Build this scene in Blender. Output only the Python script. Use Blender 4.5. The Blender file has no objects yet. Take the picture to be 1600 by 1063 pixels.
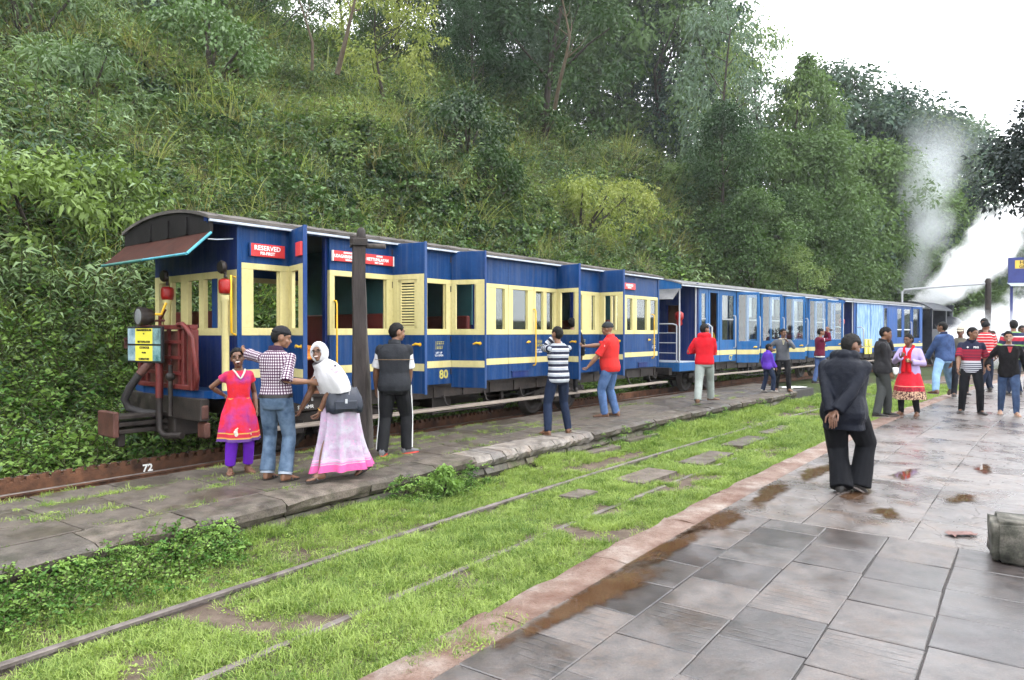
import bpy, bmesh, math, random
import numpy as np
from mathutils import Vector, Matrix, Euler, noise as mnoise

# ------------------------------------------------------------------ camera, sky, sun, exposure
SC = bpy.context.scene
COL = SC.collection
EYE = 1.56
cam_d = bpy.data.cameras.new('camera'); cam = bpy.data.objects.new('camera', cam_d); COL.objects.link(cam)
cam_d.sensor_width = 36.0; cam_d.lens = 36.0 * 1090 / 1600
cam_d.clip_start = 0.05; cam_d.clip_end = 3000
cam.location = (0, 0, EYE)
cam.rotation_euler = (math.radians(90 - math.degrees(math.atan(11.5 / 1090))), 0, 0)
SC.camera = cam

SUN_EL, SUN_AZ = math.radians(52), math.radians(96)      # azimuth clockwise from +Y: beyond the platform, to the right
W = bpy.data.worlds.new('World'); SC.world = W; W.use_nodes = True
nt = W.node_tree; nt.nodes.clear()
wo = nt.nodes.new('ShaderNodeOutputWorld'); bg = nt.nodes.new('ShaderNodeBackground')
sk = nt.nodes.new('ShaderNodeTexSky'); sk.sky_type = 'NISHITA'; sk.sun_disc = False
sk.sun_elevation = SUN_EL; sk.sun_rotation = SUN_AZ; sk.air_density = 1.0; sk.dust_density = 2.0
tcw = nt.nodes.new('ShaderNodeTexCoord'); nz = nt.nodes.new('ShaderNodeTexNoise'); nz.inputs['Scale'].default_value = 2.2; nz.inputs['Detail'].default_value = 5
crw = nt.nodes.new('ShaderNodeValToRGB')
crw.color_ramp.elements[0].position = 0.3; crw.color_ramp.elements[0].color = (13.0, 13.5, 14.3, 1)
crw.color_ramp.elements[1].position = 0.7; crw.color_ramp.elements[1].color = (17.5, 17.7, 18.2, 1)
mxw = nt.nodes.new('ShaderNodeMix'); mxw.data_type = 'RGBA'; mxw.inputs[0].default_value = 0.88
nt.links.new(tcw.outputs['Generated'], nz.inputs['Vector']); nt.links.new(nz.outputs['Fac'], crw.inputs['Fac'])
nt.links.new(sk.outputs['Color'], mxw.inputs[6]); nt.links.new(crw.outputs['Color'], mxw.inputs[7])
nt.links.new(mxw.outputs[2], bg.inputs['Color']); bg.inputs['Strength'].default_value = 0.12
nt.links.new(bg.outputs['Background'], wo.inputs['Surface'])

sun_d = bpy.data.lights.new('sun', 'SUN'); sun_d.energy = 0.9; sun_d.angle = math.radians(20); sun_d.color = (1.0, 0.96, 0.90)
sun = bpy.data.objects.new('sun', sun_d); COL.objects.link(sun)
sdir = Vector((math.sin(SUN_AZ) * math.cos(SUN_EL), math.cos(SUN_AZ) * math.cos(SUN_EL), math.sin(SUN_EL)))
sun.rotation_euler = (-sdir).to_track_quat('-Z', 'Y').to_euler(); sun.location = sdir * 80

SC.view_settings.view_transform = 'Standard'; SC.view_settings.look = 'None'
SC.view_settings.gamma = 1.0; SC.view_settings.use_curve_mapping = False
SC.view_settings.exposure = 1.38
cy = SC.cycles
cy.max_bounces = 8; cy.diffuse_bounces = 4; cy.glossy_bounces = 3; cy.transmission_bounces = 4
cy.transparent_max_bounces = 12; cy.volume_bounces = 6; cy.sample_clamp_indirect = 6.0
cy.volume_step_rate = 2.0; cy.volume_max_steps = 256
cy.use_denoising = True; cy.use_adaptive_sampling = True; cy.adaptive_threshold = 0.03

rnd = random.Random(7); RS = np.random.RandomState(11)
PI = math.pi

# ------------------------------------------------------------------ layout along the curved line
RAD = 166.15; TH = math.radians(34.842)
CX, CY = math.cos(TH) * RAD, -math.sin(TH) * RAD
A0 = math.atan2(-CY, -CX)
def P(s, q, z=None):                       # s metres along the line, q metres to its left
    a = A0 - s / RAD
    x, y = CX + (RAD + q) * math.cos(a), CY + (RAD + q) * math.sin(a)
    return (x, y) if z is None else Vector((x, y, z))
def heading(s): return TH + s / RAD        # clockwise from +Y
def SQ(x, y):                              # world to (s, q), numpy friendly
    vx, vy = x - CX, y - CY
    return (A0 - np.arctan2(vy, vx)) * RAD, np.hypot(vx, vy) - RAD
def GP(px, py, z=0.0):                     # where the sight line through a photo point meets height z
    Y = 1090 * (EYE - z) / (py - 520.0); return ((px - 800) / 1090 * Y, Y)

Q_EDGE, Q_R1, Q_R2, Q_IS0, Q_IS1, Q_M1, Q_M2, Q_MC = 2.40, 3.68, 4.72, 5.52, 7.60, 8.60, 9.60, 9.10
Z_SID, Z_MAIN = -0.365, -0.15

# ------------------------------------------------------------------ mesh helpers
class MB:
    """collects shapes and links them as ONE mesh object"""
    def __init__(s): s.v = []; s.f = []; s.m = []; s.sm = []
    def add(s, vs, fs, mi=0, smooth=False):
        o = len(s.v); s.v.extend([tuple(v) for v in vs])
        for f in fs: s.f.append(tuple(i + o for i in f)); s.m.append(mi); s.sm.append(smooth)
        return s
    def box(s, x0, x1, y0, y1, z0, z1, mi=0, bev=0.0, M=None):
        if bev > 0:
            b = bev; vs = []; fs = []
            bm = bmesh.new(); bmesh.ops.create_cube(bm, size=1.0)
            for v in bm.verts:
                v.co = Vector((x0 + (v.co.x + .5) * (x1 - x0), y0 + (v.co.y + .5) * (y1 - y0), z0 + (v.co.z + .5) * (z1 - z0)))
            bmesh.ops.bevel(bm, geom=list(bm.edges), offset=b, segments=1, affect='EDGES', profile=.5)
            bm.verts.index_update()
            vs = [v.co.copy() for v in bm.verts]; fs = [[v.index for v in f.verts] for f in bm.faces]; bm.free()
        else:
            vs = [Vector((x, y, z)) for x in (x0, x1) for y in (y0, y1) for z in (z0, z1)]
            fs = [(0, 1, 3, 2), (4, 6, 7, 5), (0, 4, 5, 1), (2, 3, 7, 6), (0, 2, 6, 4), (1, 5, 7, 3)]
        if M is not None: vs = [M @ v for v in vs]
        return s.add(vs, fs, mi)
    def prism(s, poly, ax, a0, a1, mi=0, smooth=False):
        """poly of 2D points extruded along axis ax ('x','y','z') from a0 to a1"""
        def mk(p, a): return {'x': (a, p[0], p[1]), 'y': (p[0], a, p[1]), 'z': (p[0], p[1], a)}[ax]
        n = len(poly); vs = [mk(p, a0) for p in poly] + [mk(p, a1) for p in poly]
        fs = [tuple(range(n)), tuple(range(2 * n - 1, n - 1, -1))]
        s.add(vs, fs, mi)
        return s.add(vs, [(i, i + n, (i + 1) % n + n, (i + 1) % n) for i in range(n)], mi, smooth)
    def tube(s, pts, r, n=8, mi=0, caps=True, smooth=True):
        pts = [Vector(p) for p in pts]; k = len(pts)
        rs = r if isinstance(r, (list, tuple)) else [r] * k
        vs = []; up = None
        for i, p in enumerate(pts):
            t = (pts[min(i + 1, k - 1)] - pts[max(i - 1, 0)]).normalized()
            if up is None: up = t.orthogonal().normalized()
            up = (up - t * up.dot(t)).normalized() if (up - t * up.dot(t)).length > 1e-6 else t.orthogonal().normalized()
            sd = t.cross(up)
            for j in range(n):
                a = 2 * PI * j / n; vs.append(p + (up * math.cos(a) + sd * math.sin(a)) * rs[i])
        fs = [(i * n + j, i * n + (j + 1) % n, (i + 1) * n + (j + 1) % n, (i + 1) * n + j) for i in range(k - 1) for j in range(n)]
        s.add(vs, fs, mi, smooth)
        if caps: s.add(vs[:n], [tuple(range(n - 1, -1, -1))], mi); s.add(vs[-n:], [tuple(range(n))], mi)
        return s
    def lathe(s, prof, n=16, mi=0, M=None, smooth=True):
        """prof: (radius, height) pairs turned about z"""
        vs = [Vector((r * math.cos(2 * PI * j / n), r * math.sin(2 * PI * j / n), z)) for r, z in prof for j in range(n)]
        if M is not None: vs = [M @ v for v in vs]
        k = len(prof)
        fs = [(i * n + j, i * n + (j + 1) % n, (i + 1) * n + (j + 1) % n, (i + 1) * n + j) for i in range(k - 1) for j in range(n)]
        s.add(vs, fs, mi, smooth)
        s.add(vs[:n], [tuple(range(n - 1, -1, -1))], mi); s.add(vs[-n:], [tuple(range(n))], mi)
        return s
    def ball(s, c, rx, ry, rz, n=12, k=8, mi=0, M=None):
        vs = []
        for i in range(k + 1):
            t = PI * i / k
            for j in range(n):
                a = 2 * PI * j / n
                v = Vector((c[0] + rx * math.sin(t) * math.cos(a), c[1] + ry * math.sin(t) * math.sin(a), c[2] - rz * math.cos(t)))
                vs.append(M @ v if M is not None else v)
        fs = [(i * n + j, i * n + (j + 1) % n, (i + 1) * n + (j + 1) % n, (i + 1) * n + j) for i in range(k) for j in range(n)]
        return s.add(vs, fs, mi, True)
    def loft(s, rings, mi=0, closed=True, caps=True, smooth=True):
        n = len(rings[0]); vs = [p for r in rings for p in r]; m = n if closed else n - 1
        fs = [(i * n + j, i * n + (j + 1) % n, (i + 1) * n + (j + 1) % n, (i + 1) * n + j) for i in range(len(rings) - 1) for j in range(m)]
        s.add(vs, fs, mi, smooth)
        if caps: s.add(rings[0], [tuple(range(n - 1, -1, -1))], mi); s.add(rings[-1], [tuple(range(n))], mi)
        return s
    def mesh(s, name, mats):
        me = bpy.data.meshes.new(name); me.from_pydata(s.v, [], s.f)
        for m in (mats if isinstance(mats, (list, tuple)) else [mats]): me.materials.append(m)
        me.polygons.foreach_set('material_index', s.m); me.polygons.foreach_set('use_smooth', s.sm)
        me.update(); return me
    def build(s, name, mats, parent=None, loc=None, rot=None, fix=True):
        me = s.mesh(name, mats)
        if fix:
            bm = bmesh.new(); bm.from_mesh(me); bmesh.ops.recalc_face_normals(bm, faces=bm.faces); bm.to_mesh(me); bm.free()
        return put(name, me, parent, loc, rot)

def put(name, data, parent=None, loc=None, rot=None):
    o = bpy.data.objects.new(name, data); COL.objects.link(o)
    if parent is not None: o.parent = parent
    if loc is not None: o.location = loc
    if rot is not None: o.rotation_euler = rot
    return o
def tag(o, label=None, cat=None, group=None, kind=None):
    if label: o['label'] = label
    if cat: o['category'] = cat
    if group: o['group'] = group
    if kind: o['kind'] = kind
    return o
def thing(name, label, cat, loc=(0, 0, 0), rz=0.0, group=None):
    return tag(put(name, None, None, loc, (0, 0, rz)), label, cat, group)
def struct(o): o['kind'] = 'structure'; return o
def stuff(o): o['kind'] = 'stuff'; return o

def npmesh(name, V, F, mats, mi=None, smooth=None):
    """fast mesh from arrays: V (n,3), F (m,k) all with the same corner count"""
    V = np.asarray(V, np.float32); F = np.asarray(F, np.int32)
    me = bpy.data.meshes.new(name); k = F.shape[1]
    me.vertices.add(len(V)); me.vertices.foreach_set('co', V.ravel())
    me.loops.add(F.size); me.loops.foreach_set('vertex_index', F.ravel())
    me.polygons.add(len(F)); me.polygons.foreach_set('loop_start', np.arange(0, F.size, k, dtype=np.int32))
    try: me.polygons.foreach_set('loop_total', np.full(len(F), k, np.int32))
    except Exception: pass
    for m in (mats if isinstance(mats, (list, tuple)) else [mats]): me.materials.append(m)
    if mi is not None: me.polygons.foreach_set('material_index', np.asarray(mi, np.int32))
    if smooth: me.polygons.foreach_set('use_smooth', np.ones(len(F), bool))
    me.update(calc_edges=True); me.validate()
    return me

# cheap value noise for arrays
_T = np.random.RandomState(5).rand(64, 64, 64).astype(np.float32)
def vnoise(p, sc):
    p = np.asarray(p, np.float64) * sc + 1000.3; i = np.floor(p).astype(int); f = p - i; f = f * f * (3 - 2 * f); i &= 63; j = (i + 1) & 63
    x0, y0, z0 = i.T; x1, y1, z1 = j.T; fx, fy, fz = f.T
    a = _T[x0, y0, z0] * (1 - fx) + _T[x1, y0, z0] * fx; b = _T[x0, y1, z0] * (1 - fx) + _T[x1, y1, z0] * fx
    c = _T[x0, y0, z1] * (1 - fx) + _T[x1, y0, z1] * fx; d = _T[x0, y1, z1] * (1 - fx) + _T[x1, y1, z1] * fx
    return (a * (1 - fy) + b * fy) * (1 - fz) + (c * (1 - fy) + d * fy) * fz - .5

# ------------------------------------------------------------------ materials
class N:
    """tiny node helper"""
    def __init__(s, name):
        s.m = bpy.data.materials.new(name); s.m.use_nodes = True; s.t = s.m.node_tree; s.t.nodes.clear()
        s.out = s.t.nodes.new('ShaderNodeOutputMaterial')
    def n(s, typ, **kw):
        x = s.t.nodes.new('ShaderNode' + typ)
        for k, v in kw.items():
            if k.startswith('i_'):
                key = k[2:]; x.inputs[int(key) if key.isdigit() else key].default_value = v
            else: setattr(x, k, v)
        return x
    def l(s, a, b): s.t.links.new(a, b)
    def noise(s, vec, scale, detail=3, rough=.55, typ='Fac'):
        x = s.n('TexNoise', i_Scale=scale, i_Detail=detail, i_Roughness=rough); s.l(vec, x.inputs['Vector']); return x.outputs[typ]
    def ramp(s, fac, stops):
        x = s.n('ValToRGB'); cr = x.color_ramp
        while len(cr.elements) < len(stops): cr.elements.new(.5)
        for e, (p, c) in zip(cr.elements, stops):
            e.position = p; e.color = (c, c, c, 1) if isinstance(c, (int, float)) else (*c, 1)
        s.l(fac, x.inputs['Fac']); return x.outputs['Color']
    def mix(s, f, a, b, blend='MIX'):
        x = s.n('Mix', data_type='RGBA', blend_type=blend)
        for sock, val in ((x.inputs[0], f), (x.inputs[6], a), (x.inputs[7], b)):
            if isinstance(val, (int, float)): sock.default_value = val
            elif isinstance(val, tuple): sock.default_value = (*val[:3], 1)
            else: s.l(val, sock)
        return x.outputs[2]
    def math(s, op, a, b=None, c=None):
        x = s.n('Math', operation=op)
        for i, v in enumerate((a, b, c)):
            if v is None: continue
            if isinstance(v, (int, float)): x.inputs[i].default_value = v
            else: s.l(v, x.inputs[i])
        return x.outputs[0]
    def scale(s, vec, sc):
        x = s.n('VectorMath', operation='MULTIPLY'); s.l(vec, x.inputs[0]); x.inputs[1].default_value = sc; return x.outputs[0]
    def coords(s, kind):
        if kind == 'World': return s.n('NewGeometry').outputs['Position']
        return s.n('TexCoord').outputs[kind]
    def attr(s, name): return s.n('Attribute', attribute_name=name).outputs['Fac']
    def rand(s): return s.n('ObjectInfo').outputs['Random']
    def finish(s, col, rough=.6, bump=None, bstr=.3, bdist=.01, metal=0, spec=.5, **kw):
        b = s.n('BsdfPrincipled')
        for key, val in (('Base Color', col), ('Roughness', rough), ('Metallic', metal), ('Specular IOR Level', spec), *[(k.replace('_', ' '), v) for k, v in kw.items()]):
            if isinstance(val, (int, float)): b.inputs[key].default_value = val
            elif isinstance(val, tuple): b.inputs[key].default_value = (*val[:3], 1)
            else: s.l(val, b.inputs[key])
        if bump is not None:
            x = s.n('Bump', i_Strength=bstr, i_Distance=bdist); s.l(bump, x.inputs['Height']); s.l(x.outputs['Normal'], b.inputs['Normal'])
        s.l(b.outputs[0], s.out.inputs['Surface']); s.bsdf = b
        return s.m

def sc3(c, k): return tuple(min(1, x * k) for x in c)
def plain(name, col, rough=.6, var=.25, vs=5.0, bs=60.0, bstr=.15, metal=0, spec=.28, coords='Object', col2=None, stretch=None, rvar=.1, objvar=0.0):
    m = N(name); v = m.coords(coords)
    if stretch: v = m.scale(v, stretch)
    n1 = m.noise(v, vs, 5, .62)
    c = m.ramp(n1, [(.28, sc3(col, 1 - var)), (.72, col2 if col2 else sc3(col, 1 + var))])
    if objvar:
        c = m.mix(1.0, c, m.ramp(m.rand(), [(0, 1 - objvar), (1, 1.0)]), 'MULTIPLY')
    n2 = m.noise(v, bs, 3)
    r = m.math('MULTIPLY_ADD', n1, rvar * 2, rough - rvar)
    return m.finish(c, r, n2, bstr, .01, metal, spec)
# ------------------------------------------------------------------ terrain
def sstep(a, b, x): t = np.clip((x - a) / (b - a), 0, 1); return t * t * (3 - 2 * t)
def hill_height(s, q):
    """height of the cutting beyond the main line, arrays in"""
    q0 = 10.9 + np.clip(s - 33, 0, 200) * .22
    d = q - q0
    n = vnoise(np.stack([s, q, s * 0], -1), .14) * 5.0 + vnoise(np.stack([s, q, s * 0 + 9], -1), .42) * 2.6
    top = 27 - 15 * sstep(26, 62, s) - 6 * sstep(60, 110, s)
    up = np.clip(d, 0, None)
    h = up * 1.02
    h = top * (1 - np.exp(-h / top * 1.15))
    h = h + n * sstep(.6, 6, up)
    return h
def ground_z(s, q):
    z = np.full_like(s, -.40)
    z = np.where(q < 2.35, -.55, z)                                # under the platform
    z = np.where((q > 5.5) & (q < 7.7), -.55, z)
    z = z + (-.30 + .40) * sstep(7.6, 8.2, q)                       # main line bed
    z = z + vnoise(np.stack([s, q, s * 0], -1), 1.1) * .07 + vnoise(np.stack([s, q, s * 0 + 3], -1), 4.0) * .035
    z = z + .22 * sstep(4.85, 5.5, q) * (1 - sstep(5.5, 5.6, q)) * (.6 + vnoise(np.stack([s, q * 0, s * 0 + 5], -1), .8))  # bank against the island wall
    h = hill_height(s, q)
    z = z + h + .12 * sstep(10.3, 10.9, q)
    right = sstep(-9, -30, q)                                       # falls away right of the platform
    return z - right * 6

soil = N('earth_and_grass'); v = soil.coords('World')
n1 = soil.noise(v, .9, 6, .65); n2 = soil.noise(v, 14, 4)
c = soil.ramp(n1, [(.3, (.045, .035, .022)), (.5, (.035, .055, .014)), (.7, (.06, .085, .022))])
c = soil.mix(soil.ramp(n2, [(.35, 0.0), (.65, .6)]), c, (.022, .022, .011)); c = soil.mix(soil.attr('bare'), c, soil.ramp(soil.noise(v, 5, 5, .7), [(.3, (.050, .036, .027)), (.7, (.115, .088, .068))]))
SOIL = soil.finish(c, .95, n2, .6, .03, spec=.2)

def make_ground():
    ss = np.concatenate([np.arange(-60, -12, 4.), np.arange(-12, 45, .55), np.arange(45, 120, 2.5), np.arange(120, 420, 25)])
    qq = np.concatenate([np.array([-150, -100, -60, -40, -30, -22, -16, -12, -9, -5, 0, 2.2, 2.36]), np.arange(2.45, 5.5, .22), np.array([5.53, 5.7, 6.5, 7.5, 7.62]), np.arange(7.8, 12, .3), np.arange(12, 44, .8), np.arange(44, 90, 4), np.array([110, 140, 150.])])
    S, Q = np.meshgrid(ss, qq, indexing='ij'); Z = ground_z(S.ravel(), Q.ravel())
    a = A0 - S.ravel() / RAD
    V = np.stack([CX + (RAD + Q.ravel()) * np.cos(a), CY + (RAD + Q.ravel()) * np.sin(a), Z], -1)
    m, n = S.shape; i = np.arange(m - 1)[:, None] * n + np.arange(n - 1)[None]
    F = np.stack([i, i + n, i + n + 1, i + 1], -1).reshape(-1, 4)[:, ::-1]
    me = npmesh('ground', V, F, SOIL, smooth=True); me.attributes.new('bare', 'FLOAT', 'POINT').data.foreach_set('value', (1 - sstep(5.6, 6.2, Q.ravel())).astype(np.float32)); o = put('ground', me); struct(o); return o
GROUND = make_ground()
def far_ground():
    mb = MB(); mb.add([(-1500, -600, -9), (1500, -600, -9), (1500, 2500, -9), (-1500, 2500, -9)], [(0, 1, 2, 3)])
    struct(mb.build('valley_ground', SOIL))
far_ground()

# ------------------------------------------------------------------ wet stone platform
def wet_stone(name, lo, hi, r0, r1, grooves=0.0, tint=(.19, .12, .08), bump=.42, spread=.2, spec=.55, cracks=False):
    m = N(name); v = m.coords('World'); nb = m.noise(v, 1.6, 5, .6); nf = m.noise(v, 26, 5, .65); nm = m.noise(v, 6.5, 4, .6)
    c = m.mix(m.ramp(nm, [(.34, 0.0), (.66, 1.0)]), lo, hi); st = m.noise(v, 3.4, 6, .7); c = m.mix(m.ramp(st, [(.50, 0.0), (.66, .75)]), c, tint)
    c = m.mix(m.ramp(nf, [(.45, 0.0), (.75, .55)]), c, tint); ng = m.noise(m.scale(v, (1, 1, 1)), 75, 4, .7); c = m.mix(1.0, c, m.ramp(ng, [(.32, .62), (.68, 1.35)]), 'MULTIPLY')
    c = m.mix(1.0, c, m.ramp(m.rand(), [(0, (1 - spread, 1 - spread * 1.05, 1 - spread)), (.5, (1, .97, .93)), (1, (1 + spread * .8, 1 + spread * .6, 1 + spread * .35))]), 'MULTIPLY')
    wet = m.math('ADD', nb, m.math('MULTIPLY', m.math('SUBTRACT', m.rand(), .5), .10))
    r = m.ramp(wet, [(.42, r0), (.57, r1)])
    c = m.mix(m.ramp(wet, [(.40, .92), (.62, 1.0)]), sc3((1, 1, 1), 0.0), c)
    h = m.math('ADD', nf, m.math('MULTIPLY', nm, .7))
    if grooves:
        vo = m.coords('Object')
        w = m.n('TexWave', wave_type='BANDS', bands_direction='X', i_Scale=grooves, i_Distortion=1.2, i_Detail=2)
        m.l(vo, w.inputs['Vector']); w.inputs['Scale'].default_value = grooves * .45
        mask = m.math('MULTIPLY', m.ramp(m.noise(v, 2.6, 3), [(.47, 0.0), (.53, 1.0)]), m.math('GREATER_THAN', m.math('FRACT', m.math('MULTIPLY', m.rand(), 7.7)), .35)); gv = m.math('MULTIPLY', m.ramp(w.outputs['Fac'], [(.02, 1.0), (.14, 0.0)]), mask)
        h = m.math('SUBTRACT', h, m.math('MULTIPLY', gv, 1.6)); c = m.mix(m.math('MULTIPLY', gv, .6), c, sc3(lo, .4))
    if cracks:
        wv = m.n('TexNoise', i_Scale=2.0, i_Detail=3); m.l(v, wv.inputs['Vector']); ad = m.n('VectorMath', operation='MULTIPLY_ADD'); m.l(wv.outputs['Color'], ad.inputs[0]); ad.inputs[1].default_value = (.5, .5, 0); m.l(v, ad.inputs[2])
        vo = m.n('TexVoronoi', feature='DISTANCE_TO_EDGE', i_Scale=2.3); m.l(ad.outputs[0], vo.inputs['Vector']); ck = m.ramp(vo.outputs['Distance'], [(.0, 1.0), (.022, 0.0)]); ck = m.math('MULTIPLY', ck, m.ramp(nm, [(.44, 0.0), (.54, 1.0)]))
        c = m.mix(m.math('MULTIPLY', ck, .75), c, (.03, .025, .023)); r = m.math('ADD', r, m.math('MULTIPLY', ck, .4)); h = m.math('SUBTRACT', h, m.math('MULTIPLY', ck, 1.5))
    return m.finish(c, r, h, bump, .012, spec=spec)
SLAB = wet_stone('wet_paving_stone', (.028, .025, .026), (.078, .069, .068), .28, .50, 11, (.060, .040, .030), .10, .42, .9)
SLABFAR = wet_stone('wet_flagstone', (.064, .057, .057), (.122, .112, .111), .24, .46, 0, (.12, .085, .065), .08, .16, .9, True)
ISLAB = wet_stone('island_stone', (.036, .029, .024), (.085, .071, .060), .35, .75, tint=(.06, .05, .036), spread=.15, spec=.35)
JOINT = plain('dark_joint_mortar', (.040, .037, .036), .8, .4, 8, 40, .5, coords='World')

def edge_mat():
    m = N('pink_mortar_kerb'); v = m.coords('World'); n = m.noise(v, 3.0, 6, .65); n2 = m.noise(v, 34, 5, .7)
    c = m.ramp(n, [(.36, (.12, .054, .033)), (.52, (.20, .13, .10)), (.70, (.32, .27, .235))])
    c = m.mix(m.ramp(n2, [(.5, 0.0), (.72, .6)]), c, (.11, .07, .05))
    return m.finish(c, .62, m.math('ADD', n2, n), 1.0, .04)
EDGE = edge_mat()

def curve_block(mb, s0, s1, q0, q1, z0, z1, mi=0, step=1.0, jig=0.0, bev=0.0):
    """a block that follows the line; closed, with an optional chamfer on the top edges"""
    k = max(1, int(round((s1 - s0) / step))); rings = []
    for i in range(k + 1):
        s = s0 + (s1 - s0) * i / k
        b = bev
        r = [(q0, z0), (q0, z1 - b), (q0 + b, z1), (q1 - b, z1), (q1, z1 - b), (q1, z0)] if b else [(q0, z0), (q0, z1), (q1, z1), (q1, z0)]
        ring = []
        for (q, z) in r:
            dq = (rnd.random() - .5) * jig; dz = (rnd.random() - .5) * jig * .5
            x, y = P(s, q + dq); ring.append((x, y, z + dz))
        rings.append(ring)
    mb.loft(rings, mi, True, True, False)
    return mb

plat = MB(); curve_block(plat, -8, 70, -9.5, 2.02, -.9, -.009, 0, 1.0); plat = struct(plat.build('station_platform', JOINT))
def slab_obj(parent, mat, s0, s1, q0, q1, ztop, th=.06, gap=.008, tilt=.004, name='paving_slab'):
    g = gap * (.6 + rnd.random() * .9); w = lambda: (rnd.random() - .5) * .010
    sc_, qc_ = (s0 + s1) / 2, (q0 + q1) / 2
    org = P(sc_, qc_, 0); h = heading(sc_)
    cs = []
    for (s, q, ds, dq) in ((s0, q0, 1, 1), (s1, q0, -1, 1), (s1, q1, -1, -1), (s0, q1, 1, -1)):
        p = P(s + ds * g + w(), q + dq * g + w(), 0) - org
        cs.append((p.x * math.sin(h) + p.y * math.cos(h), -p.x * math.cos(h) + p.y * math.sin(h)))
    tz = [ztop + (rnd.random() - .5) * 2 * tilt for _ in cs]
    b = .0045
    def inset(i, k):
        a, o = cs[i], cs[(i + 2) % 4]; L = math.hypot(o[0] - a[0], o[1] - a[1]); return (a[0] + (o[0] - a[0]) * k / L, a[1] + (o[1] - a[1]) * k / L)
    mb = MB()
    vs = [(c[0], c[1], ztop - th) for c in cs] + [(c[0], c[1], tz[i] - b) for i, c in enumerate(cs)] + [(*inset(i, b * 1.4), tz[i]) for i in range(4)]
    mb.add(vs, [(3, 2, 1, 0), (0, 1, 5, 4), (1, 2, 6, 5), (2, 3, 7, 6), (3, 0, 4, 7), (4, 5, 9, 8), (5, 6, 10, 9), (6, 7, 11, 10), (7, 4, 8, 11), (8, 9, 10, 11)])
    me = mb.mesh(name, mat); o = put(name, me, parent, org, (0, 0, PI / 2 - h)); return o
cols = [2.10, 1.66, 1.22, .78, .33, -.12, -.57, -1.02, -1.5]
for a, b in zip(cols, cols[1:]):
    off = rnd.random() * .3; s = 1.6 - off
    while s < 5.9:
        L = .46 + rnd.random() * .06; e = s + L
        if e > 5.75: e = 5.98
        slab_obj(plat, SLAB, s, e, b, a, 0.0, tilt=.003, gap=.004); s = e
        if e >= 5.97: break
cols2 = [2.10, 1.42, .65, -.08, -.85, -1.6, -2.4, -3.2, -4.1, -5.0]
restmb = MB()
for a, b in zip(cols2, cols2[1:]):
    s = 5.98
    while s < 52:
        e = s + .62 + rnd.random() * .5
        if s < 17: slab_obj(plat, SLABFAR, s, e, b, a, 0.0, tilt=.0012, gap=.003)
        else: curve_block(restmb, s + .003, e - .003, b + .003, a - .003, -.05, (rnd.random() - .5) * .003, 0, 3)
        s = e
for a, b in ((-1.5, -2.0), (-2.0, -2.5), (-2.5, -3.0), (-3.0, -5.0)):
    curve_block(restmb, -6, 5.97, b + .006, a - .006, -.05, 0, 0, .5)
curve_block(restmb, -6, 1.28, -1.49, 2.09, -.05, 0, 0, .5)
curve_block(restmb, -6, 52, -9.4, -5.01, -.05, -.001, 0, 1)
stuff(restmb.build('far_paving', SLABFAR, plat))
# rough pink kerb along the platform edge, in lengths
s = -5.0
while s < 60:
    e = s + 1.1 + rnd.random() * .5
    mb = MB(); n = 7; rings = []
    for i in range(n + 1):
        ss_ = s + .004 + (e - s - .008) * i / n; j = lambda k: (rnd.random() - .5) * k
        rings.append([P(ss_, 2.085 + j(.02), -.3), P(ss_, 2.085 + j(.03), -.004 + j(.006)), P(ss_, 2.22 + j(.03), .008 + j(.014)), P(ss_, 2.36 + j(.03), .004 + j(.016)), P(ss_, 2.43 + j(.035), -.05 + j(.03)), P(ss_, 2.42 + j(.03), -.55)])
    mb.loft(rings, 0, True, True, True); mb.build('kerb_stone', EDGE, plat)
    s = e

# puddles: thin sheets of rusty water lying against the kerb and in hollows
def water_mat():
    m = N('muddy_water'); v = m.coords('World'); n = m.noise(v, 3, 3); ed = m.noise(v, 9, 4, .6)
    c = m.ramp(n, [(.35, (.060, .028, .013)), (.65, (.085, .048, .026))])
    b = m.n('BsdfPrincipled'); m.l(c, b.inputs['Base Color']); b.inputs['Roughness'].default_value = .03; b.inputs['Specular IOR Level'].default_value = .6
    tr = m.n('BsdfTransparent'); x = m.n('MixShader')
    f = m.math('ADD', m.attr('depth'), m.math('MULTIPLY', m.math('SUBTRACT', ed, .5), 1.1)); mr = m.n('MapRange', interpolation_type='SMOOTHSTEP'); m.l(f, mr.inputs['Value']); mr.inputs['From Min'].default_value = .12; mr.inputs['From Max'].default_value = .60; mr.inputs['To Max'].default_value = .8
    m.l(mr.outputs[0], x.inputs[0]); m.l(tr.outputs[0], x.inputs[1]); m.l(b.outputs[0], x.inputs[2]); m.l(x.outputs[0], m.out.inputs['Surface']); return m.m
WATER = water_mat()
def puddle(s, q, rs, rq, seed):
    r2 = random.Random(seed); n = 44; ph = [r2.random() * 6.28 for _ in range(6)]; vs = []; dep = []; K = 5
    for k_ in range(K + 1):
        f = 1.25 * (1 - k_ / K)
        for i in range(n):
            a = 2 * PI * i / n; k = 1 + .22 * math.sin(2 * a + ph[0]) + .15 * math.sin(3 * a + ph[1]) + .08 * math.sin(5 * a + ph[2])
            x, y = P(s + rs * k * f * math.cos(a), min(q + rq * k * f * math.sin(a), 2.09)); vs.append((x, y, .0062)); dep.append(1 - f / 1.25)
    mb = MB(); mb.add(vs, [(k_ * n + i, k_ * n + (i + 1) % n, (k_ + 1) * n + (i + 1) % n, (k_ + 1) * n + i) for k_ in range(K) for i in range(n)])
    me = mb.mesh('puddle', WATER); me.attributes.new('depth', 'FLOAT', 'POINT').data.foreach_set('value', dep); struct(put('puddle', me))
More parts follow.
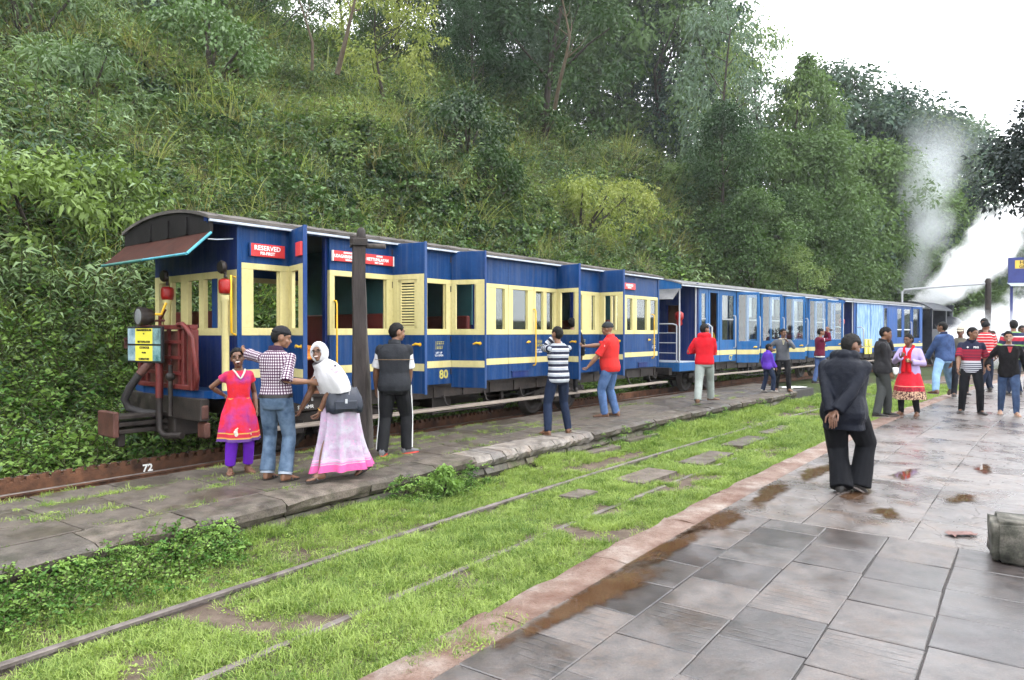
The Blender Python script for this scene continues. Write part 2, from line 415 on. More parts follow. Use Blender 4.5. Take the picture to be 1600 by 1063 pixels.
for i, (s_, q_, a_, b_) in enumerate([(3.7, 1.98, .75, .15), (4.7, 2.02, .6, .13), (5.6, 2.0, .6, .13), (6.9, 1.95, .6, .13), (8.3, 1.85, .6, .15), (7.35, 1.28, .32, .16), (6.75, .92, .22, .12), (8.7, 1.05, .36, .13), (7.75, .45, .3, .1), (9.6, .4, .36, .1)]):
    puddle(s_, q_, a_, b_, 40 + i)

# ------------------------------------------------------------------ island platform with its stone wall
isl = MB(); curve_block(isl, -6, 20.6, 5.62, 7.52, -.9, -.014, 0, 1.0); isl = struct(isl.build('island_platform', JOINT))
COPE = wet_stone('coping_stone', (.036, .029, .024), (.115, .098, .084), .5, .9, tint=(.035, .036, .02), bump=.8, spec=.3)
COPEW = wet_stone('whitewashed_coping', (.06, .053, .046), (.19, .175, .16), .6, .85, tint=(.13, .10, .08))
WALLS = wet_stone('mossy_wall_stone', (.045, .038, .03), (.13, .11, .09), .6, .95, tint=(.05, .075, .02))
def q_front(s): return 5.50 + (.0 if s < 17 else .9 * ((s - 17) / 4) ** 2)
s = -5.5
while s < 20.4:                                                  # coping along the front edge
    white = 6.6 < s < 9.4
    e = min(s + ((.22 + rnd.random() * .12) if white else .62 + rnd.random() * .45), 20.6)
    mb = MB(); n = 4; rings = []; j = lambda k: (rnd.random() - .5) * k; q0 = q_front(s)
    for i in range(n + 1):
        ss_ = s + .006 + (e - s - .012) * i / n
        lip = -.045 if not white else -.07
        rings.append([P(ss_, q0 + .02 + j(.03), -.16 + j(.02)), P(ss_, q0 - .02 + j(.035), -.11), P(ss_, q0 - .03 + j(.035), lip + j(.02)), P(ss_, q0 + .03 + j(.04), -.010 + j(.014)), P(ss_, q0 + .42, .001 + j(.003)), P(ss_, q0 + .43, -.16)])
    mb.loft(rings, 0, True, True, False); mb.build('coping_stone', COPEW if white else COPE, isl)
    s = e
for row, (za, zb) in enumerate(((-.33, -.165), (-.55, -.335))):     # rubble wall below
    s = -5.0
    while s < 20.4:
        e = s + .22 + rnd.random() * .34; j = lambda k: (rnd.random() - .5) * k
        mb = MB(); q0 = q_front(s) + .03 + j(.05)
        mb.loft([[P(ss_, q0 + .22, za), P(ss_, q0 + j(.02) + .03, za + .015), P(ss_, q0 - .01 + j(.03), (za + zb) / 2), P(ss_, q0 + .02 + j(.02), zb - .012), P(ss_, q0 + .22, zb)] for ss_ in (s + .008, (s + e) / 2, e - .008)], 0, True, True, False)
        if row == 0 or s < 9: mb.build('wall_stone', WALLS, isl)
        s = e
icols = [7.58, 7.08, 6.52, 5.95]
for k, (a, b) in enumerate(zip(icols, icols[1:])):
    s = -5.0 + k * .3
    while s < 20.0:
        e = s + (.55 + rnd.random() * .5) * (1 if s < 9 else 1.6)
        qa, qb = a, max(b, q_front((s + e) / 2) + .45)
        if qa - qb > .1: slab_obj(isl, ISLAB, s, e, qb, qa, .0 if k else -.003, tilt=.004, gap=.007)
        s = e

# flat stones showing through the grass of the siding
FLATS = wet_stone('grassed_over_stone', (.060, .050, .043), (.13, .112, .10), .5, .85, tint=(.07, .055, .035), bump=.6, spec=.3)
FLAT_SPOTS = []
for px_, py_, ls, lq in ((1010, 745, 1.0, .46), (1105, 716, 1.2, .46), (1165, 690, 1.3, .40), (940, 712, .9, .22), (1190, 664, 1.5, .22), (1000, 695, 1.0, .20), (1090, 668, 1.3, .22), (1150, 650, 1.5, .2), (905, 775, .5, .3), (1215, 672, 1.4, .3)):
    x_, y_ = GP(px_, py_, -.37); s_, q_ = SQ(x_, y_); FLAT_SPOTS.append((s_, q_, ls / 2, lq / 2)); gz = float(ground_z(np.array([s_]), np.array([q_]))[0])
    slab_obj(GROUND, FLATS, s_ - ls / 2, s_ + ls / 2, q_ - lq / 2, q_ + lq / 2, max(gz + .045, -.36), th=.12, gap=.02, tilt=.01, name='flat_stone')

# ------------------------------------------------------------------ rails
RUST = plain('rusty_rail_steel', (.045, .022, .015), .8, .5, 5, 50, .6, metal=.1, coords='World', col2=(.15, .068, .036))
WORN = plain('worn_rail_top', (.16, .135, .125), .42, .35, 9, 60, .2, metal=.55, coords='World')
OLDRAIL = plain('old_siding_rail', (.10, .082, .074), .55, .4, 6, 50, .4, metal=.35, coords='World', col2=(.20, .17, .16))
def rail(s0, s1, q, ztop, label, mats, group, h=.11):
    prof = [(-.055, -h), (-.055, -h + .012), (-.012, -h + .025), (-.012, -.032), (-.03, -.026), (-.03, -.004), (-.024, 0), (.024, 0), (.03, -.004), (.03, -.026), (.012, -.032), (.012, -h + .025), (.055, -h + .012), (.055, -h)]
    k = int((s1 - s0) / .5); rings = [[P(s0 + (s1 - s0) * i / k, q + a, ztop + b) for a, b in prof] for i in range(k + 1)]
    mb = MB(); mb.loft(rings, 0, True, True, False)
    n = len(prof)
    for idx in range(len(mb.f)):
        if idx < k * n and (idx % n) in (5, 6, 7): mb.m[idx] = 1
    o = mb.build('rail', mats); tag(o, label, 'rail', group); return o
rail(-8, 70, Q_R1, Z_SID - .020, 'thin grey siding rail half buried in grass, the one nearer the paved platform', [OLDRAIL, OLDRAIL], 'rails of the grassy siding')
rail(-8, 70, Q_R2, Z_SID + .014, 'grey siding rail in the grass, the one nearer the stone wall of the narrow platform', [OLDRAIL, OLDRAIL], 'rails of the grassy siding')
rail(-10, 90, Q_M1, Z_MAIN, 'rusty main line rail right beside the back edge of the narrow platform', [RUST, WORN], 'rails under the train')
rail(-10, 90, Q_M2, Z_MAIN, 'rusty main line rail on the hillside of the rack bar', [RUST, WORN], 'rails under the train')
# toothed rack bar
rack = thing('rack_rail', 'rusty toothed rack bar with white 72 painted on its side, between the rails', 'rack rail')
for dq, ph in ((-.045, 0), (.045, .06)):
    mb = MB(); s = -8.0; pitch = .12; z0 = Z_MAIN - .15; zb = Z_MAIN + .035; zt = Z_MAIN + .085
    while s < 34:
        if s < 16:
            for (a, b, zz) in ((0, .06, zt), (.06, .12, zb)):
                curve_block(mb, s + ph + a, s + ph + b, Q_MC + dq - .011, Q_MC + dq + .011, z0, zz, 0, 1)
            s += pitch
        else:
            curve_block(mb, s + ph, s + ph + 2, Q_MC + dq - .011, Q_MC + dq + .011, z0, zt, 0, 1); s += 2
    o = mb.build('rack_bar', RUST, rack)
    o['kind'] = 'stuff' if False else 'thing'
SLEEPER = plain('dark_sleeper_wood', (.05, .036, .028), .85, .4, 9, 40, .5, coords='World')
for i in range(34):
    s = -6.0 + i * .75; a = P(s, 8.2, 0)
    mb = MB(); mb.box(-.11, .11, -.15, 1.95, -.36, -.268, 0, .008)
    o = mb.build('sleeper', SLEEPER, None, (a.x, a.y, 0), (0, 0, PI / 2 - heading(s)))
    tag(o, 'dark wooden sleeper crossing under the rusty main line rails', 'sleeper', 'sleepers of the main line')

def text_obj(name, body, size, mat, parent, loc, rot, ext=.002, sx=1.0, align='CENTER', bold=0.0):
    cu = bpy.data.curves.new(name, 'FONT'); cu.body = body; cu.size = size; cu.extrude = ext; cu.align_x = align; cu.align_y = 'CENTER'; cu.offset = bold
    cu.resolution_u = 2
    t = bpy.data.objects.new(name, cu); COL.objects.link(t)
    dg = bpy.context.evaluated_depsgraph_get(); me = bpy.data.meshes.new_from_object(t.evaluated_get(dg)); bpy.data.objects.remove(t); bpy.data.curves.remove(cu)
    me.materials.clear(); me.materials.append(mat)
    if sx != 1.0:
        for v_ in me.vertices: v_.co.x *= sx
    o = put(name, me, parent, loc, rot); return o
WHITEP = plain('white_paint', (.72, .72, .70), .6, .15, 12, 60, .1)
x_, y_ = GP(228, 731, Z_MAIN - .03); s_, q_ = SQ(x_, y_)
a = P(s_, Q_MC - .045 - .014, Z_MAIN - .035)
text_obj('painted_number', '72', .13, WHITEP, rack, a, (PI / 2, 0, PI / 2 - heading(s_)), .001, bold=.004)
# ------------------------------------------------------------------ train materials
def coach_paint(name, col, worn, chip=(.45, .5, .55), planks=0.0, rough=.42, streak=.5):
    m = N(name); v = m.coords('World'); st = m.scale(v, (3.0, 3.0, .7)); n1 = m.noise(st, 1.5, 5, .62); n2 = m.noise(v, 22, 4, .6); n3 = m.noise(v, 70, 4, .7)
    c = m.mix(m.ramp(n1, [(.3, 0.0), (.72, 1.0)]), col, worn)
    c = m.mix(m.ramp(n2, [(.52, 0.0), (.78, .35)]), c, sc3(col, .55)); n4 = m.noise(m.scale(v, (16, 16, .55)), 1.0, 4, .65); c = m.mix(m.ramp(n4, [(.46, 0.0), (.80, streak * 1.0)]), c, tuple(.55 * a + .45 * b for a, b in zip(worn, (.16, .15, .14))))
    c = m.mix(m.ramp(n3, [(.70, 0.0), (.74, .55)]), c, chip)
    return m.finish(c, m.ramp(n1, [(.3, rough - .08), (.7, rough + .14)]), m.math('ADD', n2, m.math('ADD', m.math('MULTIPLY', n1, 2.0), m.math('MULTIPLY', m.noise(v, 4.5, 2), 5.0))), .16, .010, spec=.14)
BLUE = coach_paint('royal_blue_paint', (.0015, .025, .096), (.0042, .042, .146))
BLUEB = coach_paint('bright_blue_paint', (.006, .062, .19), (.016, .105, .27))
BLUEC = coach_paint('mid_blue_paint', (.006, .045, .18), (.012, .075, .26))
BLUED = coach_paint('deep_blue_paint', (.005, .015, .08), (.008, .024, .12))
CREAM = coach_paint('cream_paint', (.46, .40, .17), (.56, .50, .245), (.30, .24, .14), rough=.5)
EDGEB = coach_paint('worn_door_edge_paint', (.006, .032, .14), (.040, .085, .19), (.4, .42, .45), rough=.55)
TEAL = plain('pale_teal_interior', (.026, .085, .092), .5, .2, 4, 40, .05)
DARKIN = plain('dark_interior', (.035, .06, .075), .6, .3, 4, 40, .05)
SEAT = plain('maroon_seat_vinyl', (.085, .014, .011), .5, .25, 5, 50, .1)
BROWNW = plain('varnished_brown_wood', (.13, .055, .03), .4, .3, 4, 30, .1, stretch=(1, 1, .2))
BLACKI = plain('grimy_black_iron', (.016, .014, .014), .55, .5, 5, 40, .4, metal=.2, col2=(.045, .035, .03))
BROWNI = plain('rusty_brown_iron', (.075, .032, .024), .6, .5, 6, 40, .4, metal=.2)
REDI = plain('dull_red_iron', (.095, .016, .014), .5, .35, 5, 40, .25)
REDP = plain('red_sign_paint', (.50, .035, .035), .4, .15, 6, 40, .05)
REDPOT = plain('red_pot_paint', (.27, .014, .012), .35, .2, 6, 40, .05)
YELP = plain('yellow_rail_paint', (.62, .36, .02), .4, .2, 7, 40, .1)
ROOFM = plain('weathered_canvas_roof', (.045, .039, .034), .85, .35, 2.5, 25, .5, coords='World', col2=(.105, .095, .086))
ROOFG = plain('grey_metal_roof', (.075, .077, .08), .7, .3, 2.5, 25, .2, coords='World', col2=(.155, .155, .155))
GUTTER = plain('pale_gutter_paint', (.34, .38, .44), .5, .3, 6, 40, .2, coords='World')
DARKEND = plain('tarred_end_panel', (.013, .012, .012), .7, .45, 5, 30, .3, spec=.1)
VISOR = plain('rusty_visor_sheet', (.045, .017, .012), .75, .4, 5, 40, .3, spec=.08)
VISORE = plain('turquoise_visor_edge', (.06, .27, .34), .5, .3, 9, 40, .2)
VISORU = plain('green_visor_lining', (.05, .16, .14), .6, .3, 5, 40, .1)
CHROME = plain('silver_pipe_paint', (.36, .37, .39), .35, .12, 8, 40, .02, metal=.0)
HOSE = plain('black_rubber_hose', (.02, .018, .018), .6, .3, 8, 60, .3)
FOOTW = plain('grey_footboard_wood', (.22, .185, .155), .75, .35, 6, 40, .4, stretch=(.2, 1, 1))
YELSIGN = plain('yellow_sign', (.62, .55, .06), .4, .1, 6, 40, .02)
BLACKP = plain('black_paint', (.015, .015, .017), .5, .3, 6, 40, .05)
ORANGEC = plain('orange_cloth', (.62, .20, .03), .8, .3, 14, 40, .4)
LETY = plain('faded_yellow_lettering', (.40, .35, .08), .6, .3, 14, 60, .05)
def glass_mat(name='coach_glass', tint=(.85, .92, .92)):
    m = N(name); tr = m.n('BsdfTransparent'); tr.inputs[0].default_value = (*tint, 1); gl = m.n('BsdfGlossy', i_Roughness=.03)
    fr = m.n('Fresnel', i_IOR=1.5); f = m.math('MULTIPLY_ADD', fr.outputs[0], .9, .03); x = m.n('MixShader')
    m.l(f, x.inputs[0]); m.l(tr.outputs[0], x.inputs[1]); m.l(gl.outputs[0], x.inputs[2]); m.l(x.outputs[0], m.out.inputs['Surface']); return m.m
GLASS = glass_mat()
def curtain_mat(name, c0, c1, sc=(9, 9, 1.2)):
    m = N(name); v = m.scale(m.coords('World'), sc); n = m.noise(v, 1.6, 4, .6)
    c = m.ramp(n, [(.32, c0), (.68, c1)]); return m.finish(c, .75, n, .5, .03, spec=.25)
TARP = curtain_mat('pale_blue_tarpaulin', (.07, .17, .36), (.28, .40, .54))
BLIND = curtain_mat('grey_window_blind', (.16, .17, .18), (.30, .31, .32), (30, 30, 6))
BLINDW = curtain_mat('white_window_blind', (.48, .50, .52), (.66, .68, .70), (30, 30, 6))

ZR = Z_MAIN
class Coach:
    """frame of a coach on the curve: x along the train, y away from the platform, z up from the rail top"""
    def __init__(s, s0, s1, name, label, cat, group):
        a, b = P(s0, Q_MC, 0), P(s1, Q_MC, 0); s.d = (b - a).normalized(); s.rz = math.atan2(s.d.y, s.d.x)
        s.root = thing(name, label, cat, (a.x, a.y, ZR), s.rz, group); s.a = a
    def W(s, u, off, z):                                    # world point; off = metres toward the platform
        return s.a + s.d * u + Vector((s.d.y, -s.d.x, 0)) * off + Vector((0, 0, z))
# all z below are heights above the platform paving; LZ turns them into heights above the rail
LZ = -ZR
Z_BOT, Z_ST0, Z_ST1, Z_SILL, Z_WB, Z_WT, Z_CT, Z_EAVE = .70, .976, 1.088, 1.524, 1.62, 2.375, 2.453, 2.97
HW = 1.12

def side_panel(root, u0, u1, wins, side=-1, blue=None, name='side_panel', zb=None, plain_side=False):
    """fixed wall panel between u0 and u1 with cream window band"""
    blue = blue or BLUE; y0, y1 = (side * HW, side * (HW - .05)); y0, y1 = min(y0, y1), max(y0, y1); g = .004
    zb = Z_BOT if zb is None else zb
    mb = MB(); mb.box(u0 + g, u1 - g, y0, y1, zb + LZ, Z_SILL + LZ, 0); o = mb.build(name, blue, root)
    mb = MB(); mb.box(u0 + g, u1 - g, y0, y1, Z_CT + LZ, Z_EAVE + LZ, 0); mb.build('upper_board', blue, o)
    fr = MB(); e = .006; ya, yb = (y0 - e, y1 + .012) if side < 0 else (y0 - .012, y1 + e)
    fr.box(u0 + g, u1 - g, ya, yb, Z_SILL + LZ, Z_WB + LZ, 0, .004); fr.box(u0 + g, u1 - g, ya, yb, Z_WT + LZ, Z_CT + LZ, 0, .004)
    xs = [u0 + g] + [x for w in wins for x in w] + [u1 - g]
    for a, b in zip(xs[::2], xs[1::2]):
        if b - a > .01: fr.box(a, b, ya + .002, yb - .002, Z_WB + LZ, Z_WT + LZ, 0, .003)
    for a, b in wins:                                        # inner sash edges
        s_ = side * (HW - .035); sa, sb = min(s_, s_ - side * .02), max(s_, s_ - side * .02)
        for (p, q) in ((a, a + .022), (b - .022, b)): fr.box(p, q, sa, sb, Z_WB + LZ, Z_WT + LZ, 0)
    if not plain_side:
        yc = side * HW; st = MB(); st.box(u0 + g, u1 - g, min(yc, yc + side * .006), max(yc, yc + side * .006), Z_ST0 + LZ, Z_ST1 + LZ, 0); st.build('stripe', CREAM, o)
    fr.build('window_frame', CREAM, o)
    if side < 0 and u0 > 4:
        for a, b in wins: gl = MB(); gl.box(a + .02, b - .02, -HW + .030, -HW + .034, Z_WB + LZ, Z_WT + LZ); gl.build('pane', GLASS, o)
    return o
def stencil(parent, u, z, y, n=2, big=.1):
    """small stencilled marks in faded yellow: broken strokes like worn lettering"""
    mb = MB(); r = random.Random(int(u * 100))
    for row in range(2):
        x = u
        for k in range(4):
            w = .018 + r.random() * .02
            zz = z - row * .075
            mb.box(x, x + .008, y - .0015, y, zz, zz + .045 * (.5 + r.random() * .5)); mb.box(x, x + w, y - .0015, y, zz + .045, zz + .053)
            if r.random() > .4: mb.box(x + w * .5, x + w * .5 + .008, y - .0015, y, zz + .005, zz + .035)
            x += w + .012
    mb.box(u - .03, u - .022, y - .0015, y, z - .08, z + .06)
    return mb.build('stencil_marks', LETY, parent)
def handle(parent, u, y, z, flip=1, mat=None):
    mb = MB(); mb.tube([(u, y + .01, z), (u, y - .045, z)], .013, 8); mb.tube([(u + .01 * flip, y - .04, z), (u - .05 * flip, y - .05, z + .008), (u - .11 * flip, y - .045, z - .012)], [.016, .02, .011], 8)
    mb.lathe([(.028, 0), (.028, .006)], 10, 0, Matrix.Translation((u, y - .002, z)) @ Matrix.Rotation(PI / 2, 4, 'X'))
    return mb.build('door_handle', mat or YELP, parent)
def grab_rail(parent, u, y, z0, z1, mat=None, r=.013):
    mb = MB(); mb.tube([(u, y + .01, z0), (u, y - .05, z0 + .01), (u, y - .065, z0 + .05), (u, y - .065, z1 - .05), (u, y - .05, z1 - .01), (u, y + .01, z1)], r, 8)
    return mb.build('grab_rail', mat or YELP, parent)
def swing_door(root, u, ang, w=.62, win=None, blue=None, label=None, louvre=False, extra_post=None):
    """compartment door hinged at u, opened by ang degrees; outer face looks along -y when shut"""
    blue = blue or BLUE; d = put('door', None, root, (u, -HW + .01, 0), (0, 0, -math.radians(ang)))
    if label: d['label'] = label
    t = .042; ya, yb = -t, 0.0
    mb = MB(); mb.box(.004, w - .02, ya, yb, .63 + LZ, Z_SILL + LZ, 0, .004); mb.build('door_panel', blue, d)
    mb = MB(); mb.box(.004, w - .02, ya, yb, Z_CT + LZ, 2.93 + LZ, 0, .004); mb.build('upper_board', blue, d)
    fr = MB(); a, b = win or (.12, w - .13)
    fr.box(.004, w - .02, ya - .004, yb + .004, Z_SILL + LZ, Z_WB + LZ, 0, .003); fr.box(.004, w - .02, ya - .004, yb + .004, Z_WT + LZ, Z_CT + LZ, 0, .003)
    fr.box(.004, a, ya - .003, yb + .003, Z_WB + LZ, Z_WT + LZ, 0, .003); fr.box(b, w - .02, ya - .003, yb + .003, Z_WB + LZ, Z_WT + LZ, 0, .003)
    st = MB(); st.box(.006, w - .02, ya - .006, ya, Z_ST0 + LZ, Z_ST1 + LZ, 0); st.build('stripe', CREAM, d)
    if louvre:
        fr.box(a, a + .05, ya + .006, yb - .006, Z_WB + LZ, Z_WT + LZ); fr.box(b - .05, b, ya + .006, yb - .006, Z_WB + LZ, Z_WT + LZ)
        fr.box(a, b, ya + .006, yb - .006, Z_WB + LZ, Z_WB + .05 + LZ); fr.box(a, b, ya + .006, yb - .006, Z_WT - .05 + LZ, Z_WT + LZ)
    fr.build('window_frame', CREAM, d)
    if louvre:
        for k in range(15):
            z = Z_WB + .075 + k * .0425
            lb = MB(); lb.box(a + .05, b - .05, -.016, .016, -.003, .003, 0, 0, Matrix.Translation((0, -.021, z + LZ)) @ Matrix.Rotation(math.radians(48), 4, 'X')); lb.build('slat', CREAM, d)
    ed = MB(); ed.box(w - .02, w, ya - .006, yb + .006, .62 + LZ, 2.94 + LZ, 0, .004); ed.build('door_edge', EDGEB, d)
    handle(d, w - .10, ya, 1.38 + LZ)
    hg = MB()
    for z in (.9, 1.45, 2.3, 2.8): hg = MB(); hg.tube([(0, ya - .004, z + LZ - .05), (0, ya - .004, z + LZ + .05)], .011, 8); hg.build('hinge', BLACKI, d)
    return d
def arch_z(y, ze, zr, hw): return ze + (zr - ze) * (1 - (abs(y) / hw) ** 2.2)
def roof(root, u0, u1, mat, ze=2.985, zr=3.15, hw=1.22, gutter=None, name='roof'):
    n = 16; prof = []
    ys = [-hw + 2 * hw * i / n for i in range(n + 1)]
    top = [(y, arch_z(y, ze, zr, hw) + LZ) for y in ys]; bot = [(y, arch_z(y, ze, zr, hw) + LZ - .04) for y in reversed(ys)]
    mb = MB(); rings = [[(u, y, z) for y, z in top + bot] for u in (u0, u0 + .02, u1 - .02, u1)]
    mb.loft(rings, 0, True, True, False); o = mb.build(name, mat, root)
    for f in o.data.polygons: f.use_smooth = False
    g = MB(); g.box(u0 + .01, u1 - .01, -hw - .012, -hw + .02, ze + LZ - .075, ze + LZ - .045, 0, .004); g.build('gutter_strip', gutter or GUTTER, o)
    return o
def wheelset(parent, u, r=.36):
    for y in (-.5, .5):
        mb = MB(); M_ = Matrix.Translation((u, y, r)) @ Matrix.Rotation(PI / 2, 4, 'X')
        sgn = 1 if y < 0 else -1
        mb.lathe([(r + .025, -.065 * sgn), (r + .025, -.04 * sgn), (r, -.035 * sgn), (r - .01, .06 * sgn), (r - .07, .06 * sgn), (r - .08, .025 * sgn), (.12, .02 * sgn), (.11, .08 * sgn), (.05, .085 * sgn)], 26, 0, M_)
        mb.build('wheel', BLACKI, parent)
    mb = MB(); mb.tube([(u, -.6, r), (u, .6, r)], .06, 10); mb.build('axle', BLACKI, parent)
def bogie(root, u, half=.62):
    b = put('bogie', None, root, (u, 0, 0))
    for du in (-half, half): wheelset(b, du)
    mb = MB()
    for y in (-.78, .78):
        mb.prism([(-half - .3, .42), (-half - .3, .54), (-.3, .58), (.3, .58), (half + .3, .54), (half + .3, .42), (half - .1, .38), (.3, .34), (-.3, .34), (-half + .1, .38)], 'y', y - .03, y + .03)
        for du in (-half, half): mb.box(du - .11, du + .11, y - .07, y + .07, .27, .47, 0, .02)
        for k in range(4): mb.box(-.28 + k * .03, .28 - k * .03, y - .05, y + .05, .26 + k * .022, .278 + k * .022)
    mb.box(-.15, .15, -.8, .8, .40, .56); mb.build('bogie_frame', BLACKI, b)
def underframe(root, u0, u1, bogies, foot=(None, None), zf=.30, footmat=None):
    mb = MB()
    for y in (-.98, .92): mb.box(u0, u1, y, y + .06, .46 + LZ, .70 + LZ, 0, .006)
    for k in range(int((u1 - u0) / .72) + 1):
        u = u0 + .1 + k * .72
        mb.box(u - .03, u + .03, -1.0, -.975, .47 + LZ, .69 + LZ); mb.box(u - .03, u + .03, -.95, .95, .50 + LZ, .66 + LZ)
    mb.box(u0, u1, -1.05, 1.05, .66 + LZ, .695 + LZ)
    mb.build('sole_bar', BLACKI, root)
    tr = MB(); c = (bogies[0] + bogies[1]) / 2; h = (bogies[1] - bogies[0]) / 2 - .9
    for y in (-.85, .85):                                     # truss rods
        tr.tube([(c - h - .4, y, .45 + LZ), (c - h * .45, y, .18 + LZ), (c + h * .45, y, .18 + LZ), (c + h + .4, y, .45 + LZ)], .018, 6)
        for k in (-.45, .45): tr.box(c + h * k - .03, c + h * k + .03, y - .03, y + .03, .16 + LZ, .5 + LZ)
    tr.lathe([(.16, -.4), (.16, .4)], 14, 0, Matrix.Translation((c + .4, -.25, .38 + LZ)) @ Matrix.Rotation(PI / 2, 4, 'Y'))
    tr.box(c - .7, c - .2, -.6, -.1, .24 + LZ, .46 + LZ, 0, .01); tr.tube([(c - h, -.3, .3 + LZ), (c + h, -.3, .3 + LZ)], .022, 6)
    tr.build('truss_rod', BLACKI, root)
    for b in bogies: bogie(root, b)
    if foot[0] is not None:
        fb = MB(); fb.box(foot[0], foot[1], -1.30, -1.10, zf - .02 + LZ, zf + .018 + LZ, 0, .006); fo = fb.build('footboard', footmat or FOOTW, root)
        br = MB(); k = 0; u = foot[0] + .3
        while u < foot[1]:
            br.tube([(u, -1.0, .5 + LZ), (u, -1.06, .34 + LZ), (u, -1.28, zf - .03 + LZ)], .016, 6); br.box(u - .02, u + .02, -1.14, -1.0, zf - .05 + LZ, zf - .021 + LZ); u += 1.05
        br.build('bracket', BLACKI, fo)
def sign(root, u0, u1, z0, z1, y, lines, border=True, name='sign_board', frame=None, face=None):
    face = face or REDP
    mb = MB(); mb.box(u0, u1, y - .03, y, z0 + LZ, z1 + LZ, 0, .004); o = mb.build(name, face, root)
    if border:
        f = MB(); t = .014
        for (a, b, c, d) in ((u0 - .005, u0 + t, z0, z1), (u1 - t, u1 + .005, z0, z1)): f.box(a, b, y - .036, y - .002, c + LZ, d + LZ)
        f.build('sign_frame', frame or WHITEP, o)
    for (txt, x, z, size, sx) in lines:
        text_obj('lettering', txt, size, WHITEP, o, (u0 + (u1 - u0) * x, y - .0335, z0 + (z1 - z0) * z + LZ), (PI / 2, 0, 0), .0012, sx, bold=.0016)
    return o

# ------------------------------------------------------------------ coach 1: royal blue and cream, doors swung open
c1 = Coach(5, 18, 'railway_coach', 'dark blue and cream wooden coach with red RESERVED sign and its doors swung open', 'railway coach', 'coaches of the blue train')
R1 = c1.root; U0, U1 = .11, 11.58
side_panel(R1, .11, .84, [(.29, .68)])
side_panel(R1, 1.47, 2.68, [(1.56, 2.53)])
side_panel(R1, 3.33, 3.97, [(3.40, 3.84)])
side_panel(R1, 4.62, 5.5, [(4.74, 4.86), (5.14, 5.40)])
side_panel(R1, 5.5, 6.3, [(5.64, 6.10)], name='shut_door')
side_panel(R1, 6.3, 7.11, [(6.36, 6.61), (6.72, 6.99)])
side_panel(R1, 7.76, 8.76, [(7.84, 8.02), (8.40, 8.54)])
side_panel(R1, 9.42, 10.3, [(9.5, 9.75), (9.96, 10.22)])
side_panel(R1, 10.3, 11.58, [(10.44, 10.95), (11.13, 11.48)], name='shut_door')
D1 = swing_door(R1, .86, 106, .62, (.15, .42), label='open door nearest the front end, with a folded red sign inside')
D2 = swing_door(R1, 2.69, 80, .63, (.11, .47), label='open door with cream louvred shutter', louvre=True)
D3 = swing_door(R1, 3.99, 67, .62, (.09, .42))
D4 = swing_door(R1, 7.12, 97, .62, (.12, .50))
D5 = swing_door(R1, 8.77, 90, .63, (.14, .47))
for d_, a, b in ((D3, .42, .45), (D5, .29, .33)):
    mb = MB(); mb.box(a, b, -.045, .003, Z_WB + LZ, Z_WT + LZ, 0, .003); mb.build('window_bar', CREAM, d_)
# door posts inside the openings, head beam
mb = MB()
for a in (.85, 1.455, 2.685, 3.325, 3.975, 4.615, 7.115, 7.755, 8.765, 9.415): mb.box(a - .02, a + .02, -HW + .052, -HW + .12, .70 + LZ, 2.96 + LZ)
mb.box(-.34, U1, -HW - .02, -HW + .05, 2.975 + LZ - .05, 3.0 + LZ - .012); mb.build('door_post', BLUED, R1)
# head board between the panels and the roof
mb = MB(); mb.box(-.34, U1, -HW - .03, -HW - .021, 2.90 + LZ, 2.965 + LZ); mb.build('cornice_board', BLUE, R1)
roof(R1, -.36, U1 + .06, ROOFM, 2.985, 3.15)
rb = MB()
for k in range(24): # roof battens
    u = -.2 + k * .5; n = 10
    rb.loft([[(uu, -1.2 + 2.4 * i / n, arch_z(-1.2 + 2.4 * i / n, 2.985, 3.15, 1.22) + LZ + dz) for i in range(n + 1)] + [(uu, -1.2 + 2.4 * i / n, arch_z(-1.2 + 2.4 * i / n, 2.985, 3.15, 1.22) + LZ - .01) for i in range(n, -1, -1)] for uu, dz in ((u, .002), (u + .008, .009), (u + .03, .009), (u + .038, .002))], 0, True, True, False)
rb.build('roof_seam', ROOFM, R1)
# far wall with window openings, ends, floor, ceiling, partitions, seats
for a, b in ((.11, 2.7), (2.7, 4.65), (4.65, 7.1), (7.1, 9.4), (9.4, 11.58)):
    n = max(2, int((b - a) / .8)); w = (b - a) / n; wl = [(.3, .95), (1.25, 2.55)] if a < 1 else [(a + w * k + .14, a + w * (k + 1) - .14) for k in range(n)]
    side_panel(R1, a, b, wl, side=1, plain_side=True, name='far_side_panel')
mb = MB(); mb.box(.13, U1 - .02, -1.06, 1.06, .70 + LZ, .74 + LZ); mb.build('floor', BROWNW, R1)
mb = MB(); mb.box(.13, U1 - .02, -1.06, 1.06, 2.93 + LZ, 2.945 + LZ); mb.build('ceiling', DARKIN, R1)
for u, zt in ((2.62, 2.93), (4.58, 2.93), (7.13, 2.93), (9.38, 2.93)):
    mb = MB(); mb.box(u - .02, u + .02, -1.05, 1.05, 1.7 + LZ, zt + LZ); mb.build('partition', TEAL, R1)
def bench(root, u, facing, mat=None):
    mb = MB(); mb.box(u, u + .42 * facing, -1.02, 1.02, 1.10 + LZ, 1.18 + LZ, 0, .0); mb.box(min(u, u - .08 * facing), max(u, u - .08 * facing), -1.02, 1.02, .95 + LZ, 1.86 + LZ, 0, .02)
    mb.box(min(u + .02 * facing, u + .38 * facing), max(u + .02 * facing, u + .38 * facing), -1.0, 1.0, .74 + LZ, 1.10 + LZ); return mb.build('seat_bench', mat or SEAT, root)
for u, f_ in ((.3, 1), (2.54, -1), (2.72, 1), (4.48, -1), (4.68, 1), (6.98, -1), (7.24, 1), (9.3, -1), (9.5, 1), (11.4, -1), (5.75, -1), (5.85, 1)): bench(R1, u, f_)
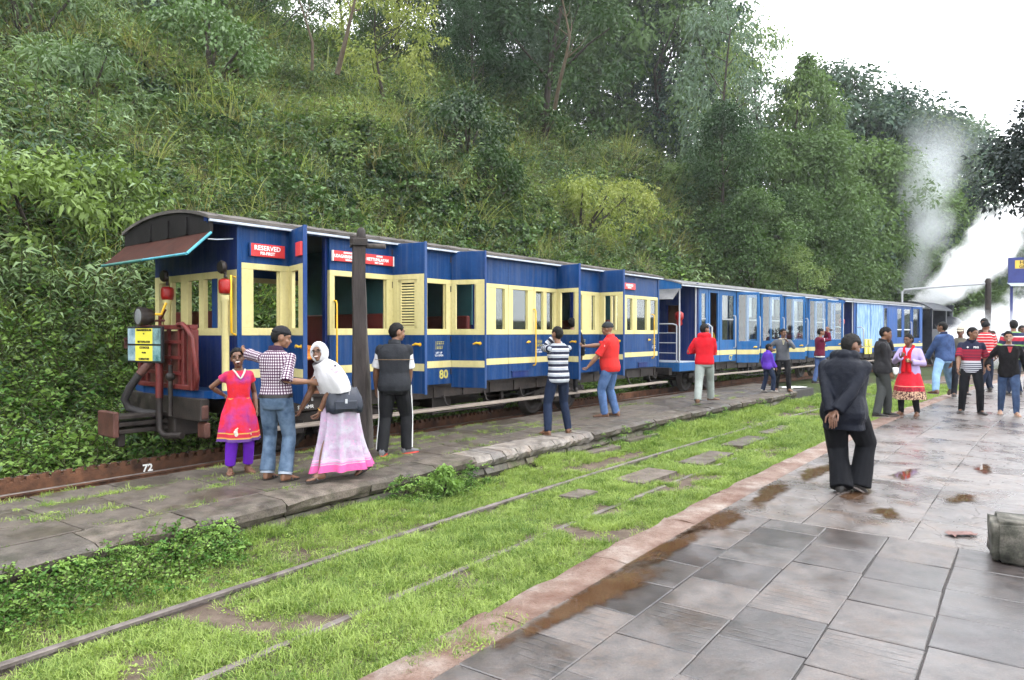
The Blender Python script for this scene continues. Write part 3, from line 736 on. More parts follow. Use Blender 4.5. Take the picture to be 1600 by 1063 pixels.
# heap of orange cloth inside the first doorway
mb = MB()
for k in range(5): mb.ball((1.2 + .05 * k, -.72 + .06 * k, 1.20 + .035 * k + LZ), .22 - .01 * k, .26, .05 + .01 * (k % 2), 12, 6)
o = mb.build('folded_cloth', ORANGEC); o.parent = None; o.matrix_world = Matrix.Translation((c1.a.x, c1.a.y, ZR)) @ Matrix.Rotation(c1.rz, 4, 'Z')
tag(o, 'heap of orange cloth on the seat inside the first open doorway', 'cloth')
# end wall with cream window band
mb = MB(); x0, x1 = .06, .108
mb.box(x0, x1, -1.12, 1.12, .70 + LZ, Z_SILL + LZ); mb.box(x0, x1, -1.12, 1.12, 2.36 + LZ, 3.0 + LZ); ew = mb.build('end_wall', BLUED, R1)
mb = MB(); mb.box(x0 - .006, x1 + .004, -1.118, 1.118, Z_SILL + LZ, Z_WB + LZ); mb.box(x0 - .006, x1 + .004, -1.118, 1.118, 2.27 + LZ, 2.36 + LZ)
for a, b in ((-1.118, -.92), (-.74, -.66), (-.30, -.17), (.14, .34), (.60, .66), (1.0, 1.118)): mb.box(x0 - .005, x1 + .003, a, b, Z_WB + LZ, 2.27 + LZ)
mb.build('window_frame', CREAM, ew)
mb = MB(); mb.box(x0 + .012, x0 + .03, -.66, -.48, Z_WB + LZ, 2.27 + LZ); mb.build('window_shutter', BLUE, ew)
mb = MB(); mb.box(U1 - .05, U1, -1.12, 1.12, .70 + LZ, 3.0 + LZ); mb.build('end_wall', BLUE, R1)
mb = MB(); mb.box(.06, .12, -1.135, -1.115, .70 + LZ, 2.96 + LZ, 0, .004); mb.build('corner_post', BLUE, R1)
mb = MB(); mb.box(U1 - .06, U1 + .004, -1.135, -1.121, .70 + LZ, 2.96 + LZ); mb.build('corner_post', BLUE, R1)
# arched dark end panel, visor
n = 14; pts = [(-1.2 + 2.4 * i / n, arch_z(-1.2 + 2.4 * i / n, 2.985, 3.15, 1.22) - .035 + LZ) for i in range(n + 1)]
pts = [(y, z) for y, z in pts] + [(1.2, 2.79 + LZ), (-1.2, 2.79 + LZ)]
mb = MB(); mb.prism(pts, 'x', -.33, -.29); ep = mb.build('arched_end_panel', DARKEND, R1)
mb = MB()
for y in (-.62, -.12, .38): mb.box(-.35, -.33, y - .03, y + .03, 2.80 + LZ, 3.02 + LZ)
mb.build('batten', DARKEND, ep)
mb = MB(); hy = 1.18; a = Vector((-.31, 0, 2.80 + LZ)); b = Vector((-.62, 0, 2.50 + LZ))
mb.add([(a.x, -hy, a.z), (b.x, -hy - .02, b.z), (b.x, hy + .02, b.z), (a.x, hy, a.z), (a.x + .02, -hy, a.z - .015), (b.x + .02, -hy - .02, b.z - .015), (b.x + .02, hy + .02, b.z - .015), (a.x + .02, hy, a.z - .015)], [(0, 1, 2, 3), (0, 4, 5, 1), (1, 5, 6, 2), (2, 6, 7, 3), (3, 7, 4, 0)], 0)
mb.add([(a.x + .02, -hy, a.z - .015), (b.x + .02, -hy - .02, b.z - .015), (b.x + .02, hy + .02, b.z - .015), (a.x + .02, hy, a.z - .015)], [(0, 1, 2, 3)], 1)
vz = mb.build('visor', [VISOR, VISORU], R1)
mb = MB(); mb.tube([(a.x, -hy - .012, a.z - .02), (b.x, -hy - .035, b.z - .005)], .018, 6); mb.tube([(b.x - .004, -hy - .03, b.z - .008), (b.x - .004, hy * -.05, b.z - .008)], .016, 6); mb.build('visor_edge', VISORE, vz)
mb = MB(); mb.tube([(b.x - .004, -hy * .04, b.z - .01), (b.x - .004, hy + .03, b.z - .01)], .02, 6); mb.build('visor_lip', VISORU, vz)
mb = MB(); mb.tube([(.05, -1.05, 2.75 + LZ), (-.2, -1.12, 2.71 + LZ), (-.34, -1.16, 2.70 + LZ)], .008, 6); mb.build('visor_stay', GUTTER, vz)
# balcony floor, gangway frame
mb = MB(); mb.prism([(.06, -1.13), (-.22, -1.13), (-.34, -.6), (-.34, .6), (-.22, 1.13), (.06, 1.13)], 'z', .74 + LZ, .83 + LZ); mb.build('balcony_floor', BLUE, R1)
gf = MB()
fr = lambda a, b, c, d, x0_=-.40, x1_=-.30, bv=.008: gf.box(x0_, x1_, a, b, c + LZ, d + LZ, 0, bv)
fr(-.86, -.78, .84, 1.60); fr(-.62, -.56, .84, 1.60, -.38, -.31); fr(.56, .64, .84, 1.62); fr(-.84, .64, 1.60, 1.66); fr(-.84, .64, .84, .90)
gf.tube([(-.42, -.56, 1.66 + LZ), (-.43, -.70, 1.67 + LZ), (-.43, -.80, 1.62 + LZ), (-.40, -.89, 1.5 + LZ), (-.36, -.93, 1.0 + LZ), (-.35, -.88, .88 + LZ), (-.35, -.76, .87 + LZ)], .03, 8)
for k in range(3): fr(-.56, .56, 1.02 + k * .2, 1.06 + k * .2, -.38, -.34, 0)
for k in range(4): fr(-.5 + k * .3, -.45 + k * .3, .88, 1.6, -.37, -.33, 0)
gf.build('gangway_frame', REDI, R1)
mb = MB(); mb.box(-.335, -.32, -.78, .58, .90 + LZ, 1.58 + LZ); mb.build('gangway_plate', BROWNI, R1)
# destination boards
sg = put('destination_board', None, R1, (-.56, .02, 0), (0, 0, math.radians(12)))
mb = MB(); mb.box(-.02, .02, -.34, .34, 1.17 + LZ, 1.64 + LZ, 0, .005); mb.build('board_frame', BLACKP, sg)
def picture_board(z0, z1, colL, colR, lines, mirror):
    mb = MB(); m_ = plain('printed_scene', colL, .35, .5, 7, 40, .02, col2=(.34, .44, .46)); m2 = plain('printed_scene_dark', colR, .35, .55, 10, 40, .02, col2=(.22, .36, .36))
    mb.box(-.026, -.021, .17, .32, z0 + LZ, z1 + LZ, 0); mb.box(-.026, -.021, -.32, -.17, z0 + LZ, z1 + LZ, 1); mb.box(-.026, -.021, -.17, .17, z0 + LZ, z1 + LZ, 2)
    o_ = mb.build('printed_panel', [m_, m2, YELSIGN], sg)
    for (t, y, z, size) in lines: text_obj('lettering', t, size, BLACKP, o_, (-.0275, y, z + LZ), (PI / 2, 0, -PI / 2), .001, .9, bold=.002)
picture_board(1.415, 1.615, (.04, .17, .32), (.05, .07, .09), [('UDAGAMANDALAM', 0, 1.592, .036), ('TO', 0, 1.545, .022), ('METTUPALAYAM', 0, 1.44, .036)], 0)
picture_board(1.195, 1.39, (.02, .17, .24), (.03, .18, .20), [('COONOOR', -.01, 1.365, .04), ('NILGIRI', 0, 1.30, .026), ('COIMBATORE', 0, 1.218, .036)], 1)
# head lamp
hl = put('head_lamp', None, R1, (-.58, .03, 1.77 + LZ))
mb = MB(); mb.lathe([(.04, -.13), (.085, -.11), (.118, -.03), (.126, .045), (.122, .07)], 20, 0, Matrix.Rotation(-PI / 2, 4, 'Y') @ Matrix.Rotation(0, 4, 'X')); mb.tube([(.02, 0, -.15), (.05, 0, -.26)], .025, 8); mb.build('lamp_body', BLACKI, hl)
mb = MB(); mb.lathe([(.10, .071), (.07, .08), (.001, .086)], 20, 0, Matrix.Rotation(-PI / 2, 4, 'Y')); mb.build('lamp_lens', plain('lamp_glass', (.16, .165, .17), .08, .2), hl)
# ventilator pots on cream posts, small round mirrors
for (u, off, zt) in ((-.06, 1.06, 2.14), (-.10, -.40, 2.10)):
    vp = put('brake_valve_pot', None, R1, (u, -off, 0))
    mb = MB(); mb.lathe([(.045, .83 + LZ), (.045, 1.95 + LZ), (.062, 1.97 + LZ), (.062, 2.03 + LZ)], 12); mb.build('post', CREAM, vp)
    mb = MB(); mb.lathe([(.045, zt - .09 + LZ), (.072, zt - .085 + LZ), (.082, zt - .03 + LZ), (.082, zt + .055 + LZ), (.07, zt + .085 + LZ), (.03, zt + .095 + LZ)], 14); mb.build('red_pot', REDPOT, vp)
    mb = MB(); mb.lathe([(.03, 0), (.075, .015), (.085, .05), (.07, .075)], 14, 0, Matrix.Translation((0, 0, zt + .24 + LZ)) @ Matrix.Rotation(-PI / 2, 4, 'Y')); mb.tube([(0, 0, zt + .11 + LZ), (0, 0, zt + .24 + LZ)], .02, 6); mb.build('gauge', BLACKI, vp)
mb = MB(); mb.tube([(.06, -1.10, 2.26 + LZ), (-.02, -1.13, 2.28 + LZ), (-.02, -1.13, 1.56 + LZ), (.06, -1.10, 1.53 + LZ)], .014, 8); mb.build('grab_rail', YELP, R1)
mb = MB(); mb.tube([(-.34, .10, 1.62 + LZ), (-.34, .10, 1.78 + LZ)], .022, 8); mb.tube([(-.34, -.02, 1.72 + LZ), (-.34, .22, 1.72 + LZ)], .016, 8); mb.tube([(-.34, .10, 1.72 + LZ), (-.34, -.06, 1.86 + LZ)], .014, 8); mb.build('brake_handle', REDI, R1)
mb = MB(); mb.tube([(-.5, .05, 1.80 + LZ), (-.42, -.12, 1.80 + LZ), (-.36, -.12, 1.95 + LZ)], .018, 6); mb.build('lamp_bracket', YELP, R1)
mb = MB(); mb.box(-.42, -.39, .60, 1.02, 1.46 + LZ, 1.49 + LZ); mb.box(-.42, -.39, .60, 1.02, 1.34 + LZ, 1.37 + LZ); mb.box(-.42, -.39, .98, 1.02, 1.37 + LZ, 1.46 + LZ); mb.build('side_lamp_bracket', BROWNI, R1)
# hoses and buffer gear
mb = MB(); mb.tube([(-.45, .0, 1.20 + LZ), (-.55, .02, 1.12 + LZ), (-.62, .06, 1.02 + LZ)], .055, 10); mb.build('hose_elbow', BROWNI, R1)
mb = MB(); mb.tube([(-.62, .06, 1.02 + LZ), (-.70, .14, .86 + LZ), (-.74, .22, .70 + LZ), (-.70, .20, .58 + LZ), (-.58, .08, .52 + LZ), (-.46, -.06, .50 + LZ)], .05, 10); mb.build('brake_hose', HOSE, R1)
mb = MB(); mb.tube([(-.48, -.18, 1.20 + LZ), (-.48, -.18, .72 + LZ)], .048, 10); mb.build('red_pipe', REDI, R1)
mb = MB(); mb.tube([(-.48, -.18, .72 + LZ), (-.48, -.18, .30 + LZ), (-.46, -.3, .24 + LZ), (-.40, -.62, .26 + LZ)], .042, 10); mb.tube([(-.45, -.42, 1.15 + LZ), (-.45, -.42, .50 + LZ)], .03, 8); mb.ball((-.45, -.42, 1.0 + LZ), .06, .06, .06); mb.build('drain_pipe', BLACKI, R1)
mb = MB(); mb.box(-.36, -.24, -1.0, 1.0, .46 + LZ, .74 + LZ, 0, .01); mb.box(-.34, .1, -.3, .3, .22 + LZ, .46 + LZ, 0, .01); mb.build('head_stock', BLACKI, R1)
mb = MB(); mb.box(-.34, -.25, -1.02, -.74, .48 + LZ, .66 + LZ, 0, .02); mb.box(-.30, -.22, -1.0, -.8, .24 + LZ, .44 + LZ, 0, .02); mb.build('step_bracket', BROWNI, R1)
bf = put('buffer_coupling', None, R1, (0, .02, 0))
mb = MB(); mb.box(-1.05, -.98, -.24, .24, .26 + LZ, .58 + LZ, 0, .015); mb.build('buffer_plate', BROWNI, bf)
mb = MB()
for z in (.32, .41, .50): mb.box(-.98, -.34, -.15, .15, z + LZ - .03, z + LZ + .025, 0, .01)
mb.box(-.92, -.84, -.06, .06, .12 + LZ, .3 + LZ, 0, .01); mb.build('draw_bar', BLACKI, bf)
underframe(R1, .0, U1, (1.75, 7.65), (.45, 11.75), .30)
mb = MB()
for u in (.2, .42): mb.box(u - .015, u + .015, -1.2, -1.16, -.02 + LZ, .5 + LZ)
mb.build('step_hanger', BLACKI, R1)
# signs, lettering, handrails, stencils
sign(R1, .22, .74, 2.545, 2.71, -HW - .012, [('RESERVED', .48, .66, .085, 1.0), ('FSI-FIRST', .48, .25, .055, 1.0)], True, frame=BLUE)
sign(R1, 1.50, 2.64, 2.585, 2.735, -HW - .012, [('UDAGAMANDALAM', .23, .48, .066, .8), ('\u2013 METTUPALAYAM', .70, .48, .066, .85), ('MOUNTAIN', .24, .84, .032, 1.0), ('EXPRESS', .75, .84, .032, 1.0), ('RAILWAY', .25, .16, .03, 1.0), ('FIRST CLASS', .74, .16, .03, 1.0)])
sign(R1, 9.72, 10.30, 2.585, 2.735, -HW - .012, [('RESERVED', .5, .62, .08, .95), ('FSI-FIRST', .5, .25, .045, 1.0)], False)
sign(D1, .40, .60, 2.55, 2.73, -.046, [], False, name='sign_back')
for u in (1.55, 6.28, 11.22): grab_rail(R1, u, -HW, .92 + LZ, 2.02 + LZ)
for u in (2.02, 3.62, 4.68, 6.42, 8.0, 11.28):
    stencil(R1, u, 1.36 + LZ, -HW - .004)
    text_obj('lettering', 'LIFT UP\nTO OPEN', .045, WHITEP, R1, (u + .05, -HW - .001, 1.20 + LZ), (PI / 2, 0, 0), .001, 1.0)
text_obj('coach_number', '80', .2, LETY, R1, (3.78, -HW - .001, .855 + LZ), (PI / 2, 0, 0), .001, 1.05, bold=.006)
text_obj('lettering', '82-S', .12, WHITEP, R1, (3.05, -1.008, .56 + LZ), (PI / 2, 0, 0), .001, 1.0, bold=.002)
for z, t in ((.62, 'CLASS II'), (.52, 'SR  NMR')): text_obj('lettering', t, .07, WHITEP, R1, (1.15, -1.008, z + LZ), (PI / 2, 0, 0), .001)
handle(R1, 6.12, -HW, 1.38 + LZ); handle(R1, 11.05, -HW, 1.38 + LZ)
mb = MB()
for (a, b) in ((5.6, 6.1), (10.5, 10.95)): mb.box(a, b, -HW - .02, -HW - .002, .72 + LZ, .82 + LZ); mb.box(a - .02, b + .02, -HW - .03, -HW - .002, .82 + LZ, .835 + LZ)
mb.build('step_recess_cover', BLUED, R1)

# ------------------------------------------------------------------ coaches 2 and 3: brighter blue, tall glazed doors, railed balcony
def sash(parent, u0, u1, z0, z1, y, t=.04, m=None, blindz=None, blind=None, frame=.045):
    """glazed window: frame, pane, optional half-drawn blind"""
    o = put('window', None, parent)
    f = MB(); f.box(u0, u0 + frame, y - t, y, z0 + LZ, z1 + LZ, 0, .004); f.box(u1 - frame, u1, y - t, y, z0 + LZ, z1 + LZ, 0, .004); f.box(u0 + frame, u1 - frame, y - t, y, z0 + LZ, z0 + frame + LZ, 0, .004); f.box(u0 + frame, u1 - frame, y - t, y, z1 - frame + LZ, z1 + LZ, 0, .004)
    f.build('sash_frame', m, o)
    g = MB(); g.box(u0 + frame, u1 - frame, y - t * .6, y - t * .5, z0 + frame + LZ, z1 - frame + LZ); g.build('pane', GLASS, o)
    if blind is not None:
        b = MB(); b.box(u0 + frame, u1 - frame, y - t * .45, y - t * .3, blindz + LZ, z1 - frame + LZ); b.box(u0 + .01, u1 - .01, y - t * .9, y - t * .3, blindz - .04 + LZ, blindz + LZ); b.build('blind', [blind], o)
    return o
def glazed_door(root, u, ang, w, mat, zb=.62, zt=2.80, wz=(1.30, 2.72), blind=None, name='glazed_door', label=None):
    d = put(name, None, root, (u, -HW + .01, 0), (0, 0, -math.radians(ang)))
    if label: d['label'] = label
    t = .042
    mb = MB(); mb.box(.004, w, -t, 0, zb + LZ, wz[0] + LZ, 0, .005); mb.box(.004, w, -t, 0, wz[1] + LZ, zt + LZ, 0, .005); mb.box(.004, .07, -t, 0, wz[0] + LZ, wz[1] + LZ, 0, .004); mb.box(w - .07, w, -t, 0, wz[0] + LZ, wz[1] + LZ, 0, .004); mb.build('door_panel', mat, d)
    g = MB(); g.box(.07, w - .07, -.026, -.02, wz[0] + LZ, wz[1] + LZ); g.build('pane', GLASS, d)
    st = MB(); st.box(.006, w - .004, -t - .005, -t, Z_ST0 - .08 + LZ, Z_ST1 - .05 + LZ); st.build('stripe', CREAM, d)
    handle(d, w - .10, -t, 1.12 + LZ)
    return d
def glazed_coach(s0, s1, label, L, doors, panels, mat, zst=(.90, 1.04), num=None):
    c = Coach(s0, s1, 'railway_coach', label, 'railway coach', 'coaches of the blue train'); R = c.root
    roof(R, -1.02, L + .1, ROOFG, 2.90, 3.10, 1.2)
    for a, b, kind in panels:
        g = .004; y0, y1 = -HW, -HW + .05
        mb = MB(); mb.box(a + g, b - g, y0, y1, .42 + LZ + .28, 1.30 + LZ); mb.box(a + g, b - g, y0, y1, 2.72 + LZ, 2.92 + LZ)
        mb.box(a + g, a + .1, y0, y1, 1.30 + LZ, 2.72 + LZ); mb.box(b - .1, b - g, y0, y1, 1.30 + LZ, 2.72 + LZ)
        if kind == 'solid': mb.box(a + .1, b - .1, y0, y1, 1.30 + LZ, 2.72 + LZ)
        p = mb.build('side_panel', mat, R)
        st = MB(); st.box(a + g, b - g, y0 - .006, y0, zst[0] + LZ, zst[1] + LZ); st.build('stripe', CREAM, p)
        if kind == 'blind': sash(R, a + .1, b - .1, 1.30, 2.72, -HW + .04, .04, mat, 1.98, BLIND)
        if kind == 'white': sash(R, a + .1, b - .1, 1.30, 2.72, -HW + .04, .04, mat, 1.72, BLINDW)
        if kind == 'tarp':
            tp = MB(); n = 24; rows = []
            for zz in (2.80, 2.2, 1.6, 1.2, .98):
                rows.append([(a + (b - a) * i / n, -HW - .03 - .018 * math.sin(i * 1.9 + zz) - .012 * math.sin(i * 4.1), zz + LZ) for i in range(n + 1)] + [(a + (b - a) * i / n, -HW - .004, zz + LZ) for i in range(n, -1, -1)])
            tp.loft(rows, 0, True, True, True); tp.build('tarpaulin', TARP, R)
    for (u, ang, w) in doors: glazed_door(R, u, ang, w, mat, .64, 2.80)
    mb = MB(); mb.box(0, L, -1.06, 1.06, .70 + LZ, .74 + LZ); mb.build('floor', BROWNW, R)
    n = max(3, int(L / 1.0)); w = L / n
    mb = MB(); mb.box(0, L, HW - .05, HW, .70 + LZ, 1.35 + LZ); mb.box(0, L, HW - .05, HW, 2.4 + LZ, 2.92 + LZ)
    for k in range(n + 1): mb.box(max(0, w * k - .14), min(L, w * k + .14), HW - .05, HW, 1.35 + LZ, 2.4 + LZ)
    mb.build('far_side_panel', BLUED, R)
    k = 0; u = .5
    while u < L - .4:
        mb = MB(); mb.box(u, u + .4, -1.0, 1.0, .74 + LZ, 1.15 + LZ); mb.box(u - .06, u, -1.0, 1.0, .74 + LZ, 1.75 + LZ); mb.build('seat_bench', SEAT, R)
        mb = MB(); mb.box(u - .05, u - .02, -1.04, 1.04, 1.75 + LZ, 2.88 + LZ); o_ = mb.build('partition', BROWNW, R) if k % 2 == 0 else None
        u += 1.45; k += 1
    mb = MB(); mb.box(.0, .05, -1.12, 1.12, .70 + LZ, 1.55 + LZ); mb.box(.0, .05, -1.12, 1.12, 2.35 + LZ, 2.95 + LZ)
    for a, b in ((-1.12, -.55), (-.15, .2), (.6, 1.12)): mb.box(0, .05, a, b, 1.55 + LZ, 2.35 + LZ)
    mb.build('end_wall', BLUED, R)
    mb = MB(); mb.box(L - .05, L, -1.12, 1.12, .70 + LZ, 2.95 + LZ); mb.build('end_wall', mat, R)
    # balcony: floor, posts, rails, canopy, red hand brake pot
    mb = MB(); mb.box(-1.0, 0, -1.12, 1.12, .50 + LZ, .74 + LZ, 0, .01); bal = mb.build('balcony_floor', mat, R)
    mb = MB(); mb.box(-1.0, -.012, -1.123, 1.123, .742 + LZ, .765 + LZ); mb.build('floor_edge', GUTTER, bal)
    for (a, y) in ((-.92, -1.07), (-.06, -1.09), (-.92, 1.07)):
        mb = MB(); mb.tube([(a, y, .76 + LZ), (a, y, 2.86 + LZ)], .022, 8); mb.build('post', CHROME, R)
    mb = MB()
    for z in (1.0, 1.28, 1.55, 1.80):
        mb.tube([(-.98, -1.02, z + LZ - (0 if z < 1.7 else .04)), (-.98, -.9, z + LZ), (-.98, .95, z + LZ)], .02 if z > 1.7 else .012, 8)
    for y in (-1.02, -.35, .35, .95): mb.tube([(-.98, y, .76 + LZ), (-.98, y, 1.76 + LZ)], .018, 8)
    mb.build('balcony_rail', CHROME, R)
    mb = MB(); n = 12; pts = [(-1.16 + 2.32 * i / n, arch_z(-1.16 + 2.32 * i / n, 2.90, 3.10, 1.2) + LZ - .042) for i in range(n + 1)] + [(1.16, 2.76 + LZ), (-1.16, 2.76 + LZ)]
    mb.prism(pts, 'x', -1.0, -.97); mb.build('arched_end_panel', mat, R)
    mb = MB(); mb.add([(-1.0, -1.12, 2.76 + LZ), (-1.38, -1.12, 2.46 + LZ), (-1.38, 1.12, 2.46 + LZ), (-1.0, 1.12, 2.76 + LZ), (-.98, -1.12, 2.745 + LZ), (-1.36, -1.12, 2.445 + LZ), (-1.36, 1.12, 2.445 + LZ), (-.98, 1.12, 2.745 + LZ)], [(0, 1, 2, 3), (4, 7, 6, 5), (0, 4, 5, 1), (1, 5, 6, 2), (2, 6, 7, 3)]); mb.build('visor', ROOFG, R)
    mb = MB(); mb.lathe([(.05, 1.75 + LZ), (.09, 1.80 + LZ), (.075, 1.9 + LZ), (.12, 1.95 + LZ), (.12, 2.1 + LZ), (.05, 2.15 + LZ)], 14, 0, Matrix.Translation((-.55, -.85, 0))); bp = mb.build('red_pot', REDPOT, R)
    mb = MB(); mb.tube([(-.55, -.85, .74 + LZ), (-.55, -.85, 1.76 + LZ)], .03, 8); mb.build('post', BLACKI, bp)
    mb = MB(); mb.tube([(.32, -1.10, 1.78 + LZ), (.25, -1.32, 1.80 + LZ), (.3, -1.40, 1.72 + LZ), (.3, -1.40, 1.0 + LZ), (.28, -1.3, .92 + LZ), (.3, -1.1, .92 + LZ)], .022, 8); mb.build('grab_rail', CHROME, R)
    for (u, ang, w) in doors: grab_rail(R, u - .18, -HW, 1.1 + LZ, 2.08 + LZ, CHROME, .016)
    underframe(R, -.9, L, (1.0, L - 1.4), (.35, L), .34)
    mb = MB(); mb.box(-1.5, -.9, -.12, .12, .36 + LZ, .52 + LZ, 0, .01); mb.box(-1.15, -1.0, -.9, .9, .4 + LZ, .6 + LZ, 0, .01); mb.tube([(-1.1, -.5, .5 + LZ), (-1.3, -.55, .3 + LZ), (-1.45, -.4, .45 + LZ)], .03, 8); mb.build('head_stock', BLACKI, R)
    if num: text_obj('coach_number', num, .2, LETY, R, (2.05, -HW - .001, .80 + LZ), (PI / 2, 0, 0), .001, .9, bold=.006)
    return c
c2 = glazed_coach(18.3, 30, 'bright blue coach with tall glazed doors ajar and white railings on its balcony', 11.2,
    [(2.42, 42, .72), (4.18, 42, .72), (6.10, 46, .72), (8.28, 46, .72), (9.98, 46, .72)],
    [(.08, .62, 'blind'), (.64, 1.32, 'glass'), (1.34, 2.40, 'blind'), (3.16, 4.16, 'blind'), (4.92, 6.08, 'blind'), (6.84, 8.26, 'blind'), (9.02, 9.96, 'blind'), (10.72, 11.2, 'blind')], BLUEB, num='CT')
c3 = glazed_coach(31, 43, 'third blue coach with pale blue tarpaulin hung over its side, next to the engine', 8.45,
    [(6.92, 12, .7)],
    [(.05, .24, 'solid'), (.26, 1.7, 'tarp'), (1.72, 3.2, 'tarp'), (3.22, 3.9, 'white'), (3.92, 4.85, 'solid'), (4.87, 5.75, 'white'), (5.77, 6.9, 'white'), (7.64, 8.45, 'solid')], BLUEC)
mb = MB()
for k, (dx, dz) in enumerate(((0, 0), (.42, 0), (0, -.36), (.42, -.36))): mb.box(1.0 + dx, 1.34 + dx, -HW - .075, -HW - .06, 1.0 + dz + LZ, 1.28 + dz + LZ, 0)
yb = mb.build('yellow_board', YELSIGN, c3.root)
for k, (ch, dx, dz) in enumerate((('E', 0, 0), ('F', .42, 0), ('E', 0, -.36), ('E', .42, -.36))): text_obj('lettering', ch, .24, WHITEP, yb, (1.17 + dx, -HW - .0765, 1.14 + dz + LZ), (PI / 2, 0, 0), .001)

# ------------------------------------------------------------------ steam engine, mostly wrapped in its steam
STEEL = plain('engine_blue_black', (.022, .026, .036), .4, .4, 4, 40, .2, metal=.3)
ce = Coach(40.6, 49, 'steam_engine', 'dark steam engine at the head of the train wrapped in white steam', 'steam engine', None); RE = ce.root
mb = MB(); mb.box(0, 2.0, -1.15, -1.09, .75 + LZ, 1.75 + LZ); mb.box(0, 2.0, 1.09, 1.15, .75 + LZ, 1.75 + LZ); mb.box(0, .06, -1.1, 1.1, .75 + LZ, 1.55 + LZ); mb.box(1.94, 2.0, -1.1, 1.1, .75 + LZ, 2.85 + LZ)
for u in (.0, 1.9):
    for y in (-1.15, 1.05): mb.box(u, u + .1, y, y + .1, 1.75 + LZ, 2.8 + LZ)
mb.build('cab', STEEL, RE)
roof(RE, -.35, 2.35, STEEL, 2.78, 3.22, 1.28, STEEL, 'cab_roof')
mb = MB(); mb.lathe([(.5, 2.0), (.62, 2.02), (.62, 5.6), (.66, 5.62), (.66, 6.3), (.6, 6.36), (.2, 6.42)], 24, 0, Matrix.Translation((0, 0, 1.85 + LZ)) @ Matrix.Rotation(PI / 2, 4, 'Y')); mb.build('boiler', STEEL, RE)
mb = MB(); mb.lathe([(.2, 2.35 + LZ), (.16, 2.5 + LZ), (.16, 2.95 + LZ), (.24, 3.1 + LZ), (.24, 3.16 + LZ)], 18, 0, Matrix.Translation((5.95, 0, 0))); mb.build('chimney', STEEL, RE)
mb = MB(); mb.lathe([(.34, 2.3 + LZ), (.32, 2.6 + LZ), (.26, 2.85 + LZ), (.1, 2.95 + LZ)], 18, 0, Matrix.Translation((3.4, 0, 0))); mb.build('steam_dome', STEEL, RE)
for y in (-1.12, .62):
    mb = MB(); mb.box(2.0, 5.2, y, y + .5, .95 + LZ, 1.85 + LZ, 0, .03); mb.build('water_tank', STEEL, RE)
mb = MB(); mb.box(-.1, 6.6, -1.1, 1.1, .62 + LZ, .76 + LZ); mb.box(6.5, 6.65, -1.1, 1.1, .3 + LZ, .8 + LZ); mb.build('frame', BLACKI, RE)
for u in (.7, 1.9, 3.1, 4.3, 5.5): wheelset(RE, u, .42)
# ------------------------------------------------------------------ people
def cloth(name, col, var=.18, bump=.5, bs=16, rough=.85, sheen=0.0, col2=None):
    kd = .5 if max(col) < .09 else (.72 if max(col) < .3 else .82); col = sc3(col, kd); col2 = sc3(col2, kd) if col2 else None
    m = N(name); v = m.coords('Object'); n = m.noise(v, bs, 4, .6); n2 = m.noise(v, 5, 3); n3 = m.noise(v, 260, 2)
    c = m.ramp(m.math('ADD', m.math('MULTIPLY', n2, .6), m.math('MULTIPLY', n, .4)), [(.3, sc3(col, 1 - var)), (.7, col2 or sc3(col, 1 + var))])
    return m.finish(c, rough, m.math('ADD', n, m.math('MULTIPLY', n3, .12)), bump, .02, spec=.12)
def stripes(name, period, stops, bump=.5, base_attr='ax', rough=.85):
    """stops: (position 0..1, colour), constant steps, repeated every period metres of cloth"""
    m = N(name); a = m.attr(base_attr); f = m.math('FRACT', m.math('DIVIDE', a, period)) if period else a
    x = m.n('ValToRGB'); x.color_ramp.interpolation = 'CONSTANT'; cr = x.color_ramp
    while len(cr.elements) < len(stops): cr.elements.new(.99)
    for e, (p, c) in zip(cr.elements, stops): e.position = p; e.color = (*c, 1)
    m.l(f, x.inputs['Fac']); n = m.noise(m.coords('Object'), 16, 4); c = m.mix(1.0, x.outputs['Color'], m.ramp(n, [(.3, .82), (.7, 1.1)]), 'MULTIPLY')
    return m.finish(c, rough, n, bump, .02, spec=.25)
def checked(name, base, line, line2, p=.034):
    m = N(name); ax, ay = m.attr('ax'), m.attr('ay')
    def band(a, per, w, off=0): return m.math('LESS_THAN', m.math('FRACT', m.math('ADD', m.math('DIVIDE', a, per), off)), w)
    c = m.mix(band(ax, p, .42), base, line); f2 = m.math('MULTIPLY', band(ay, p, .42), 1.0)
    both = m.math('MULTIPLY', band(ax, p, .42), f2)
    c = m.mix(f2, c, line); c = m.mix(both, c, line2)
    n = m.noise(m.coords('Object'), 16, 4); return m.finish(c, .85, n, .5, .02, spec=.25)
def skin_mat(name, col):
    m = N(name); v = m.coords('Object'); n = m.noise(v, 14, 4); n2 = m.noise(v, 90, 3)
    c = m.ramp(n, [(.3, sc3(col, .82)), (.7, sc3(col, 1.15))]); return m.finish(c, .48, n2, .12, .004, spec=.4)
SKIN_A = skin_mat('warm_brown_skin', (.175, .086, .050)); SKIN_B = skin_mat('dark_brown_skin', (.125, .060, .035)); SKIN_C = skin_mat('light_brown_skin', (.27, .145, .09))
EYEW = plain('eye_white', (.24, .22, .20), .3, .05, 6, 40, .0); TEETH = plain('teeth_white', (.62, .60, .55), .3, .05, 6, 40, .0); DARKH = plain('black_hair', (.0045, .004, .004), .65, .5, 26, 120, .8, spec=.18); LIPS = plain('lip_skin', (.24, .075, .06), .45, .15, 20, 60, .05)
GREYH = plain('greying_hair', (.010, .0095, .009), .7, .6, 30, 130, .8, spec=.18)
LEATHER = plain('black_leather', (.018, .016, .015), .4, .35, 20, 80, .2); BROWNL = plain('brown_leather', (.10, .05, .028), .5, .35, 20, 80, .2); SOLE = plain('shoe_sole', (.12, .10, .09), .7, .3, 20, 80, .1)
GOLD = plain('gold_bangle', (.75, .48, .12), .25, .1, 10, 40, .0, metal=1.0)

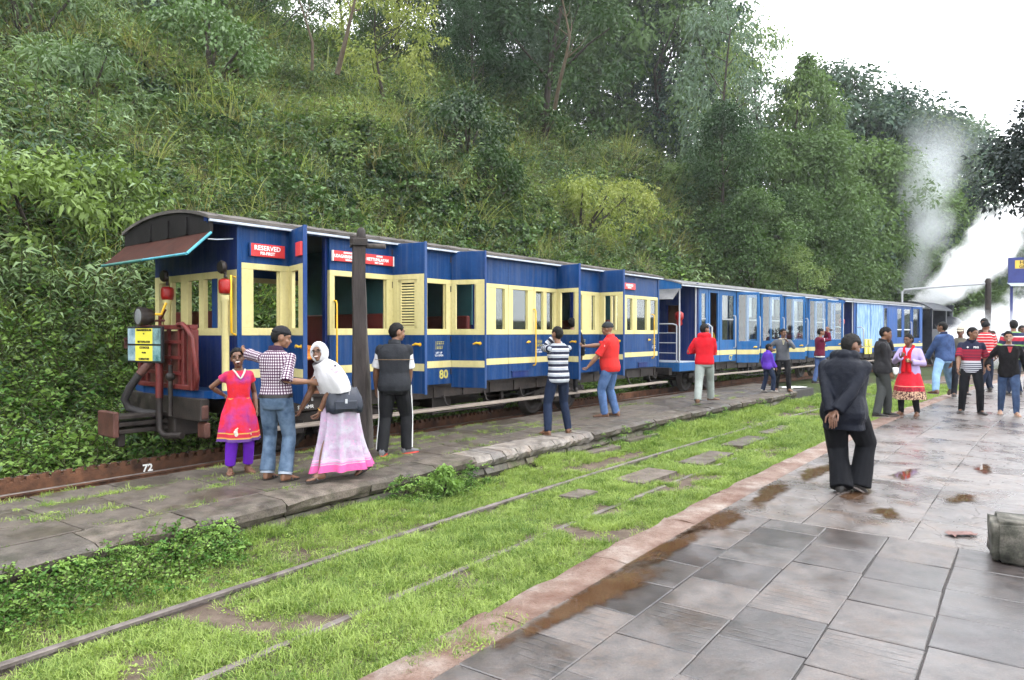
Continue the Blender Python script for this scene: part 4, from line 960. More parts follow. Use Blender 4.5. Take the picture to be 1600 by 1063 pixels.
def rotm(yaw=0, fwd=0, side=0): return Matrix.Rotation(math.radians(-yaw), 3, 'Z') @ Matrix.Rotation(math.radians(-fwd), 3, 'X') @ Matrix.Rotation(math.radians(side), 3, 'Y')
def cap_chain(mb, pts, rad, n=12, mi=0, flat=None, open_end=False):
    """closed rounded tube through pts, a radius for each; flat=(axis, k) squeezes the section along an axis"""
    pts = [Vector(p) for p in pts]; P_, R_ = [], []
    d0 = (pts[1] - pts[0]).normalized(); d1 = (pts[-1] - pts[-2]).normalized()
    for k, f in ((.98, .2), (.8, .6), (.45, .89)): P_.append(pts[0] - d0 * rad[0] * k); R_.append(rad[0] * f)
    for p, r in zip(pts, rad): P_.append(p); R_.append(r)
    for k, f in (((.12, .98), (.16, .6), (.17, .2)) if open_end else ((.45, .89), (.8, .6), (.98, .2))): P_.append(pts[-1] + d1 * rad[-1] * k); R_.append(rad[-1] * f)
    k0 = len(mb.v); mb.tube(P_, R_, n, mi)
    if flat:
        ax, k, ctr = flat
        for i in range(k0, len(mb.v)):
            v = Vector(mb.v[i]); dd = (v - ctr).dot(ax); mb.v[i] = tuple(v - ax * dd * (1 - k))
    return mb
def remesh(mb, vox, smooth=2):
    me = mb.mesh('tmp', []); o = bpy.data.objects.new('tmp', me); COL.objects.link(o)
    r = o.modifiers.new('r', 'REMESH'); r.mode = 'VOXEL'; r.voxel_size = vox; r.use_smooth_shade = True
    if smooth: s = o.modifiers.new('s', 'SMOOTH'); s.factor = .5; s.iterations = smooth
    dg = bpy.context.evaluated_depsgraph_get(); e = o.evaluated_get(dg); m2 = e.to_mesh()
    V = np.zeros(len(m2.vertices) * 3, np.float32); m2.vertices.foreach_get('co', V); V = V.reshape(-1, 3)
    Fl = np.zeros(len(m2.loops), np.int32); m2.loops.foreach_get('vertex_index', Fl); F = Fl.reshape(-1, 4).copy()
    Nn = np.zeros(len(m2.vertices) * 3, np.float32); m2.vertex_normals.foreach_get('vector', Nn)
    e.to_mesh_clear(); bpy.data.objects.remove(o); bpy.data.meshes.remove(me)
    return V.astype(np.float64), F, Nn.reshape(-1, 3).astype(np.float64)
def ik(a, t, l1, l2, hint):
    d = t - a; L = d.length; mx = (l1 + l2) * .995
    if L > mx: t = a + d * (mx / L); d = t - a; L = mx
    if L < abs(l1 - l2) * 1.1 + .02: L = abs(l1 - l2) * 1.1 + .02
    u = d.normalized(); x = (l1 * l1 - l2 * l2 + L * L) / (2 * L); h = math.sqrt(max(l1 * l1 - x * x, 0))
    w = hint - u * hint.dot(u); w = w.normalized() if w.length > 1e-5 else u.orthogonal().normalized()
    return a + u * x + w * h, t
TORSO = [(-.075, .076, .056, 0), (-.045, .090, .064, -.004), (-.01, .094, .067, -.006), (.03, .090, .064, -.002), (.08, .082, .060, .003), (.14, .087, .064, .004), (.20, .095, .066, .003), (.245, .093, .057, -.002), (.268, .080, .048, -.005), (.288, .055, .040, -.005), (.306, .038, .034, -.003)]

class Human:
    def __init__(s, label, feet, top, face, skin=None, group=None, near=False, height=None, pel=None, lean=0, side=0, cyaw=0, pyaw=0, head=(0, 0, 0), armR=None, armL=None, hintR=None, hintL=None, footyaw=(12, -12), lift=(0, 0), heel=(0, 0), girth=1.0, belly=0.0, child=False, z0=0.0, face_feat=None, hands=('relax', 'relax'), kneehint=None, D=None, standX=None):
        # feet: ((px,py) right foot, (px,py) left foot) on the photo; top: photo y of the crown
        (rx, ry), (lx, ly) = feet
        if D is None: gr, gl = GP(rx, ry, z0), GP(lx, ly, z0)
        else: gr, gl = ((rx - 800) / 1090 * D, D), ((lx - 800) / 1090 * D, D)
        X, Y = (gr[0] + gl[0]) / 2, (gr[1] + gl[1]) / 2
        s.D = Y; s.org = Vector((X, Y, z0)); s.az = math.degrees(math.atan2(X, Y)); s.yaw = math.radians(face + s.az)
        s.Minv = Matrix.Rotation(s.yaw, 3, 'Z')                       # world -> local turn
        H = s.H = height or ((EYE - (top - 520) / 1090 * Y) - z0); s.near = near
        s.skin = skin or SKIN_A
        tv = lambda p: s.px(p)
        pelv = Vector((0, 0, .525 * H)) if pel is None else tv(pel)
        s.Rp = rotm(pyaw + cyaw * .3); s.Rc = rotm(cyaw, lean, side); s.pel = pelv
        q0, q1 = s.Rp.to_quaternion(), s.Rc.to_quaternion(); s.q0, s.q1 = q0, q1
        s.spine = []; p = pelv.copy(); last = 0
        s.C = s.sp(.295)[0]
        s.Rh = rotm(*head) if len(head) == 3 else rotm(0, 0, 0)
        hk = 1.16 if child else 1.0; s.hs = (.128 * H * hk) / .225
        nk = (s.Rc.to_quaternion().slerp(s.Rh.to_quaternion(), .5)).to_matrix()
        s.nb = s.C + nk @ Vector((0, .012, .032)) * H; s.hc = s.nb + s.Rh @ Vector((0, .012 * H, .052 * H))
        s.nk = nk
        w = .098 * (0.86 if child else 1.0)
        s.sh = {k: s.C + s.Rc @ Vector((sg * w * H * (1 + .25 * (girth - 1)), -.006 * H, -.047 * H)) for k, sg in (('R', 1), ('L', -1))}
        s.el, s.wr, s.kn, s.an, s.hip = {}, {}, {}, {}, {}
        for k, sg, t, h in (('R', 1, armR, hintR), ('L', -1, armL, hintL)):
            tgt = s.sh[k] + Vector((sg * .05, .03, -.292)) * H if t is None else tv(t)
            hint = Vector(h) if h else s.Rc @ Vector((sg * .45, -1, -.25))
            s.el[k], s.wr[k] = ik(s.sh[k], tgt, .165 * H, .145 * H, hint)
        for i, (k, sg, f) in enumerate((('R', 1, gr), ('L', -1, gl))):
            s.hip[k] = pelv + s.Rp @ Vector((sg * .050 * H, 0, -.01 * H))
            a = s.Minv @ (Vector((f[0], f[1], 0)) - Vector((X, Y, 0))); a.z = .048 * H + lift[i]
            s.kn[k], s.an[k] = ik(s.hip[k], a, .245 * H, .238 * H, Vector(kneehint[i]) if kneehint else Vector((sg * .12, 1, 0)))
        s.fy = footyaw; s.heel = heel; s.girth = girth; s.belly = belly; s.child = child; s.hands = hands
        s.root = thing('person', label, 'person', s.org, -s.yaw, group)
        s.face_feat = face_feat or {}
        s.vox = .0085 if near else .013
    def px(s, p):
        """photo point (x, y, metres beyond the person's own distance) -> local"""
        D = s.D + (p[2] if len(p) > 2 else 0); w = Vector(((p[0] - 800) / 1090 * D, D, EYE - (p[1] - 520) / 1090 * D)); return s.Minv @ (w - s.org)
    def sp(s, dz):
        """point and frame on the spine, dz in body heights above the pelvis"""
        H = s.H; p = s.pel.copy(); k = 8
        if dz <= 0: return p + s.Rp @ Vector((0, 0, dz * H)), s.Rp
        for i in range(k):
            t = (i + .5) / k * dz; p += (s.q0.slerp(s.q1, min(1, max(0, t / .16))).to_matrix() @ Vector((0, 0, dz / k * H)))
        return p, s.q0.slerp(s.q1, min(1, dz / .16)).to_matrix()
    def torso(s, mb, lo, hi, grow, flare=0.0, n=20, extra=0.0):
        H = s.H; rows = [r for r in TORSO if lo <= r[0] <= hi]
        def interp(z):
            for a, b in zip(TORSO, TORSO[1:]):
                if a[0] <= z <= b[0]: t = (z - a[0]) / (b[0] - a[0]); return tuple(x + (y - x) * t for x, y in zip(a, b))
            return (z,) + (TORSO[0][1:] if z < TORSO[0][0] else TORSO[-1][1:])
        zs = sorted(set([lo] + [r[0] for r in rows] + [hi])); rings = []
        for z in zs:
            _, rx, ry, oy = interp(z); c, R_ = s.sp(z)
            g = s.girth; fl = flare * max(0, (.10 - z) / .2)
            bl = s.belly * math.exp(-((z - .06) / .09) ** 2)
            a, b = rx * H * (1 + (g - 1) * .9) + grow + fl, ry * H * g + grow + bl * .5 + fl * .8
            ring = []
            for i in range(n):
                t = 2 * PI * i / n; ct, st = math.cos(t), math.sin(t); e = 2 / 2.5
                ring.append(c + R_ @ Vector((a * math.copysign(abs(ct) ** e, ct), oy * H + bl * .5 + b * math.copysign(abs(st) ** e, st), 0)))
            rings.append(ring)
        mb.loft(rings)
    def limb_arm(s, mb, k, frac, grow, r=(.028, .0265, .024, .0255, .017), cuff=0.0, n=12):
        H = s.H; a, e, w = s.sh[k], s.el[k], s.wr[k]; g = .5 + .5 * s.girth; mid = a.lerp(e, .5)
        L = [a, mid, e, e.lerp(w, .35), w]; R_ = [x * H * g + grow for x in r]
        if frac < 1:
            tot = frac * 2
            if tot <= 1: L = [a, a.lerp(e, tot * .5), a.lerp(e, tot)]; R_ = [R_[0], R_[1], R_[1]]
            else: q = e.lerp(w, tot - 1); L = [a, mid, e, q]; R_ = [R_[0], R_[1], R_[2], R_[3]]
        R_[-1] += cuff; cap_chain(mb, L, R_, n, open_end=grow > 0)
    def limb_leg(s, mb, k, frac, grow, r=(.047, .046, .036, .035, .023), hem=0.0, n=14):
        H = s.H; h, kn, an = s.hip[k], s.kn[k], s.an[k]; g = .45 + .55 * s.girth
        L = [h, h.lerp(kn, .5), kn, kn.lerp(an, .33), an + Vector((0, 0, (.0 if grow < 0 else -.012) * H))]; R_ = [x * H * g + grow for x in r]
        if frac < 1: L[-1] = kn.lerp(an, max(.05, frac * 2 - 1)); R_[-1] = R_[3]
        R_[-1] += hem
        cap_chain(mb, L, R_, n, open_end=grow > 0)
    def foot_frame(s, i):
        k = 'RL'[i]; return Matrix.Translation(s.an[k]) @ Matrix.Rotation(math.radians(-s.fy[i]), 4, 'Z') @ Matrix.Rotation(math.radians(-s.heel[i]), 4, 'X')
    def headp(s, v): return s.hc + s.Rh @ (Vector(v) * s.hs)
    def head_ball(s, mb, c, r, n=14, k=10, mi=0):
        M_ = Matrix.Translation(s.hc) @ s.Rh.to_4x4() @ Matrix.Scale(s.hs, 4); mb.ball(c, r[0], r[1], r[2], n, k, mi, M_)
    def hand(s, mb, k, pose):
        """palm and thumb base for the skin union; fingers come as their own tubes"""
        H = s.H; w, e = s.wr[k], s.el[k]; d = (w - e).normalized(); sg = 1 if k == 'R' else -1
        n = {'relax': s.Rc @ Vector((-sg, 0, 0)), 'down': Vector((0, 0, -1)), 'fwd': s.Rc @ Vector((0, 1, 0)), 'grip': Vector((0, 0, 1)), 'in': s.Rc @ Vector((-sg, .2, 0)), 'back': s.Rc @ Vector((0, -1, 0))}.get(pose, s.Rc @ Vector((-sg, 0, 0)))
        n = (n - d * n.dot(d)); n = n.normalized() if n.length > 1e-3 else d.orthogonal().normalized()
        t = d.cross(n) * sg
        if t.dot(s.Rc @ Vector((0, 1, 0))) < 0 and pose == 'relax': t = -t
        u = H * (1.0 if not s.child else .92)
        curl = {'relax': .55, 'grip': 1.35, 'down': .5, 'fwd': .35, 'in': .6, 'back': .9}.get(pose, .5)
        rings = []
        for a, hw, hd in ((-.006, .015, .012), (.008, .017, .011), (.028, .022, .011), (.046, .023, .010), (.054, .020, .008)):
            c = w + d * a * u; rings.append([c + t * (hw * u * math.cos(2 * PI * i / 10)) + n * (hd * u * math.sin(2 * PI * i / 10)) for i in range(10)])
        mb.loft(rings)
        fing = MB()
        for j, (off, ln) in enumerate(((.0175, .041), (.006, .046), (-.006, .043), (-.017, .034))):
            b = w + d * .046 * u + t * off * u; pts = [b - d * .012 * u]; ang = 0; dirv = d; p = b
            pts.append(p.copy())
            for seg in (.42, .32, .26):
                ang += curl * .55; dirv = d * math.cos(ang) + n * math.sin(ang) + t * off * .8; dirv.normalize(); p = p + dirv * ln * seg * u; pts.append(p.copy())
            fing.tube(pts, [.0052 * u, .0052 * u, .0048 * u, .0043 * u, .0036 * u], 7)
            fing.ball(tuple(pts[-1]), .0036 * u, .0036 * u, .0036 * u, 6, 4)
        b = w + d * .010 * u + t * .016 * u
        td = (d * .65 + t * .75 + n * .35).normalized(); p1 = b + td * .020 * u; td2 = (d * .9 + t * .25 + n * (.2 + curl * .4)).normalized(); p2 = p1 + td2 * .018 * u; p3 = p2 + td2 * .013 * u
        fing.tube([b - td * .008 * u, b, p1, p2, p3], [.0075 * u, .0075 * u, .006 * u, .0052 * u, .004 * u], 7); fing.ball(tuple(p3), .004 * u, .004 * u, .004 * u, 6, 4)
        return fing
    def body(s, arms=True, legs=True, barefoot=True):
        H = s.H; mb = MB()
        s.torso(mb, -.075, .29, -.012)
        cap_chain(mb, [s.C - s.nk @ Vector((0, 0, .03 * H)), s.nb, s.hc - s.Rh @ Vector((0, .01, .02)) * s.hs], [.036 * H, .027 * H, .027 * H])
        hb = s.head_ball
        hb(mb, (0, -.010, .018), (.073, .092, .094)); hb(mb, (0, .022, -.045), (.056, .064, .062)); hb(mb, (0, .066, -.088), (.026, .022, .018), 10, 7); hb(mb, (0, .058, .03), (.056, .032, .045))
        for sg in (1, -1):
            hb(mb, (sg * .036, .056, -.03), (.026, .026, .026), 10, 7); hb(mb, (sg * .074, -.006, -.008), (.008, .018, .030), 10, 7); hb(mb, (sg * .028, .082, .026), (.024, .010, .008), 8, 6)
        M_ = lambda v: s.headp(v)
        cap_chain(mb, [M_((0, .082, .018)), M_((0, .094, -.008)), M_((0, .102, -.026))], [.010 * s.hs, .012 * s.hs, .0155 * s.hs], 10)
        hb(mb, (0, .080, -.055), (.030, .016, .020), 10, 7)
        fg = []
        for k, pose in zip('RL', s.hands):
            s.limb_arm(mb, k, 1.0, -.004); fg.append(s.hand(mb, k, pose))
        for i, k in enumerate('RL'):
            s.limb_leg(mb, k, 1.0, -.010)
            F = s.foot_frame(i); u = H
            rings = []
            for y, hw, z1, z0_ in ((-.030, .013, -.004, -.040), (-.022, .018, .012, -.046), (0, .019, .022, -.046), (.03, .021, .006, -.046), (.062, .025, -.018, -.046), (.088, .024, -.028, -.046), (.104, .015, -.036, -.046)):
                rings.append([F @ Vector((hw * u * math.cos(2 * PI * j / 12), y * u, ((z1 + z0_) / 2 + (z1 - z0_) / 2 * math.sin(2 * PI * j / 12)) * u)) for j in range(12)])
            mb.loft(rings)
        V, F, Nn = remesh(mb, s.vox, 2)
        ex = MB()
        for f_ in fg: ex.add(f_.v, f_.f, 0, True)
        # eyes, brows, lips, teeth, moustache as small shells set into the face
        he = lambda c, r, mi, n=10, k=7: s.head_ball(ex, c, r, n, k, mi)
        ff = s.face_feat
        for sg in (1, -1):
            he((sg * .031, .0835, .006), (.0110, .0070, .0040), 1); he((sg * .031, .0876, .006), (.0072, .0045, .0046), 2, 8, 6)
            he((sg * .031, .0905, .0265), (.019, .006, .0042), 2, 8, 6)
            he((sg * .031, .0850, .0128), (.0150, .0078, .0026), 2, 8, 6)
        if ff.get('smile'):
            he((0, .0945, -.056), (.027, .008, .011), 3, 12, 7); he((0, .0990, -.0545), (.024, .0068, .0068), 4, 12, 7)
        elif ff.get('laugh'):
            he((0, .094, -.060), (.033, .010, .021), 3, 12, 7); he((0, .0995, -.051), (.027, .0075, .0075), 4, 12, 7); he((0, .098, -.068), (.021, .007, .009), 2, 12, 7)
        else: he((0, .0945, -.055), (.023, .008, .0075), 3, 12, 7)
        if ff.get('moustache'): he((0, .0985, -.041), (.030, .0085, .0075), 2, 12, 7)
        if ff.get('glasses'):
            M_ = Matrix.Translation(s.hc) @ s.Rh.to_4x4() @ Matrix.Scale(s.hs, 4)
            for sg in (1, -1):
                ex.tube([M_ @ Vector((sg * .031 + .021 * math.cos(a), .101, .005 + .016 * math.sin(a))) for a in [2 * PI * i / 14 for i in range(15)]], .0014, 5, 2, False); ex.tube([M_ @ Vector((sg * .052, .099, .008)), M_ @ Vector((sg * .079, .0, .008))], .0014, 5, 2)
            ex.tube([M_ @ Vector((-.011, .102, .009)), M_ @ Vector((.011, .102, .009))], .0014, 5, 2)
        nV = len(V); quads = [f for f in ex.f]
        me = bpy.data.meshes.new('body'); me.from_pydata([tuple(v) for v in V] + ex.v, [], [tuple(int(i) for i in f) for f in F] + [tuple(i + nV for i in f) for f in ex.f])
        for m_ in (s.skin, EYEW, DARKH, LIPS, TEETH): me.materials.append(m_)
        me.polygons.foreach_set('material_index', [0] * len(F) + ex.m); me.polygons.foreach_set('use_smooth', [True] * (len(F) + len(ex.f))); me.update()
        put('body', me, s.root); return s
    def garment(s, name, mb, mat, fold=.006, vox=None, smooth=3, sc=9, cut=None):
        """fabric: union of the shapes, relaxed, with folds; carries ax, ay = position along and across the cloth"""
        V, F, Nn = remesh(mb, vox or s.vox * 1.1, smooth)
        W_ = V + np.array(s.org) * 3.1
        Vs = W_ * np.array([1, 1, .55])
        f = vnoise(Vs, sc) * 1.3 + vnoise(Vs + 7, sc * 2.3) * .6
        el = np.array([list(s.el['R']), list(s.el['L']), list(s.kn['R']), list(s.kn['L'])])
        dn = np.min(np.linalg.norm(V[:, None] - el[None], axis=2), axis=1); amp = fold * (1 + 1.2 * np.exp(-(dn / .09) ** 2))
        V = V + Nn * (f * amp)[:, None]
        ax = np.zeros(len(V)); ay = np.zeros(len(V)); best = np.full(len(V), 1e9)
        p0, p1 = np.array(s.sp(0)[0]), np.array(s.sp(.30)[0]); dirs = (p1 - p0) / np.linalg.norm(p1 - p0)
        segs = [(np.array(s.sp(-.1)[0]), np.array(s.sp(.26)[0]), .10 * s.H * s.girth, 0)]
        for k in 'RL': segs += [(np.array(s.sh[k]), np.array(s.el[k]), .035 * s.H, 1), (np.array(s.el[k]), np.array(s.wr[k]), .03 * s.H, 2)]
        right = np.array(s.Rc @ Vector((1, 0, 0))); fw = np.array(s.Rc @ Vector((0, 1, 0)))
        for a, b, r, kind in segs:
            ab = b - a; L = np.linalg.norm(ab); t = ((V - a) @ ab) / L ** 2; tc = np.clip(t, -.02, 1); d = np.linalg.norm(V - (a + tc[:, None] * ab), axis=1) / r; m_ = d < best
            best[m_] = d[m_]; w = V - (a + t[:, None] * ab)
            if kind == 0: ax[m_] = ((V - p0) @ dirs)[m_] ; ay[m_] = (np.arctan2(w @ fw, w @ right) * .15)[m_]
            else:
                o1 = np.array(Vector(ab / L).orthogonal().normalized()); o2 = np.cross(ab / L, o1)
                ax[m_] = (.25 * s.H - t * L - (.165 * s.H if kind == 2 else 0))[m_]; ay[m_] = (np.arctan2(w @ o1, w @ o2) * .055)[m_]
        me = npmesh(name, V, F, mat, smooth=True)
        for nm, arr in (('ax', ax), ('ay', ay)): me.attributes.new(nm, 'FLOAT', 'POINT').data.foreach_set('value', (arr + 5).astype(np.float32) if nm == 'ay' else arr.astype(np.float32))
        return put(name, me, s.root)
    def top(s, name, mat, hem=-.05, sleeve=.45, grow=.012, cuff=.006, flare=.014, neck=.296, collar=None, sl_grow=None, fold=.006, hood=None):
        mb = MB(); s.torso(mb, hem, neck, grow, flare)
        g2 = min(grow, .006 + grow * .45) if sl_grow is None else sl_grow
        for k in 'RL':
            if sleeve > 0: s.limb_arm(mb, k, sleeve, g2, cuff=cuff)
            else: cap_chain(mb, [s.sh[k] + s.Rc @ Vector((0, 0, .006)) * s.H, s.sh[k].lerp(s.el[k], .10)], [.037 * s.H, .039 * s.H])
        if hood: # folded hood lying on the shoulders
            c = s.C + s.Rc @ Vector((0, -.030, .012)) * s.H
            for sg in (-1, 0, 1): mb.ball(tuple(c + s.Rc @ Vector((sg * .036, -.006 if sg == 0 else .012, 0)) * s.H), .050 * s.H, .034 * s.H, .040 * s.H, 12, 8)
        o = s.garment(name, mb, mat, fold)
        if collar:
            cb = MB(); rings = []
            for zz, g in ((.262, .052), (.292, .044), (.318, .040)):
                c, R_ = s.sp(zz); rings.append([c + R_ @ Vector((math.cos(2 * PI * i / 18) * (g * s.H + .008), math.sin(2 * PI * i / 18) * (g * .86 * s.H + .008) + .004 * s.H, -.010 * s.H * math.sin(2 * PI * i / 18))) for i in range(18)])
            rings.append([c + R_ @ Vector((math.cos(2 * PI * i / 18) * (.036 * s.H + .003), math.sin(2 * PI * i / 18) * (.031 * s.H + .003) + .004 * s.H, -.012 * s.H * math.sin(2 * PI * i / 18) - .01)) for i in range(18)])
            cb.loft(rings, 0, True, True); cb.build('collar', collar, o)
        return o
    def trousers(s, mat, grow=.012, hem=.012, frac=1.0, rise=.035, name='trousers', fold=.007, r=None):
        mb = MB(); s.torso(mb, -.075, rise, grow * .8)
        for k in 'RL': s.limb_leg(mb, k, frac, grow, hem=hem, **({'r': r} if r else {}))
        return s.garment(name, mb, mat, fold, sc=8)
    def belt(s, mat, z=.036, g=.019):
        mb = MB(); s.torso(mb, z - .010, z + .010, g); mb.build('belt', mat, s.root)
    def shoes(s, mat, sole=None):
        for i, k in enumerate('RL'):
            F = s.foot_frame(i); u = s.H; rings = []
            for y, hw, z1 in ((-.042, .012, -.018), (-.036, .021, .008), (-.015, .025, .020), (.015, .026, .010), (.05, .029, -.012), (.085, .028, -.020), (.108, .020, -.026), (.118, .008, -.034)):
                ring = []
                for j in range(14):
                    a = 2 * PI * j / 14; zz = (z1 - .045) / 2 + (z1 + .045) / 2 * math.sin(a); ring.append(F @ Vector((hw * u * math.copysign(abs(math.cos(a)) ** .75, math.cos(a)), y * u, zz * u)))
                rings.append(ring)
            mb = MB(); mb.loft(rings); o = mb.build('shoe', mat, s.root)
            sb = MB(); n = 16; pts = [(.031 * u * math.cos(2 * PI * j / n) * (1 if abs(math.sin(2 * PI * j / n)) < .9 else .8), (.038 + .084 * math.sin(2 * PI * j / n)) * u) for j in range(n)]
            sb.add([F @ Vector((x, y, -.0478 * u)) for x, y in pts] + [F @ Vector((x, y, -.038 * u)) for x, y in pts], [tuple(range(n - 1, -1, -1)), tuple(range(n, 2 * n))] + [(j, (j + 1) % n, n + (j + 1) % n, n + j) for j in range(n)]); sb.build('sole', sole or SOLE, o)
    def sandals(s, mat, thong=False):
        for i, k in enumerate('RL'):
            F = s.foot_frame(i); u = s.H; mb = MB(); n = 16; pts = [(.028 * u * math.cos(2 * PI * j / n), (.036 + .078 * math.sin(2 * PI * j / n)) * u) for j in range(n)]
            mb.add([F @ Vector((x, y, -.0478 * u)) for x, y in pts] + [F @ Vector((x, y, -.040 * u)) for x, y in pts], [tuple(range(n - 1, -1, -1)), tuple(range(n, 2 * n))] + [(j, (j + 1) % n, n + (j + 1) % n, n + j) for j in range(n)])
            st = [((-.027, .055, -.042), (0, .06, -.012), (.027, .055, -.042)), ((-.027, .03, -.042), (0, .036, .004), (.027, .03, -.042))] if not thong else [((0, .085, -.03), (-.012, .06, -.018), (-.027, .03, -.042)), ((0, .085, -.03), (.012, .06, -.018), (.027, .03, -.042))]
            for a, b, c in st: mb.tube([F @ (Vector(v) * u) for v in (a, b, c)], .0055 * u, 6)
            mb.build('sandal', mat, s.root)
    def shell(s, name, mat, keep, thick=.012, noise_=.004, n=40, k=28, rad=(.077, .097, .099), ctr=(0, -.012, .019), extra=None, parent=None):
        """cover over part of the head: hair, cap, scarf; keep(x,y,z) of the unit direction says where"""
        mb = MB(); vs = []; M_ = Matrix.Translation(s.hc) @ s.Rh.to_4x4() @ Matrix.Scale(s.hs, 4)
        for i in range(k + 1):
            t = PI * i / k
            for j in range(n):
                a = 2 * PI * j / n; d = Vector((math.sin(t) * math.cos(a), math.sin(t) * math.sin(a), -math.cos(t)))
                kk = max(0.0, min(1.0, keep(d.x, d.y, d.z))); nn = mnoise.noise(Vector(d) * 7 + s.org) * noise_ * 1.5 + mnoise.noise(Vector((d.x * 24, d.y * 24, d.z * 9)) + s.org) * noise_
                r = .80 + (.2 + (thick + nn) / .09) * kk
                vs.append(M_ @ Vector((ctr[0] + rad[0] * r * d.x, ctr[1] + rad[1] * r * d.y, ctr[2] + rad[2] * r * d.z)))
        fs = [(i * n + j, i * n + (j + 1) % n, (i + 1) * n + (j + 1) % n, (i + 1) * n + j) for i in range(k) for j in range(n)]
        mb.add(vs, fs, 0, True)
        if extra: extra(mb, M_)
        return mb.build(name, mat, parent or s.root, fix=False)
    def hair(s, mat=None, front=.40, back=-1.25, thick=.009, long=None, side=-.42):
        def keep(x, y, z):
            w = min(1, abs(y) * 1.3); line = side + ((front if y > 0 else back) - side) * w
            ear = ((y + .02) / .36) ** 2 + ((z + .22) / .46) ** 2
            k = (z - line) / .10 + .5
            return min(k, (ear - 1) * 2.5 + .5) if abs(x) > .5 else k
        def ex(mb, M_):
            if long == 'pony':
                cap_chain(mb, [M_ @ Vector(v) for v in ((0, -.09, .02), (0, -.118, -.02), (0, -.112, -.10), (0, -.095, -.19))], [.026 * s.hs, .032 * s.hs, .026 * s.hs, .010 * s.hs], 10)
            if long == 'bun': mb.ball((0, -.118, -.02), .036, .030, .036, 12, 8, 0, M_)
        return s.shell('hair', mat or DARKH, keep, thick, .006, extra=ex)
    def beanie(s, mat): return s.shell('beanie', mat, lambda x, y, z: (z - (.18 * y if y > 0 else .32 * y)) / .08 + .5, .016, .002)
    def cap(s, mat):
        def ex(mb, M_):
            n = 12; up = [M_ @ Vector((.078 * math.cos(PI * i / n), .062 + .098 * math.sin(PI * i / n), .052 - .022 * math.sin(PI * i / n))) for i in range(n + 1)]; lo = [p - s.Rh @ Vector((0, 0, .006)) for p in up]
            m_ = len(up); mb.add(up + lo, [tuple(range(m_)), tuple(range(2 * m_ - 1, m_ - 1, -1))] + [(i, i + 1, m_ + i + 1, m_ + i) for i in range(m_ - 1)] + [(m_ - 1, 0, m_, 2 * m_ - 1)])
        return s.shell('cap', mat, lambda x, y, z: (z - .34) / .06 + .5, .016, .001, extra=ex)
    def skirt(s, name, mat, rows, waves=9, amp=.02, n=64, ph=0.0, attr=True, mats=None, parent=None):
        """rows: (centre vector local, rx, ry) from the hem to the waist; folds deepen to the hem"""
        rings = []; K = len(rows)
        for i, (c, rx, ry) in enumerate(rows):
            t = 1 - i / (K - 1); ring = []
            for j in range(n):
                a = 2 * PI * j / n; w = 1 + amp / max(rx, .05) * t * (math.sin(waves * a + ph + .6 * math.sin(3 * a)) + .5 * math.sin(waves * 1.7 * a + 1 + ph))
                ring.append(Vector(c) + Vector((rx * w * math.cos(a), ry * w * math.sin(a), .006 * math.sin(3 * a + ph) * t)))
            rings.append(ring)
        mb = MB(); mb.loft(rings, 0, True, False, True)
        inner = [[Vector(c) + (p - Vector(c)) * .97 for p in r] for (c, _, _), r in zip(rows, rings)]; mb.loft(inner, 0, True, False, True)
        mb.loft([inner[0], rings[0]], 0, True, False); mb.loft([rings[-1], inner[-1]], 0, True, False)
        me = mb.mesh(name, mat); L = [0.0]
        for a, b in zip(rows, rows[1:]): L.append(L[-1] + (Vector(b[0]) - Vector(a[0])).length)
        ax = [L[i] for i in range(K) for _ in range(n)] * 2 + [0.0] * (2 * n) + [L[-1]] * (2 * n); ay = [2 * PI * j / n for i in range(K) for j in range(n)] * 2 + [0.0] * (4 * n)
        for nm, arr in (('ax', ax), ('ay', ay)): me.attributes.new(nm, 'FLOAT', 'POINT').data.foreach_set('value', arr)
        bm = bmesh.new(); bm.from_mesh(me); bmesh.ops.recalc_face_normals(bm, faces=bm.faces); bm.to_mesh(me); bm.free()
        return put(name, me, parent or s.root)
    def world(s, v): return s.org + s.Minv.transposed() @ Vector(v)
# ------------------------------------------------------------------ posts, stone block, papers, pipe, sign
OLDW = plain('tarred_post_wood', (.014, .011, .010), .8, .5, 6, 30, .5, stretch=(2, 2, .35), col2=(.045, .036, .034))
GREYW = plain('weathered_grey_post', (.024, .020, .018), .85, .55, 5, 28, .7, stretch=(2, 2, .3), col2=(.10, .088, .08))
def post_at(px, py, ptop, D=None):
    x, y = GP(px, py, 0); return x, y, EYE - (ptop - 520) / 1090 * y
x, y, zt = post_at(561, 712, 371)
t = thing('lamp_post', 'tall dark square post with an iron cap and short pipe arm on the narrow platform', 'post', (x, y, 0), .35)
mb = MB(); n_ = 9; mb.loft([[(.082 * k * a + .004 * math.sin(z * 5), .07 * k * b, z) for a, b in ((-1, -.9), (-.9, -1), (.9, -1), (1, -.9), (1, .9), (.9, 1), (-.9, 1), (-1, .9))] for z, k in [(zt * i / n_, 1.0 - .06 * i / n_) for i in range(n_ + 1)]], 0, True, True, False); mb.build('shaft', OLDW, t)
mb = MB(); mb.box(-.10, .10, -.09, .09, zt - .12, zt - .02, 0, .01); mb.box(-.11, -.08, -.03, .03, zt - .14, zt + .02, 0, .008); mb.lathe([(.06, zt - .02), (.06, zt + .03), (.05, zt + .09), (.03, zt + .12)], 10, 0, Matrix.Translation((.03, 0, 0))); mb.build('iron_cap', BLACKI, t)
mb = MB(); mb.tube([(.06, -.02, zt - .11), (.32, -.10, zt - .115)], .034, 10); mb.build('pipe_arm', GREYW, t)
x2, y2, zt2 = post_at(575, 700, 378)
t = thing('support_post', 'rounder weathered grey post leaning against the dark square post', 'post', (x2 + .02, y2 - .06, 0), .2)
